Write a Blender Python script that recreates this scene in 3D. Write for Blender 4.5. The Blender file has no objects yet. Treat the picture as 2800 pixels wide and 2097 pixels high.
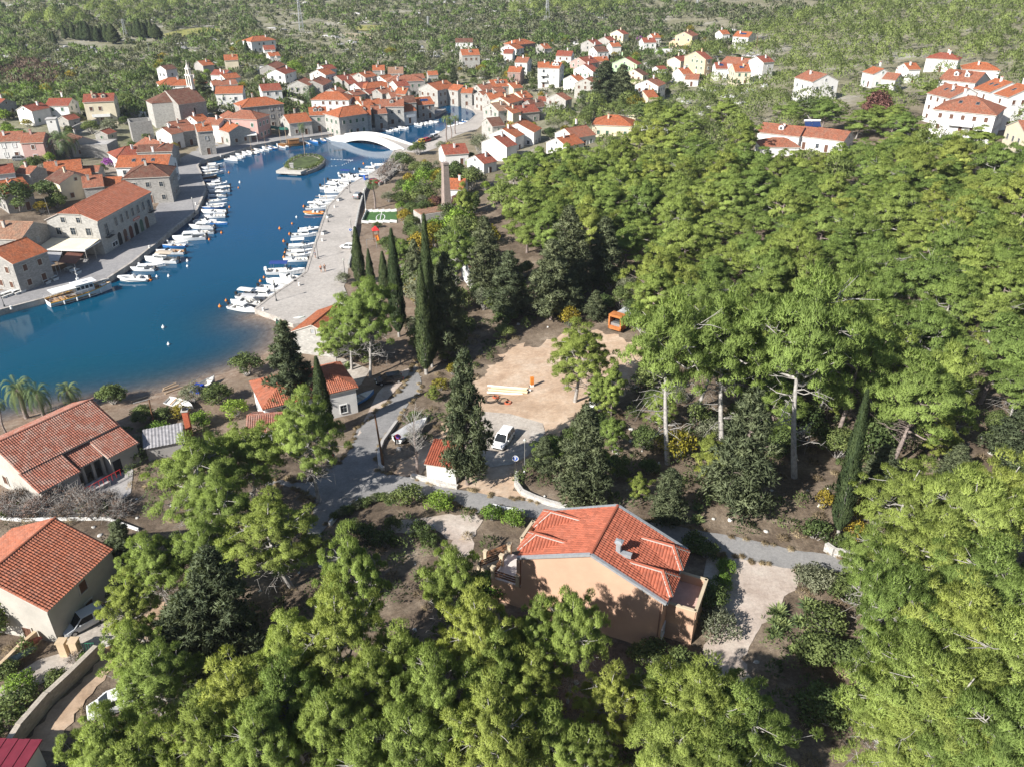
import bpy,bmesh,math,random
import numpy as np
from mathutils import Vector,Matrix,geometry as mgeo

random.seed(7)
RNG = np.random.default_rng(11)
PI = math.pi
rad = math.radians
scene = bpy.context.scene

# ------------------------------------------------------------------ camera, sky, sun, exposure
CAMH = 62.0
TILT = rad(29.0)
FPX = 2156.0                      # focal length in photograph pixels (photograph 2800 wide)
cam_data = bpy.data.cameras.new('camera')
cam_data.sensor_fit = 'HORIZONTAL'
cam_data.sensor_width = 36.0
cam_data.lens = 36.0 * FPX / 2800.0
cam_data.clip_start = 0.5
cam_data.clip_end = 6000.0
cam = bpy.data.objects.new('camera',cam_data)
cam.location = (0,0,CAMH)
cam.rotation_euler = (PI / 2 - TILT,0,0)
scene.collection.objects.link(cam)
scene.camera = cam

SUN_EL = rad(34.0)
SUN_AZ = (-0.74,-0.67)           # ground direction towards the sun
world = bpy.data.worlds.new('World')
scene.world = world
world.use_nodes = True
wn = world.node_tree
bg = wn.nodes['Background']
sky = wn.nodes.new('ShaderNodeTexSky')
sky.sky_type = 'NISHITA'
sky.sun_disc = False
sky.sun_elevation = SUN_EL
sky.sun_rotation = math.atan2(SUN_AZ[0],SUN_AZ[1])
sky.air_density = 1.0
sky.dust_density = 0.6
wn.links.new(sky.outputs[0],bg.inputs[0])
bg.inputs[1].default_value = 0.062

sun_data = bpy.data.lights.new('sun','SUN')
sun_data.energy = 5.0
sun_data.angle = rad(0.53)
sun_data.color = (1.0,0.955,0.88)
sun = bpy.data.objects.new('sun',sun_data)
sd = Vector((SUN_AZ[0] * math.cos(SUN_EL),SUN_AZ[1] * math.cos(SUN_EL),math.sin(SUN_EL))).normalized()
sun.rotation_euler = sd.to_track_quat('Z','Y').to_euler()
sun.location = (-60,-50,120)
scene.collection.objects.link(sun)

vs = scene.view_settings
vs.view_transform = 'Standard'
vs.look = 'None'
vs.exposure = 1.0
vs.gamma = 1.0
vs.use_curve_mapping = False
scene.cycles.max_bounces = 6
scene.cycles.diffuse_bounces = 3
scene.cycles.glossy_bounces = 2
scene.cycles.transmission_bounces = 3
scene.cycles.transparent_max_bounces = 6
scene.cycles.caustics_reflective = False
scene.cycles.caustics_refractive = False
scene.cycles.use_adaptive_sampling = True

# ------------------------------------------------------------------ picture <-> place
CT,ST = math.cos(TILT),math.sin(TILT)
def ray(u,v):
 dx = (u - 1400.0) / FPX
 dy = -(v - 1048.5) / FPX
 return np.array([dx,CT + dy * ST,-ST + dy * CT])
def flat(u,v,z=0.0):
 r = ray(u,v)
 t = (z - CAMH) / r[2]
 return np.array([r[0] * t,r[1] * t,z])
def proj(p):
 x,y,z = p[0],p[1],p[2] - CAMH
 dep = y * CT - z * ST
 up = y * ST + z * CT
 return 1400 + FPX * x / dep,1048.5 - FPX * up / dep,dep
def Z(zone,x,y):                # point read in an enlarged crop of the photograph
 if zone == 'd': return x * 2800 / 2212.0,y * 2800 / 2212.0
 ox,oy = ZONES[zone]
 return ox + x / 3.1557,oy + y / 3.1557
ZONES = {'A': (0,0),'B': (700,0),'C': (1400,0),'D': (2100,0),'E': (0,500),'F': (700,500),'G': (0,1000),
  'H': (700,1000),'V': (1300,1300),'J': (0,1500),'K': (1400,700),'L': (2100,1000),'M': (700,1572),'N': (2100,1572),'S': (0,0)}
def D(x,y): return x * 2800 / 2212.0,y * 2800 / 2212.0

# ------------------------------------------------------------------ land height
QUAY_L = [(-160,905),(0,864),(127,830),(298,776),(363,733),(399,703),(444,668),(475,639),(520,604.6),(542,585),
  (567,528),(551,488),(539,463),(548,451),(621,431),(700,406),(765,394),(896,377),(1017,361),(1137,336),
  (1194,320),(1220,306)]
INLET = [(1216,300),(1194,293),(1186,280),(1200,276)]
QUAY_R = [(1254,288),(1292,304),(1307,320),(1289,336),(1264,348),(1223,358),(1204,371),(1143,393),(1112,415),(1077,421),
  (1058,456),(1010,488),(979,503),(944,525),(915.5,557),(896,576),(881,617),(868,658),(852,706),
  (836,758),(795,788),(763,809),(697,859)]
BEACH = [(702,864),(770,880),(776,890),(763,937),(700,988),(627,1016),(520,1054),(364,1092),(250,1108),(158,1118),(60,1140),(-60,1172)]
OFF = [(-900,1330),(-1500,1200),(-1500,1000),(-700,1000)]
def W2(l): return [flat(u,v)[:2] for u,v in l]
wl,wi,wr,wb,wo = W2(QUAY_L),W2(INLET),W2(QUAY_R),W2(BEACH),W2(OFF)
WPOLY = np.array(wl + wi + wr + wb + wo)
nq = len(wl) + len(wi) + len(wr)
NW = len(WPOLY)
beach_edge = np.zeros(NW,bool)
beach_edge[nq:nq + len(wb) - 1] = True
open_edge = np.zeros(NW,bool)
open_edge[nq + len(wb) - 1:] = True

def seg_dist(P,A,B):
 d = B - A
 L = (d * d).sum() + 1e-9
 t = np.clip(((P - A) @ d) / L,0,1)
 return np.linalg.norm(P - (A + t[:,None] * d),axis=1)
def pip(x,y,poly):
 r = False
 n = len(poly)
 x2,y2 = poly[n - 1][0],poly[n - 1][1]
 for i in range(n):
  x1,y1 = poly[i][0],poly[i][1]
  if (y1 > y) != (y2 > y) and x < (x2 - x1) * (y - y1) / (y2 - y1) + x1: r = not r
  x2,y2 = x1,y1
 return r
def inside_poly(P,poly):
 if len(P) == 1: return np.array([pip(P[0][0],P[0][1],poly)])
 x,y = P[:,0],P[:,1]
 r = np.zeros(len(P),bool)
 n = len(poly)
 for i in range(n):
  x1,y1 = poly[i]
  x2,y2 = poly[(i + 1) % n]
  c = (y1 > y) != (y2 > y)
  with np.errstate(divide='ignore',invalid='ignore'):
   xi = (x2 - x1) * (y - y1) / (y2 - y1 + 1e-12) + x1
  r ^= c & (x < xi)
 return r
GX = np.arange(-300,421,2.0)
GY = np.arange(0,640,2.0)
gx,gy = np.meshgrid(GX,GY)
gp = np.stack([gx.ravel(),gy.ravel()],1)
dq = np.full(len(gp),1e9)
db = np.full(len(gp),1e9)
for i in range(NW):
 s = seg_dist(gp,WPOLY[i],WPOLY[(i + 1) % NW])
 if open_edge[i] or beach_edge[i]: db = np.minimum(db,s)
 else: dq = np.minimum(dq,s)
ins = inside_poly(gp,WPOLY)
# islet
ISL = np.array([flat(*D(657,353))[0],flat(*D(657,353))[1]])
def softplus(x,s): return s * np.logaddexp(0,x / s)
def rise(x,y):
 far = 0.035 * softplus(y - 470,40) + 0.012 * softplus(y - 800,60)
 hill = 0.105 * softplus(x - 48 - 0.06 * y,14)
 hill = 40 * np.tanh(hill / 40)
 left = 0.03 * softplus(-x - 190,30)
 bump = 1.4 * np.sin(x * 0.013 + 1) * np.sin(y * 0.011) * np.clip((y - 380) / 200,0,1)
 return far + hill + left + bump
def land_of(d,dbb,x,y):
 base = 1.05 + 0.09 * np.clip(d - 24,0,45) + 0.012 * np.clip(d - 69,0,400)
 k = np.clip((dbb - 0) / 14.0,0,1)
 base = np.minimum(base,0.02 + 0.16 * dbb)
 return base + rise(x,y)
d_out = np.minimum(dq,db)
zl = land_of(d_out,db,gp[:,0],gp[:,1])
zsea = -np.minimum(4.0,0.02 + 0.12 * db)
HG = np.where(ins,zsea,zl).reshape(gx.shape)                    # for standing things on
HM = np.where(ins,zsea,np.where((dq < 2.6) & (db > 3),-2.6,zl)).reshape(gx.shape)   # for the terrain sheet
DWG = np.where(ins,-d_out,d_out).reshape(gx.shape)
DBG = db.reshape(gx.shape)
def bil(T,x,y):
 fx = np.clip((np.asarray(x,float) - GX[0]) / 2.0,0,len(GX) - 1.001)
 fy = np.clip((np.asarray(y,float) - GY[0]) / 2.0,0,len(GY) - 1.001)
 i = fx.astype(int); j = fy.astype(int)
 a = fx - i; b = fy - j
 return (T[j,i] * (1 - a) + T[j,i + 1] * a) * (1 - b) + (T[j + 1,i] * (1 - a) + T[j + 1,i + 1] * a) * b
def _ext(T,x,y):
 x = np.asarray(x,float); y = np.asarray(y,float)
 cx = np.clip(x,GX[0],GX[-1]); cy = np.clip(y,GY[0],GY[-1])
 return bil(T,cx,cy) - rise(cx,cy) + rise(x,y)
def hgt(x,y): return _ext(HG,x,y)
def hm(x,y): return _ext(HM,x,y)
TS = np.geomspace(20,2600,420)
def G(u,v,dz=0.0):
 """point of the picture -> point of the place at height dz above the land"""
 r = ray(u,v)
 h = np.maximum(hgt(r[0] * TS,r[1] * TS),0.0) + dz
 below = (CAMH + r[2] * TS) < h
 i = int(np.argmax(below))
 if not below[i]: i = len(TS) - 1
 a,b = (TS[i - 1] if i else 5.0),TS[i]
 for _ in range(3):
  q = np.linspace(a,b,18)
  lo = (CAMH + r[2] * q) < np.maximum(hgt(r[0] * q,r[1] * q),0.0) + dz
  j = int(np.argmax(lo))
  if not lo[j]: j = 17
  a,b = q[max(j - 1,0)],q[j]
 return np.array([r[0] * b,r[1] * b,CAMH + r[2] * b])
def gz(x,y): return max(float(hgt(x,y)),0.0)

# ------------------------------------------------------------------ mesh helpers
COL = scene.collection
class MB:
 def __init__(s):
  s.v = []; s.f = []; s.m = []; s.uv = []
 def vert(s,p):
  s.v.append((float(p[0]),float(p[1]),float(p[2]))); return len(s.v) - 1
 def face(s,pts,mat=0,uv=None):
  i = [s.vert(p) for p in pts]
  s.f.append(i); s.m.append(mat)
  s.uv.append(uv if uv else [(0,0)] * len(pts))
 def quad_uv(s,pts,mat=0):
  """planar face, uv in metres along first edge / across"""
  a,b = Vector(pts[0]),Vector(pts[1])
  e = (b - a).normalized()
  n = None
  for k in range(2,len(pts)):
   n = e.cross(Vector(pts[k]) - a)
   if n.length > 1e-6: break
  up = n.normalized().cross(e)
  s.face(pts,mat,[((Vector(p) - a).dot(e),(Vector(p) - a).dot(up)) for p in pts])
 def box(s,c,sz,mat=0,rz=0.0,taper=1.0):
  x,y,z = sz[0] / 2,sz[1] / 2,sz[2] / 2
  cs,sn = math.cos(rz),math.sin(rz)
  P = []
  for k,zz in enumerate((-z,z)):
   t = taper if k else 1.0
   for (a,b) in ((-x,-y),(x,-y),(x,y),(-x,y)):
    a *= t; b *= t
    P.append((c[0] + a * cs - b * sn,c[1] + a * sn + b * cs,c[2] + zz))
  for q in ((0,3,2,1),(4,5,6,7),(0,1,5,4),(1,2,6,5),(2,3,7,6),(3,0,4,7)):
   s.quad_uv([P[i] for i in q],mat)
 def beam(s,a,b,w,h=None,mat=0):
  a = Vector(a); b = Vector(b); h = h or w
  d = (b - a).normalized()
  r = d.cross(Vector((0,0,1)))
  if r.length < 1e-4: r = Vector((1,0,0))
  r.normalize(); u = r.cross(d)
  P = []
  for p in (a,b):
   for (i,j) in ((-1,-1),(1,-1),(1,1),(-1,1)):
    P.append(p + r * (i * w / 2) + u * (j * h / 2))
  for q in ((0,3,2,1),(4,5,6,7),(0,1,5,4),(1,2,6,5),(2,3,7,6),(3,0,4,7)):
   s.quad_uv([P[i] for i in q],mat)
 def tube(s,pts,rs,n=6,mat=0,cap=True):
  pts = [Vector(p) for p in pts]
  rings = []
  ref = Vector((0.31,0.95,0.07))
  for i,p in enumerate(pts):
   d = (pts[min(i + 1,len(pts) - 1)] - pts[max(i - 1,0)])
   if d.length < 1e-6: d = Vector((0,0,1))
   d.normalize()
   a = d.cross(ref)
   if a.length < 0.05: a = d.cross(Vector((1,0,0)))
   a.normalize(); b = d.cross(a)
   r = rs[i] if hasattr(rs,'__len__') else rs
   rings.append([s.vert(p + a * (r * math.cos(2 * PI * k / n)) + b * (r * math.sin(2 * PI * k / n))) for k in range(n)])
  for i in range(len(rings) - 1):
   for k in range(n):
    q = [rings[i][k],rings[i][(k + 1) % n],rings[i + 1][(k + 1) % n],rings[i + 1][k]]
    s.f.append(q[::-1]); s.m.append(mat); s.uv.append([(k / n,i),((k + 1) / n,i),((k + 1) / n,i + 1),(k / n,i + 1)][::-1])
  if cap:
   s.f.append(rings[0][:]); s.m.append(mat); s.uv.append([(0,0)] * n)
   s.f.append(rings[-1][::-1]); s.m.append(mat); s.uv.append([(0,0)] * n)
 def lathe(s,prof,n=12,mat=0,c=(0,0,0)):
  rings = [[s.vert((c[0] + r * math.cos(2 * PI * k / n),c[1] + r * math.sin(2 * PI * k / n),c[2] + z)) for k in range(n)] for r,z in prof]
  for i in range(len(rings) - 1):
   for k in range(n):
    s.f.append([rings[i][k],rings[i][(k + 1) % n],rings[i + 1][(k + 1) % n],rings[i + 1][k]]); s.m.append(mat); s.uv.append([(0,0)] * 4)
  s.f.append(rings[-1][:]); s.m.append(mat); s.uv.append([(0,0)] * n)
 def prism(s,poly,z0,z1,mat=0,side=None):
  side = mat if side is None else side
  n = len(poly)
  ar = sum(poly[i][0] * poly[(i + 1) % n][1] - poly[(i + 1) % n][0] * poly[i][1] for i in range(n))
  if ar < 0: poly = poly[::-1]
  s.face([(p[0],p[1],z1) for p in poly],mat,[(p[0],p[1]) for p in poly])
  for i in range(n):
   a,b = poly[i],poly[(i + 1) % n]
   s.quad_uv([(a[0],a[1],z0),(b[0],b[1],z0),(b[0],b[1],z1),(a[0],a[1],z1)],side)
 def build(s,name,mats,parent=None,smooth=False):
  me = bpy.data.meshes.new(name)
  me.from_pydata(s.v,[],s.f)
  if not isinstance(mats,(list,tuple)): mats = [mats]
  for m in mats: me.materials.append(m)
  me.polygons.foreach_set('material_index',s.m)
  uvl = me.uv_layers.new(name='uv')
  flatuv = [c for f in s.uv for p in f for c in p]
  uvl.data.foreach_set('uv',flatuv)
  if smooth: me.polygons.foreach_set('use_smooth',[True] * len(s.f))
  me.update()
  return link(name,me,parent)
def link(name,data,parent=None):
 o = bpy.data.objects.new(name,data)
 COL.objects.link(o)
 if parent is not None: o.parent = parent
 return o
def npmesh(name,V,F,mats,attr=None,smooth=False,normals=None):
 """large mesh from arrays (triangles)"""
 me = bpy.data.meshes.new(name)
 V = np.asarray(V,np.float32); F = np.asarray(F,np.int32)
 me.vertices.add(len(V)); me.vertices.foreach_set('co',V.ravel())
 me.loops.add(F.size); me.loops.foreach_set('vertex_index',F.ravel())
 me.polygons.add(len(F))
 me.polygons.foreach_set('loop_start',np.arange(0,F.size,F.shape[1],dtype=np.int32))
 if not isinstance(mats,(list,tuple)): mats = [mats]
 for m in mats: me.materials.append(m)
 for k,a in (attr or {}).items():
  at = me.attributes.new(k,'FLOAT','POINT')
  at.data.foreach_set('value',np.asarray(a,np.float32))
 if smooth: me.polygons.foreach_set('use_smooth',np.ones(len(F),bool))
 me.update(calc_edges=True)
 if normals is not None:
  at = me.attributes.new('custom_normal','FLOAT_VECTOR','POINT')
  at.data.foreach_set('vector',np.asarray(normals,np.float32).ravel())
  me.update()
 return me
def tag(o,label=None,cat=None,group=None,kind=None):
 if label: o['label'] = label
 if cat: o['category'] = cat
 if group: o['group'] = group
 if kind: o['kind'] = kind
 return o
def empty(name,loc=(0,0,0),rz=0.0,label=None,cat=None,group=None):
 o = bpy.data.objects.new(name,None)
 o.empty_display_size = 0.3
 COL.objects.link(o)
 o.location = loc
 o.rotation_euler = (0,0,rz)
 return tag(o,label,cat,group)
KIDS = {}
def copy_tree(o,parent=None):
 c = o.copy()
 COL.objects.link(c)
 c.parent = parent
 for ch in list(o.children):
  copy_tree(ch,c)
 return c

# ------------------------------------------------------------------ materials
MATS = {}
def nodes_of(m):
 m.use_nodes = True
 nt = m.node_tree
 return nt,nt.nodes['Principled BSDF']
def mat(name,col,rough=0.8,var=0.12,scale=1.5,metal=0.0,spec=0.3,bump=0.0,bscale=20,col2=None,coord='Object'):
 if name in MATS: return MATS[name]
 m = bpy.data.materials.new(name)
 nt,b = nodes_of(m)
 tc = nt.nodes.new('ShaderNodeTexCoord')
 n = nt.nodes.new('ShaderNodeTexNoise')
 n.inputs['Scale'].default_value = scale
 n.inputs['Detail'].default_value = 5
 n.inputs['Roughness'].default_value = 0.65
 nt.links.new(tc.outputs[coord],n.inputs['Vector'])
 r = nt.nodes.new('ShaderNodeValToRGB')
 c2 = col2 or tuple(c * (1 - 2.2 * var) for c in col)
 c1 = col if col2 else tuple(min(1,c * (1 + var)) for c in col)
 r.color_ramp.elements[0].position = 0.32
 r.color_ramp.elements[1].position = 0.68
 r.color_ramp.elements[0].color = (*c2,1)
 r.color_ramp.elements[1].color = (*c1,1)
 nt.links.new(n.outputs[0],r.inputs[0])
 nt.links.new(r.outputs[0],b.inputs['Base Color'])
 b.inputs['Roughness'].default_value = rough
 b.inputs['Metallic'].default_value = metal
 b.inputs['Specular IOR Level'].default_value = spec
 if bump:
  n2 = nt.nodes.new('ShaderNodeTexNoise')
  n2.inputs['Scale'].default_value = bscale
  n2.inputs['Detail'].default_value = 4
  nt.links.new(tc.outputs[coord],n2.inputs['Vector'])
  bp = nt.nodes.new('ShaderNodeBump')
  bp.inputs['Strength'].default_value = bump
  bp.inputs['Distance'].default_value = 0.1
  nt.links.new(n2.outputs[0],bp.inputs['Height'])
  nt.links.new(bp.outputs[0],b.inputs['Normal'])
 MATS[name] = m
 return m
def mix_rgb(nt,fac,a,b,blend='MIX'):
 x = nt.nodes.new('ShaderNodeMix')
 x.data_type = 'RGBA'
 x.blend_type = blend
 for sock,val in ((0,fac),(6,a),(7,b)):
  if hasattr(val,'is_output'): nt.links.new(val,x.inputs[sock])
  elif sock == 0: x.inputs[0].default_value = val
  else: x.inputs[sock].default_value = (*val,1)
 return x.outputs[2]
def roof_mat(name,col,old=0.3):
 """barrel tiles: uv u runs along the eave, v up the slope (metres)"""
 if name in MATS: return MATS[name]
 m = bpy.data.materials.new(name)
 nt,b = nodes_of(m)
 uv = nt.nodes.new('ShaderNodeUVMap')
 sep = nt.nodes.new('ShaderNodeSeparateXYZ')
 nt.links.new(uv.outputs[0],sep.inputs[0])
 def M(op,a,bb=None):
  x = nt.nodes.new('ShaderNodeMath'); x.operation = op
  for i,val in enumerate((a,bb)):
   if val is None: continue
   if hasattr(val,'is_output'): nt.links.new(val,x.inputs[i])
   else: x.inputs[i].default_value = val
  return x.outputs[0]
 cu = M('MULTIPLY',sep.outputs[0],1 / 0.27)
 cv = M('MULTIPLY',sep.outputs[1],1 / 0.36)
 prof = M('ABSOLUTE',M('SINE',M('MULTIPLY',cu,PI)))
 step = M('FRACT',cv)
 h = M('SUBTRACT',prof,M('MULTIPLY',step,0.45))
 bp = nt.nodes.new('ShaderNodeBump')
 bp.inputs['Strength'].default_value = 0.8
 bp.inputs['Distance'].default_value = 0.10
 nt.links.new(h,bp.inputs['Height'])
 nt.links.new(bp.outputs[0],b.inputs['Normal'])
 cmb = nt.nodes.new('ShaderNodeCombineXYZ')
 nt.links.new(M('FLOOR',cu),cmb.inputs[0]); nt.links.new(M('FLOOR',cv),cmb.inputs[1])
 wnz = nt.nodes.new('ShaderNodeTexWhiteNoise'); wnz.noise_dimensions = '3D'
 oi = nt.nodes.new('ShaderNodeObjectInfo')
 nt.links.new(oi.outputs['Random'],cmb.inputs[2])
 nt.links.new(cmb.outputs[0],wnz.inputs['Vector'])
 dk = tuple(c * 0.62 for c in col)
 c1 = mix_rgb(nt,wnz.outputs[0],dk,tuple(min(1,c * 1.18) for c in col))
 tc = nt.nodes.new('ShaderNodeTexCoord')
 n = nt.nodes.new('ShaderNodeTexNoise'); n.inputs['Scale'].default_value = 0.7; n.inputs['Detail'].default_value = 6; n.inputs['Roughness'].default_value = 0.7
 nt.links.new(tc.outputs['Object'],n.inputs['Vector'])
 rp = nt.nodes.new('ShaderNodeValToRGB')
 rp.color_ramp.elements[0].position = 0.45; rp.color_ramp.elements[1].position = 0.72
 rp.color_ramp.elements[0].color = (0,0,0,1); rp.color_ramp.elements[1].color = (old,old,old,1)
 nt.links.new(n.outputs[0],rp.inputs[0])
 c2 = mix_rgb(nt,rp.outputs[0],c1,(0.25,0.2,0.15))
 gap = M('SUBTRACT',1.0,M('POWER',prof,0.5))
 c3 = mix_rgb(nt,M('MULTIPLY',gap,0.75),c2,tuple(c * 0.25 for c in col))
 nt.links.new(c3,b.inputs['Base Color'])
 b.inputs['Roughness'].default_value = 0.85
 b.inputs['Specular IOR Level'].default_value = 0.2
 MATS[name] = m
 return m
def stone_mat(name,col,mortar,sx=0.5,sy=0.24):
 if name in MATS: return MATS[name]
 m = bpy.data.materials.new(name)
 nt,b = nodes_of(m)
 uv = nt.nodes.new('ShaderNodeUVMap')
 br = nt.nodes.new('ShaderNodeTexBrick')
 br.inputs['Scale'].default_value = 1.0
 br.inputs['Brick Width'].default_value = sx
 br.inputs['Row Height'].default_value = sy
 br.inputs['Mortar Size'].default_value = 0.02
 br.inputs['Color1'].default_value = (*col,1)
 br.inputs['Color2'].default_value = (*[c * 0.68 for c in col],1)
 br.inputs['Mortar'].default_value = (*mortar,1)
 nt.links.new(uv.outputs[0],br.inputs['Vector'])
 tc = nt.nodes.new('ShaderNodeTexCoord')
 n = nt.nodes.new('ShaderNodeTexNoise'); n.inputs['Scale'].default_value = 0.9; n.inputs['Detail'].default_value = 7; n.inputs['Roughness'].default_value = 0.7
 nt.links.new(tc.outputs['Object'],n.inputs['Vector'])
 c = mix_rgb(nt,0.28,br.outputs[0],n.outputs[0],'OVERLAY')
 hs = nt.nodes.new('ShaderNodeHueSaturation'); hs.inputs['Saturation'].default_value = 0.6
 nt.links.new(c,hs.inputs['Color'])
 nt.links.new(hs.outputs[0],b.inputs['Base Color'])
 bp = nt.nodes.new('ShaderNodeBump'); bp.inputs['Strength'].default_value = 0.5; bp.inputs['Distance'].default_value = 0.05
 nt.links.new(br.outputs[1],bp.inputs['Height'])
 bp.invert = True
 nt.links.new(bp.outputs[0],b.inputs['Normal'])
 b.inputs['Roughness'].default_value = 0.9
 MATS[name] = m
 return m
def foliage_mat(name,dark,light,trans=0.3,tcol=None):
 if name in MATS: return MATS[name]
 m = bpy.data.materials.new(name)
 m.use_nodes = True
 nt = m.node_tree
 b = nt.nodes['Principled BSDF']; out = nt.nodes['Material Output']
 at = nt.nodes.new('ShaderNodeAttribute'); at.attribute_name = 'tint'
 oi = nt.nodes.new('ShaderNodeObjectInfo')
 r = nt.nodes.new('ShaderNodeValToRGB')
 r.color_ramp.elements[0].color = (*dark,1); r.color_ramp.elements[1].color = (*light,1)
 r.color_ramp.elements[0].position = 0.05; r.color_ramp.elements[1].position = 0.95
 nt.links.new(at.outputs['Fac'],r.inputs[0])
 hs = nt.nodes.new('ShaderNodeHueSaturation')
 mp = nt.nodes.new('ShaderNodeMapRange'); mp.inputs[3].default_value = 0.484; mp.inputs[4].default_value = 0.512
 nt.links.new(oi.outputs['Random'],mp.inputs[0]); nt.links.new(mp.outputs[0],hs.inputs['Hue'])
 mp2 = nt.nodes.new('ShaderNodeMapRange'); mp2.inputs[3].default_value = 1.15; mp2.inputs[4].default_value = 0.8
 nt.links.new(oi.outputs['Random'],mp2.inputs[0]); nt.links.new(mp2.outputs[0],hs.inputs['Value'])
 nt.links.new(r.outputs[0],hs.inputs['Color'])
 nt.links.new(hs.outputs[0],b.inputs['Base Color'])
 b.inputs['Roughness'].default_value = 0.7
 b.inputs['Specular IOR Level'].default_value = 0.25
 tr = nt.nodes.new('ShaderNodeBsdfTranslucent')
 tm = mix_rgb(nt,1.0,hs.outputs[0],(1.0,1.0,0.55),'MULTIPLY')
 nt.links.new(tm,tr.inputs[0])
 mx = nt.nodes.new('ShaderNodeMixShader'); mx.inputs[0].default_value = trans
 nt.links.new(b.outputs[0],mx.inputs[1]); nt.links.new(tr.outputs[0],mx.inputs[2])
 nt.links.new(mx.outputs[0],out.inputs[0])
 MATS[name] = m
 return m
def glass_mat(name='dark_glass',col=(0.03,0.04,0.05)):
 if name in MATS: return MATS[name]
 m = mat(name,col,rough=0.2,var=0.15,scale=0.7,spec=0.35)
 return m

ROOFS = {'O': roof_mat('roof_orange',(0.44,0.135,0.058),0.35),'R': roof_mat('roof_red',(0.32,0.085,0.052),0.4),
  'T': roof_mat('roof_terracotta',(0.36,0.135,0.08),0.55),'B': roof_mat('roof_brown',(0.172,0.073,0.05),0.6),
  'P': roof_mat('roof_pale_old',(0.361,0.198,0.129),0.8)}
WALLS = {'W': mat('white_render',(0.64,0.63,0.615),0.85,0.06,0.5),'C': mat('cream_render',(0.60,0.53,0.40),0.85,0.06,0.5),
  'S': stone_mat('grey_stone',(0.36,0.335,0.30),(0.27,0.25,0.225)),'P': mat('pink_render',(0.46,0.29,0.26),0.85,0.07,0.5),
  'G': mat('grey_render',(0.34,0.325,0.31),0.9,0.08,0.5),'Y': mat('peach_render',(0.54,0.42,0.28),0.85,0.05,0.5),
  'K': stone_mat('orange_brick',(0.36,0.13,0.075),(0.28,0.22,0.19),0.4,0.22),'N': mat('green_render',(0.38,0.53,0.32),0.85,0.05,0.5),
  'H': mat('greyed_cream_render',(0.42,0.395,0.355),.9,.08,.4),'X': mat('dark_render',(0.12,0.11,0.12),0.9,0.1,0.6),'L': stone_mat('pale_stone',(0.44,0.415,0.365),(0.34,0.32,0.29))}
GLASS = glass_mat()
WHITE = mat('white_paint',(0.66,0.66,0.65),0.6,0.05,2)
FRAME = mat('pale_stone_trim',(0.45,0.425,0.385),0.85,0.08,2)
GREENSH = mat('green_shutter',(0.06,0.12,0.08),0.6,0.1,3)
BROWNSH = mat('brown_shutter',(0.12,0.06,0.04),0.6,0.1,3)
GREYSH = mat('grey_shutter',(0.35,0.36,0.37),0.6,0.1,3)
DARK = mat('dark_opening',(0.02,0.02,0.022),0.9,0.1,3)
METAL = mat('grey_metal',(0.42,0.43,0.44),0.4,0.08,3,metal=0.7)
GALV = mat('galvanised_trim',(0.36,0.37,0.385),0.45,0.08,3,metal=0.3)
DMETAL = mat('dark_metal',(0.05,0.055,0.06),0.5,0.1,3)
BLACK = mat('black_rubber',(0.015,0.015,0.016),0.8,0.1,3)
WOOD = mat('brown_wood',(0.17,0.085,0.045),0.7,0.2,4)
PALEWOOD = mat('pale_wood',(0.50,0.36,0.23),0.75,0.15,4)
CONCRETE = mat('concrete',(0.44,0.42,0.40),0.9,0.12,0.35,bump=0.2,bscale=6)
RED = mat('red_paint',(0.50,0.03,0.03),0.5,0.08,2)
BLUE = mat('blue_paint',(0.03,0.10,0.42),0.5,0.1,2)
ORANGE = mat('orange_paint',(0.62,0.20,0.03),0.5,0.12,2)
GREENP = mat('green_paint',(0.03,0.16,0.09),0.5,0.1,2)
BRICKR = mat('red_brick_chimney',(0.45,0.12,0.06),0.85,0.15,5)


# ================================================================== THE SETTING
def spaced(a,b,fine0,fine1,st,grow):
 r = list(np.arange(fine0,fine1 + 0.01,st))
 x,s = fine1,st
 while x < b:
  s *= grow; x += s; r.append(x)
 x,s = fine0,st
 while x > a:
  s *= grow; x -= s; r.insert(0,x)
 return np.array(r)
TX = spaced(-1900,1900,-140,150,2.0,1.09)
TY = spaced(-40,3000,24,330,2.0,1.07)
tx,ty = np.meshgrid(TX,TY)
tz = hm(tx,ty)
# small unevenness of open ground away from water and quays
dwt = bil(DWG,tx,ty)
tz = tz + np.where(dwt > 12,0.10 * np.sin(tx * 0.61 + 0.4 * ty) * np.sin(ty * 0.47 - 0.3 * tx),0)
tv = np.stack([tx.ravel(),ty.ravel(),tz.ravel()],1)
nx,ny = len(TX),len(TY)
ii = (np.arange(ny - 1)[:,None] * nx + np.arange(nx - 1)[None,:]).ravel()
tf = np.stack([ii,ii + 1,ii + nx + 1,ii + nx],1)
soil = np.clip(1 - (tv[:,1] - 200) / 90.0,0,1)
right = np.clip((tv[:,0] - 20 - 0.10 * tv[:,1]) / 60.0,0,1)
soil = np.maximum(soil,right * np.clip(1 - (tv[:,1] - 250) / 80.0,0.15,1))

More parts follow.
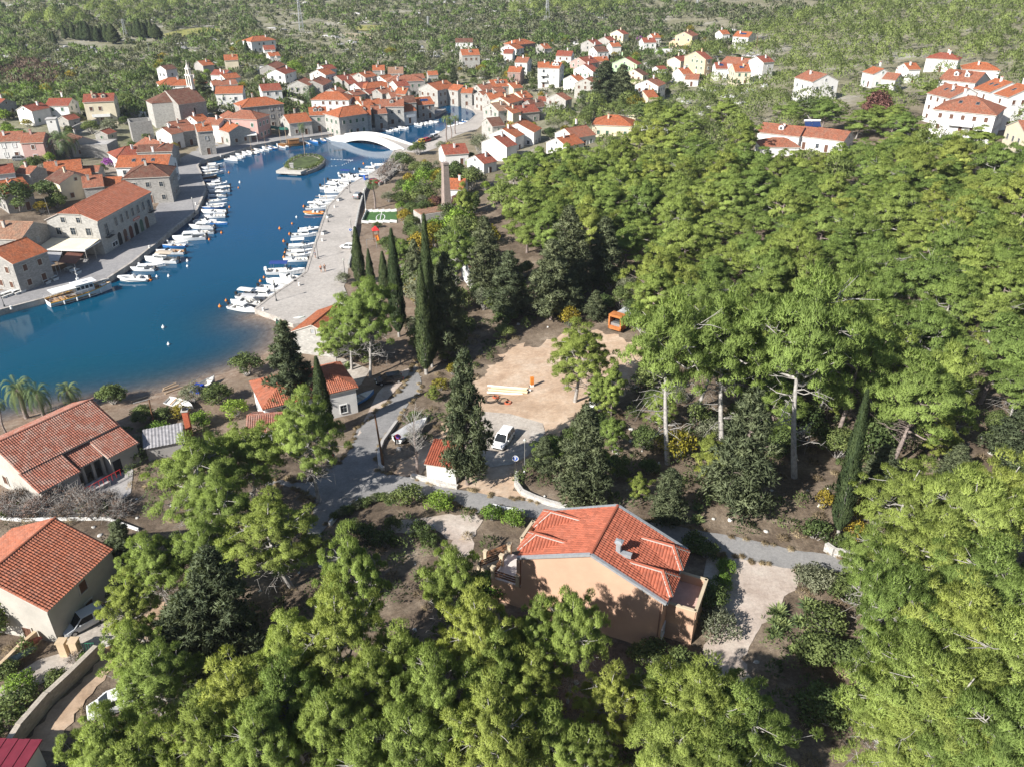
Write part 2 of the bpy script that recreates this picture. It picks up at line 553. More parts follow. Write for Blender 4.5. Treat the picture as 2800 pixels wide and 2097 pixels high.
def ground_material():
 m = bpy.data.materials.new('ground_soil_and_karst')
 nt,b = nodes_of(m)
 geo = nt.nodes.new('ShaderNodeNewGeometry')
 def noise(sc,det=6,rough=0.65,vec=None):
  n = nt.nodes.new('ShaderNodeTexNoise')
  n.inputs['Scale'].default_value = sc; n.inputs['Detail'].default_value = det; n.inputs['Roughness'].default_value = rough
  nt.links.new(geo.outputs['Position'],n.inputs['Vector'])
  return n.outputs[0]
 def ramp(f,stops):
  r = nt.nodes.new('ShaderNodeValToRGB')
  e = r.color_ramp.elements
  while len(e) < len(stops): e.new(0.5)
  for i,(p,c) in enumerate(stops):
   e[i].position = p; e[i].color = (*c,1)
  nt.links.new(f,r.inputs[0])
  return r.outputs[0]
 near = ramp(noise(0.22,9,0.72),[(0.3,(0.072,0.057,0.043)),(0.45,(0.14,0.109,0.083)),(0.58,(0.225,0.182,0.14)),(0.76,(0.36,0.31,0.255))])
 fine = ramp(noise(3.2,5,0.8),[(0.3,(0.45,0.45,0.45)),(0.7,(1.25,1.2,1.15))])
 near = mix_rgb(nt,0.8,near,fine,'MULTIPLY')
 far = ramp(noise(0.035,9,0.75),[(0.34,(0.14,0.15,0.085)),(0.46,(0.22,0.21,0.135)),(0.56,(0.28,0.265,0.195)),(0.68,(0.44,0.42,0.40))])
 f2 = ramp(noise(0.5,5,0.8),[(0.35,(0.5,0.5,0.5)),(0.65,(1.2,1.2,1.2))])
 far = mix_rgb(nt,0.8,far,f2,'MULTIPLY')
 at = nt.nodes.new('ShaderNodeAttribute'); at.attribute_name = 'soil'
 c = mix_rgb(nt,at.outputs['Fac'],far,near)
 sp = nt.nodes.new('ShaderNodeSeparateXYZ'); nt.links.new(geo.outputs['Position'],sp.inputs[0])
 mr = nt.nodes.new('ShaderNodeMapRange'); mr.inputs[1].default_value = 0.5; mr.inputs[2].default_value = 1.6
 mr.inputs[3].default_value = 1; mr.inputs[4].default_value = 0
 nt.links.new(sp.outputs[2],mr.inputs[0])
 sand = ramp(noise(0.9,8,0.75),[(0.3,(0.14,0.095,0.065)),(0.5,(0.24,0.175,0.13)),(0.7,(0.34,0.285,0.23))])
 c = mix_rgb(nt,mr.outputs[0],c,sand)
 nt.links.new(c,b.inputs['Base Color'])
 b.inputs['Roughness'].default_value = 0.95
 b.inputs['Specular IOR Level'].default_value = 0.1
 bp = nt.nodes.new('ShaderNodeBump'); bp.inputs['Strength'].default_value = 0.6; bp.inputs['Distance'].default_value = 0.25
 nt.links.new(noise(1.6,6,0.8),bp.inputs['Height']); nt.links.new(bp.outputs[0],b.inputs['Normal'])
 return m
gm = npmesh('ground',tv,tf,ground_material(),{'soil': soil},smooth=True)
tag(link('ground',gm),kind='structure')

# water -------------------------------------------------------------
def water_material():
 m = bpy.data.materials.new('harbour_water')
 m.use_nodes = True
 nt = m.node_tree
 b = nt.nodes['Principled BSDF']
 at = nt.nodes.new('ShaderNodeAttribute'); at.attribute_name = 'depth'
 tealp = nt.nodes.new('ShaderNodeAttribute'); tealp.attribute_name = 'outer'
 geo = nt.nodes.new('ShaderNodeNewGeometry')
 n0 = nt.nodes.new('ShaderNodeTexNoise'); n0.inputs['Scale'].default_value = 0.05; n0.inputs['Detail'].default_value = 4
 nt.links.new(geo.outputs['Position'],n0.inputs['Vector'])
 deep = mix_rgb(nt,tealp.outputs['Fac'],(0.0006,0.056,0.138),(0.0004,0.064,0.094))
 deep = mix_rgb(nt,n0.outputs[0],deep,(0.001,0.047,0.105))
 nt.links.new(deep,b.inputs['Base Color'])
 b.inputs['IOR'].default_value = 1.33
 b.inputs['Roughness'].default_value = 0.06
 b.inputs['Specular IOR Level'].default_value = 0.32
 nt.links.new(at.outputs['Fac'],b.inputs['Alpha'])
 mp = nt.nodes.new('ShaderNodeMapping'); mp.inputs['Scale'].default_value = (1.0,1.6,1); mp.inputs['Rotation'].default_value = (0,0,0.5)
 nt.links.new(geo.outputs['Position'],mp.inputs[0])
 n1 = nt.nodes.new('ShaderNodeTexNoise'); n1.inputs['Scale'].default_value = 1.1; n1.inputs['Detail'].default_value = 5; n1.inputs['Roughness'].default_value = 0.55
 nt.links.new(mp.outputs[0],n1.inputs['Vector'])
 bp = nt.nodes.new('ShaderNodeBump'); bp.inputs['Strength'].default_value = 0.10; bp.inputs['Distance'].default_value = 0.12
 nt.links.new(n1.outputs[0],bp.inputs['Height']); nt.links.new(bp.outputs[0],b.inputs['Normal'])
 return m
wx = np.arange(-290,20,3.0); wy = np.arange(60,460,3.0)
mx,my = np.meshgrid(wx,wy)
hz = hm(mx,my)
wv = np.stack([mx.ravel(),my.ravel(),np.zeros(mx.size)],1)
ii = (np.arange(len(wy) - 1)[:,None] * len(wx) + np.arange(len(wx) - 1)[None,:]).ravel()
wf = np.stack([ii,ii + 1,ii + len(wx) + 1,ii + len(wx)],1)
wf = wf[(hz.ravel()[wf] < 0.2).any(1)]
seabed = -bil(HG,mx,my).ravel()
alpha = np.clip(1 - np.exp(-np.maximum(seabed,0) * 1.3),0.12,1.0)
outer = np.clip((190 - wv[:,1]) / 70,0,1)
tag(link('water',npmesh('water',wv,wf,water_material(),{'depth': alpha,'outer': outer},smooth=True)),kind='structure')

# ground sheets -----------------------------------------------------
def sheet(name,pts,material,off=0.05,step=2.0,label=None,world=False,const=None,jag=0.0):
 P = [Vector(p[:2]) for p in pts] if world else [Vector(G(u,v)[:2]) for u,v in pts]
 n = len(P)
 vs_ = []; es = []
 for i in range(n):
  a,b = P[i],P[(i + 1) % n]
  k = max(1,int((b - a).length / (step if not jag else 0.7)))
  nv = Vector((-(b - a).y,(b - a).x)).normalized() if (b - a).length > 1e-6 else Vector((0,0))
  for j in range(k): vs_.append(a.lerp(b,j / k) + nv * (jag * (math.sin(len(vs_) * 0.9) * 0.5 + random.uniform(-.7,.7)) if j else 0))
 m0 = len(vs_)
 es = [(i,(i + 1) % m0) for i in range(m0)]
 arr = np.array([list(p) for p in vs_])
 x0,y0 = arr.min(0); x1,y1 = arr.max(0)
 qx,qy = np.meshgrid(np.arange(x0 + step / 2,x1,step),np.arange(y0 + step / 2,y1,step))
 q = np.stack([qx.ravel(),qy.ravel()],1)
 if len(q):
  keep = inside_poly(q,arr)
  dmin = np.full(len(q),1e9)
  for i in range(m0): dmin = np.minimum(dmin,seg_dist(q,arr[i],arr[(i + 1) % m0]))
  q = q[keep & (dmin > step * 0.35)]
  vs_ += [Vector(p) for p in q]
 V,E,Fc,_,_,_ = mgeo.delaunay_2d_cdt(vs_,es,[],1,1e-4)
 xy = np.array([list(p) for p in V])
 zz = (np.full(len(xy),const) if const is not None else hgt(xy[:,0],xy[:,1])) + off
 if const is None:
  dw_ = bil(DWG,xy[:,0],xy[:,1])
  zz = zz + np.where(dw_ > 12,0.10 * np.sin(xy[:,0] * 0.61 + 0.4 * xy[:,1]) * np.sin(xy[:,1] * 0.47 - 0.3 * xy[:,0]),0)
 me = bpy.data.meshes.new(name)
 me.from_pydata([(a[0],a[1],z) for a,z in zip(xy,zz)],[],[list(f) for f in Fc])
 bm = bmesh.new(); bm.from_mesh(me); bmesh.ops.recalc_face_normals(bm,faces=bm.faces)
 for f in bm.faces:
  if f.normal.z < 0: f.normal_flip()
  f.smooth = True
 bm.to_mesh(me); bm.free()
 me.materials.append(material)
 return tag(link(name,me),label=label,kind='structure')
def wornmat(name,c1,c2,c3,sc=0.25,fine=2.5):
 if name in MATS: return MATS[name]
 m = bpy.data.materials.new(name)
 nt,b = nodes_of(m)
 geo = nt.nodes.new('ShaderNodeNewGeometry')
 n = nt.nodes.new('ShaderNodeTexNoise'); n.inputs['Scale'].default_value = sc; n.inputs['Detail'].default_value = 8; n.inputs['Roughness'].default_value = 0.7
 nt.links.new(geo.outputs['Position'],n.inputs['Vector'])
 r = nt.nodes.new('ShaderNodeValToRGB'); e = r.color_ramp.elements; e.new(0.5)
 for i,(p,c) in enumerate(((0.33,c1),(0.5,c2),(0.68,c3))): e[i].position = p; e[i].color = (*c,1)
 nt.links.new(n.outputs[0],r.inputs[0])
 n2 = nt.nodes.new('ShaderNodeTexNoise'); n2.inputs['Scale'].default_value = fine; n2.inputs['Detail'].default_value = 6; n2.inputs['Roughness'].default_value = 0.85
 nt.links.new(geo.outputs['Position'],n2.inputs['Vector'])
 r2 = nt.nodes.new('ShaderNodeValToRGB')
 r2.color_ramp.elements[0].position = 0.3; r2.color_ramp.elements[0].color = (0.66,0.66,0.66,1)
 r2.color_ramp.elements[1].position = 0.7; r2.color_ramp.elements[1].color = (1.16,1.14,1.12,1)
 nt.links.new(n2.outputs[0],r2.inputs[0])
 c = mix_rgb(nt,1.0,r.outputs[0],r2.outputs[0],'MULTIPLY')
 nt.links.new(c,b.inputs['Base Color'])
 b.inputs['Roughness'].default_value = 0.95; b.inputs['Specular IOR Level'].default_value = 0.12
 bp = nt.nodes.new('ShaderNodeBump'); bp.inputs['Strength'].default_value = 0.35; bp.inputs['Distance'].default_value = 0.06
 nt.links.new(n2.outputs[0],bp.inputs['Height']); nt.links.new(bp.outputs[0],b.inputs['Normal'])
 MATS[name] = m
 return m
ASPHALT = wornmat('worn_asphalt',(0.185,0.183,0.185),(0.24,0.237,0.238),(0.285,0.28,0.278),0.18,3)
DIRT = wornmat('orange_dirt',(0.35,0.245,0.17),(0.45,0.335,0.245),(0.53,0.43,0.34),0.22,1.6)
GRAVEL = wornmat('pale_gravel',(0.3432,0.2823,0.2435),(0.4428,0.3764,0.3321),(0.5203,0.4649,0.4151),0.3,3)
PAD = wornmat('concrete_pad',(0.33,0.29,0.255),(0.41,0.37,0.33),(0.47,0.435,0.395),0.25,2)
QUAYR = wornmat('pale_quay_concrete',(0.345,0.32,0.295),(0.41,0.382,0.355),(0.455,0.425,0.395),0.12,1.5)
QUAYL = wornmat('grey_quay_paving',(0.2312,0.2263,0.2312),(0.2804,0.2755,0.2804),(0.3247,0.3149,0.3149),0.12,1.5)
EDGE = wornmat('quay_wall_stone',(0.26,0.24,0.22),(0.40,0.37,0.34),(0.52,0.49,0.45),0.6,2.5)
YARD = wornmat('yard_paving',(0.3149,0.3001,0.2952),(0.3838,0.369,0.3641),(0.4428,0.428,0.4133),0.3,2)
STRAWG = None
LITTER = wornmat('pine_litter',(0.10,0.065,0.05),(0.19,0.12,0.09),(0.29,0.20,0.15),0.35,2.2)

def zz_(zone,pts): return [Z(zone,*p) for p in pts]
def dd_(pts): return [D(*p) for p in pts]
road = (zz_('H',[(1385,-45),(1405,30),(1430,180),(1400,260),(1310,340),(1220,490),(1090,660),(1050,780),(1055,880),(1110,940),(1340,965),(1700,1065),(1900,1092),(2200,1160)])
  + zz_('V',[(300,190),(640,250),(1100,325),(1560,412),(2209,525)]) + [(2200,1510),(2350,1530),(2346,1590)]
  + zz_('V',[(2209,705),(1950,655),(1500,570),(1000,455),(560,365),(280,330)])
  + zz_('H',[(2150,1240),(1900,1265),(1700,1165),(1450,1120),(1200,1110),(900,1170),(700,1290),(600,1400),(520,1560),(400,1540),(470,1340),(500,1180),(400,1090),(230,1030),
     (60,1030),(60,980),(230,985),(420,1010),(560,965),(610,880),(720,850),(800,740),(870,540),(960,480),(1040,410),(1160,300),(1220,240),(1340,40)]))
lot = dd_([(1020,830),(1050,800),(1110,745),(1150,752),(1215,722),(1250,728),(1290,712),(1350,735),(1420,760),(1380,830),(1300,880),(1240,900),(1210,940),(1185,1000),(1120,1020),(1112,1050),(1170,1098),(1060,1078),
  (990,1058),(1000,1010),(945,1005),(900,1030),(850,1022),(862,1000),(930,950),(985,900)])
sheet('dirt_lot',lot,DIRT,0.045,jag=1.1)
sheet('road',road,ASPHALT,0.07,jag=0.14)
sheet('concrete_pad',dd_([(1000,925),(1045,890),(1100,895),(1172,914),(1178,935),(1140,985),(1105,1005),(1060,1010),(1010,985)]),PAD,0.10)
sheet('gravel_drive',dd_([(1560,1195),(1720,1215),(1730,1245),(1690,1300),(1640,1360),(1600,1420),(1640,1480),(1560,1470),(1520,1420),(1550,1300),(1540,1230)]),GRAVEL,0.05,jag=0.35)
sheet('garden_path',zz_('H',[(1560,1300),(1900,1270),(1960,1330),(1900,1420),(1880,1560),(1800,1657),(1640,1657),(1700,1500),(1550,1420),(1200,1440),(1100,1380),(1250,1330)]),GRAVEL,0.045,jag=0.35)
sheet('side_path',zz_('V',[(2000,690),(2120,720),(2110,900),(2080,1150),(1960,1120),(1960,900)]),PAD,0.075)
sheet('house_yard',zz_('G',[(590,1110),(900,935),(1050,840),(1150,900),(1130,1100),(1000,1190),(700,1200)]),YARD,0.06)
sheet('dirt_track',zz_('J',[(1500,420),(1530,620),(1330,760),(1010,960),(800,1250),(560,1560),(480,1750),(150,1750),(300,1540),(880,960),(1000,860),(1180,640),(1350,480)]),DIRT,0.05,jag=0.35)
sheet('house_drive',zz_('J',[(560,780),(900,500),(1120,600),(1010,760),(880,880),(780,930),(640,1000),(520,1080),(180,1250),(-120,1450),(-120,1300),(150,1080),(330,960),(530,900)]),PAD,0.06)
sheet('court',dd_([(680,770),(745,775),(800,800),(780,830),(750,850),(720,830),(690,800)]),PAD,0.06)
sheet('side_road',dd_([(788,905),(815,850),(850,810),(895,790),(880,815),(840,860),(812,905),(770,945)]),GRAVEL,0.05)

# quays ---------------------------------------------------------------
def quay(name,outer_px,inner_px,m,z=1.12,label=None):
 """solid quay: outer line along the water, inner line inland, vertical stone face down to the bed"""
 o_ = [flat(u,v)[:2] for u,v in outer_px]
 i_ = [flat(u,v,1.0)[:2] for u,v in inner_px]
 poly = o_ + i_[::-1]
 mb = MB()
 V2 = [Vector(p) for p in poly]
 V,E,Fc,_,_,_ = mgeo.delaunay_2d_cdt(V2,[(i,(i + 1) % len(V2)) for i in range(len(V2))],[],1,1e-4)
 for f in Fc:
  pts = [V[k] for k in f]
  ar = (pts[1] - pts[0]).cross(pts[2] - pts[0])
  if ar < 0: pts = pts[::-1]
  mb.face([(p.x,p.y,z) for p in pts],0)
 # normal side for the face
 n = len(poly)
 ar = sum(poly[i][0] * poly[(i + 1) % n][1] - poly[(i + 1) % n][0] * poly[i][1] for i in range(n))
 if ar < 0: poly = poly[::-1]
 for i in range(n):
  a,b = poly[i],poly[(i + 1) % n]
  mb.quad_uv([(a[0],a[1],-3.2),(b[0],b[1],-3.2),(b[0],b[1],z),(a[0],a[1],z)],1)
 q = mb.build(name,[m,EDGE])
 tag(q,label=label,kind='structure')
 # coping stones along the edge, each a slab of its own
 cm = None
 for k in range(len(o_) - 1):
  a,b = Vector(o_[k]),Vector(o_[k + 1])
  L = (b - a).length
  if L < 0.5: continue
  e = (b - a) / L
  nr = Vector((-e.y,e.x))
  cen = Vector((sum(p[0] for p in poly) / n,sum(p[1] for p in poly) / n))
  if (Vector(i_[min(len(i_) - 1,int(k / max(1,len(o_) - 1) * len(i_)))]) - a).dot(nr) < 0: nr = -nr
  c = MB()
  t = 0.0
  w = 0.55
  while t < L - 0.3:
   l = min(1.6 + 0.5 * random.random(),L - t)
   c0 = a + e * (t + l / 2) + nr * (w / 2 - 0.06)
   c.box((c0.x,c0.y,z + 0.0),(l - 0.03,w,0.14),0,math.atan2(e.y,e.x))
   t += l
  c.build('coping',EDGE,q)['kind'] = 'stuff'
 return q
inner_l = [Z('E',-300,1010),Z('E',0,940),Z('E',220,890),Z('E',420,800),Z('E',560,700),Z('E',700,650),Z('E',900,560),Z('E',1100,420),Z('E',1320,270),Z('E',1480,0),
  Z('A',1500,1480),Z('A',1540,1380),Z('A',1700,1290),Z('A',1900,1220),Z('A',2209,1140),Z('B',100,1160),Z('B',300,1130),Z('B',640,1100),Z('B',760,1110),
  Z('B',1000,1070),Z('B',1200,1030),Z('B',1360,990),Z('B',1500,950)]
quay('town_quay',QUAY_L,inner_l,QUAYL)
quay('inlet_quay',INLET[2:] + QUAY_R[:10],[Z('B',1530,860),Z('B',1590,850),Z('B',1690,840),Z('B',1800,870),Z('B',1910,920),Z('B',1980,985),Z('B',1985,1050),Z('B',1910,1120),
 Z('B',1800,1150),Z('B',1720,1180),Z('B',1640,1220),Z('B',1560,1280),Z('B',1430,1330)],QUAYR)
quay('harbour_quay',QUAY_R[9:],[Z('B',1330,1340),Z('B',1260,1400),Z('B',1160,1520),Z('F',1010,0),Z('F',950,80),Z('F',905,180),Z('F',872,340),Z('F',850,480),Z('F',835,600),Z('F',800,700),
 Z('F',790,800),Z('F',760,900),Z('F',800,1000),Z('F',640,1180),Z('F',320,1225),Z('F',180,1160)],QUAYR)


# ================================================================== PLANTS
BARK = mat('pine_bark',(0.26,0.21,0.19),0.95,0.25,3.0,bump=0.5,bscale=9)
BARK2 = mat('grey_bark',(0.36,0.34,0.32),0.95,0.2,3.0,bump=0.4,bscale=9)
PINE = foliage_mat('pine_needles',(0.185,0.255,0.068),(0.375,0.485,0.132),0.36)
PINEY = foliage_mat('yellow_pine_needles',(0.215,0.262,0.066),(0.41,0.49,0.126),0.36)
DARKC = foliage_mat('dark_conifer_needles',(0.085,0.11,0.058),(0.20,0.235,0.125),0.25)
CYP = foliage_mat('cypress_scales',(0.035,0.058,0.026),(0.105,0.145,0.055),0.2)
LEAF = foliage_mat('dark_leaves',(0.07,0.105,0.036),(0.20,0.26,0.085),0.3)
LEAFB = foliage_mat('bright_leaves',(0.11,0.19,0.032),(0.27,0.41,0.07),0.35)
FARPINE = foliage_mat('far_pine_needles',(0.13,0.185,0.065),(0.27,0.355,0.115),0.36)
SCRUB = foliage_mat('scrub_leaves',(0.14,0.165,0.085),(0.25,0.275,0.15),0.3)
OLIVEF = foliage_mat('far_olive_leaves',(0.17,0.18,0.115),(0.27,0.28,0.19),0.3)
OLIVE = foliage_mat('olive_leaves',(0.13,0.15,0.09),(0.30,0.32,0.21),0.3)
DRYL = foliage_mat('dry_twigs',(0.10,0.065,0.05),(0.24,0.17,0.13),0.1)
STRAW = foliage_mat('straw',(0.20,0.155,0.09),(0.40,0.33,0.20),0.2)
REDL = foliage_mat('brown_dead_foliage',(0.11,0.05,0.04),(0.24,0.125,0.10),0.1)
PURPLE = foliage_mat('purple_flowers',(0.20,0.03,0.22),(0.45,0.12,0.50),0.2)
YELLOW = foliage_mat('yellow_leaves',(0.20,0.17,0.02),(0.42,0.36,0.05),0.3)
PALMF = foliage_mat('palm_fronds',(0.05,0.085,0.03),(0.15,0.20,0.075),0.2)
AGAVE = foliage_mat('agave_blades',(0.07,0.12,0.06),(0.26,0.32,0.12),0.1)

def unit(v): return v / (np.linalg.norm(v,axis=-1,keepdims=True) + 1e-9)
NORMALS = []
def blades(cen,dirs,L,W,per,rng,spread=0.8,tint=None,nout=None,nrand=0.38):
 """per narrow triangles from each centre, fanning round its direction"""
 n = len(cen)
 c = np.repeat(cen,per,0)
 d = unit(np.repeat(dirs,per,0) + rng.normal(0,spread,(n * per,3)))
 s = unit(np.cross(d,rng.normal(0,1,(n * per,3))))
 l = (L * rng.uniform(0.6,1.25,n * per))[:,None]
 w = (W * rng.uniform(0.7,1.3,n * per))[:,None]
 V = np.empty((n * per,3,3))
 V[:,0] = c - s * w * 0.5 - d * l * 0.25
 V[:,1] = c + s * w * 0.5 - d * l * 0.25
 V[:,2] = c + d * l
 t = np.repeat(tint if tint is not None else rng.uniform(0,1,n),per) + rng.normal(0,0.09,n * per)
 out = unit(np.repeat(unit(dirs if nout is None else nout),per,0) + rng.normal(0,nrand,(n * per,3)))
 g = np.cross(V[:,1] - V[:,0],V[:,2] - V[:,0])
 flip = (g * out).sum(1) < 0
 V[flip] = V[flip][:,[1,0,2]]
 NORMALS.append(np.repeat(out,3,0))
 return V.reshape(-1,3),np.repeat(np.clip(t,0,1),3)
def leaves(cen,L,W,rng,tint,up=0.5,nout=None):
 """leaf-shaped quads as two triangles"""
 n = len(cen)
 d = unit(rng.normal(0,1,(n,3)) + np.array([0,0,0.2]))
 nn = unit(rng.normal(0,1,(n,3)) + np.array([0,0,up]))
 s = unit(np.cross(d,nn))
 l = (L * rng.uniform(0.6,1.3,n))[:,None]; w = (W * rng.uniform(0.6,1.3,n))[:,None]
 a = cen - d * l * .5; b = cen + s * w * .5; c = cen + d * l * .5; e = cen - s * w * .5
 V = np.stack([a,b,c,a,c,e],1)
 out = unit((nn if nout is None else unit(nout)) + rng.normal(0,0.45,(n,3)))
 g = np.cross(V[:,1] - V[:,0],V[:,2] - V[:,0])
 flip = (g * out).sum(1) < 0
 V[flip] = V[flip][:,[1,0,2,4,3,5]]
 V = V.reshape(-1,3)
 NORMALS.append(np.repeat(out,6,0))
 return V,np.repeat(np.clip(tint + rng.normal(0,0.08,n),0,1),6)
def crown_mesh(name,V,t,m):
 F = np.arange(len(V)).reshape(-1,3)
 N = np.concatenate(NORMALS) if NORMALS else None
 NORMALS.clear()
 if N is not None and len(N) != len(V): N = None
 return npmesh(name,V,F,m,{'tint': t},normals=N)
def clumps_to_tufts(C,R,n_per,rng,flat=0.62,low=-0.35):
 k = len(C)
 d = unit(rng.normal(0,1,(k * n_per,3)))
 d[:,2] = np.where(d[:,2] < low,-d[:,2],d[:,2])
 rr = np.repeat(R,n_per)[:,None]
 p = np.repeat(C,n_per,0) + d * rr * np.array([1,1,flat]) * rng.uniform(0.55,1.05,(k * n_per,1))
 return p,d
def limb(mb,a,b,r0,r1,rng,n=4,sag=0.12,sides=4):
 a = np.array(a,float); b = np.array(b,float)
 L = np.linalg.norm(b - a)
 pts = []
 for i in range(n + 1):
  t = i / n
  p = a * (1 - t) + b * t
  p = p + np.array([0,0,-sag * L * math.sin(PI * t) * 0.5]) + (rng.normal(0,0.035 * L,3) if 0 < i < n else 0)
  pts.append(p)
 mb.tube(pts,[r0 + (r1 - r0) * i / n for i in range(n + 1)],sides,cap=False)

def gen_pine(seed,h,R,cb=0.42,nclump=62,tufts=64,bright=0.0,blade=0.46,dead=6,umbrella=0.0,lean=0.0,bw=0.15,rc=(0.13,0.25)):
 rng = np.random.default_rng(seed)
 mb = MB()
 bend = rng.normal(0,0.05 * h,(2,))
 tr = []
 for i in range(8):
  t = i / 7
  tr.append(np.array([bend[0] * math.sin(t * 2.6) + lean * t * h,bend[1] * math.sin(t * 2.1),t * h * 0.93]))
 tr = np.array(tr)
 r0 = 0.021 * h
 mb.tube([(tr[0][0],tr[0][1],-0.6)] + list(tr),[r0 * 1.3] + [r0 * (1 - 0.86 * (i / 7)) for i in range(8)],7,cap=False)
 def trunk_at(z):
  f = np.clip(z / (h * 0.93) * 7,0,6.999); i = int(f); a = f - i
  return tr[i] * (1 - a) + tr[i + 1] * a
 C = []; RR = []; T = []
 zb = cb * h
 # main limbs, each carrying a cloud of clumps
 nl = max(12,nclump // 9)
 ang0 = rng.uniform(0,6.28)
 for k in range(nl):
  f = (k + 0.5) / nl
  zt = zb + (h * 0.93 - zb) * (f ** 0.85) * 0.9
  prof = (1 - umbrella) * math.sin(PI * min(1,0.28 + 0.72 * f)) ** 0.75 + umbrella * min(1.0,0.35 + f)
  prof = max(0.16,prof)
  if f > 0.9: prof *= 0.6
  a = ang0 + k * 2.4 + rng.normal(0,0.3)
  rl = R * prof * rng.uniform(0.7,1.08)
  base = trunk_at(zt * 0.94)
  end = base + np.array([math.cos(a) * rl,math.sin(a) * rl,rl * rng.uniform(0.12,0.42)])
  limb(mb,base,end,r0 * 0.34 * (1 - 0.5 * f) + 0.03,0.035,rng,4,0.15,5)
  m = nclump // nl + (1 if rng.random() < 0.5 else 0)
  lt = rng.uniform(0.32,0.78)
  for j in range(m):
   s = rng.uniform(0.45,1.08)
   p = base * (1 - s) + end * s + rng.normal(0,0.17 * R,3) * np.array([1,1,0.6]) + np.array([0,0,0.05 * R])
   C.append(p); RR.append(rng.uniform(*rc) * R * (0.9 if f > 0.8 else 1)); T.append(np.clip(lt + rng.normal(0,0.13),0,1))
   q = base * (1 - s * 0.8) + end * (s * 0.8)
   limb(mb,q,p,0.045,0.02,rng,2,0.05,3)
 top = trunk_at(h * 0.92)
 for j in range(4):
  C.append(top + rng.normal(0,0.12 * R,3) + np.array([0,0,0.06 * h * rng.random()])); RR.append(0.2 * R); T.append(rng.uniform(0.4,0.9))
 for j in range(dead):                               # bare grey dead branches under the crown
  z = rng.uniform(0.2,0.52) * h
  a = rng.uniform(0,6.28); L = R * rng.uniform(0.3,0.8)
  b = trunk_at(z); e = b + np.array([math.cos(a) * L,math.sin(a) * L,L * rng.uniform(-0.1,0.25)])
  limb(mb,b,e,0.06,0.015,rng,4,-0.1,3)
  for q in range(3):
   s = rng.uniform(0.4,0.9); p = b * (1 - s) + e * s
   limb(mb,p,p + rng.normal(0,0.25 * L,3),0.025,0.01,rng,2,0,3)
 C = np.array(C); RR = np.array(RR); T = np.array(T)
 p,d = clumps_to_tufts(C,RR,tufts,rng)
 tt = np.repeat(T,tufts) + rng.normal(0,0.06,len(p)) + bright
 V,t = blades(p,d * 0.6 + np.array([0,0,0.75]),blade,bw,5,rng,0.55,np.clip(tt,0,1),nout=0.55 * d + 0.8 * unit(p - (trunk_at(h * 0.5) + np.array([0,0,0.0]))) + np.array([0,0,0.12]),nrand=0.3)
 return mb,V,t
def gen_dark(seed,h,R,tufts=46,n=74):
 """dark conical cypress with drooping horizontal sprays"""
 rng = np.random.default_rng(seed)
 mb = MB()
 r0 = 0.018 * h
 mb.tube([(0,0,-0.6),(0,0,0.3 * h),(0.05 * R,0,0.65 * h),(0,0,0.97 * h)],[r0 * 1.2,r0,r0 * 0.6,0.03],7,cap=False)
 C = []; RR = []; T = []
 for k in range(n):
  f = ((k + 0.5) / n) ** 1.15
  z = h * (0.12 + 0.86 * f)
  a = k * 2.4 + rng.normal(0,0.35)
  prof = (1 - f) ** 0.75 * (0.55 + 0.45 * min(1,f * 5)) + 0.05
  rl = R * prof * rng.uniform(0.55,1.12)
  e = np.array([math.cos(a) * rl,math.sin(a) * rl,z + 0.1 * rl])
  limb(mb,(0,0,z - 0.1 * rl),e,0.06,0.02,rng,3,0.02,3)
  for s in ((0.6,1.0) if rl > 1.2 else (0.9,)):
   C.append(np.array([e[0] * s,e[1] * s,z + rng.normal(0,0.1)])); RR.append(max(0.35,0.24 * R * rng.uniform(0.8,1.25) * (0.55 + 0.6 * (1 - f)))); T.append(rng.uniform(0.15,0.85))
 C = np.array(C); RR = np.array(RR); T = np.array(T)
 p,d = clumps_to_tufts(C,RR,tufts,rng,0.6,-0.7)
 V,t = blades(p,d * 0.9 + np.array([0,0,0.1]),0.40,0.15,4,rng,0.5,np.repeat(T,tufts),nout=d)
 return mb,V,t
def gen_cypress(seed,h,R,n=2600,col=1.0):
 rng = np.random.default_rng(seed)
 mb = MB()
 mb.tube([(0,0,-0.5),(0,0,0.10 * h),(0,0,0.6 * h)],[0.02 * h,0.016 * h,0.03],7,cap=False)
 z = rng.uniform(0,1,n) ** 0.9
 a = rng.uniform(0,2 * PI,n)
 prof = np.minimum(1,(z / 0.12) ** 0.6) * (1 - np.clip((z - 0.22) / 0.78,0,1) ** 1.7) * (0.86 + 0.14 * np.sin(a * 3 + z * 9) * np.sin(z * 31))
 lob = 1 + 0.10 * np.sin(a * 5 + seed) * np.cos(z * 23)
 r = R * (prof * lob * rng.uniform(0.74,1.02,n) + 0.01)
 p = np.stack([r * np.cos(a),r * np.sin(a),h * (0.05 + 0.93 * z)],1)
 d = np.stack([np.cos(a) * 0.45,np.sin(a) * 0.45,np.ones(n)],1)
 tint = np.clip(0.5 + 0.3 * np.sin(a * 4 + seed) * np.cos(z * 19) + rng.normal(0,0.16,n),0,1)
 V,t = blades(p,d,0.016 * h + 0.12,0.11,5,rng,0.30,tint,nout=np.stack([np.cos(a),np.sin(a),0.25 * np.ones(n)],1))
 return mb,V,t
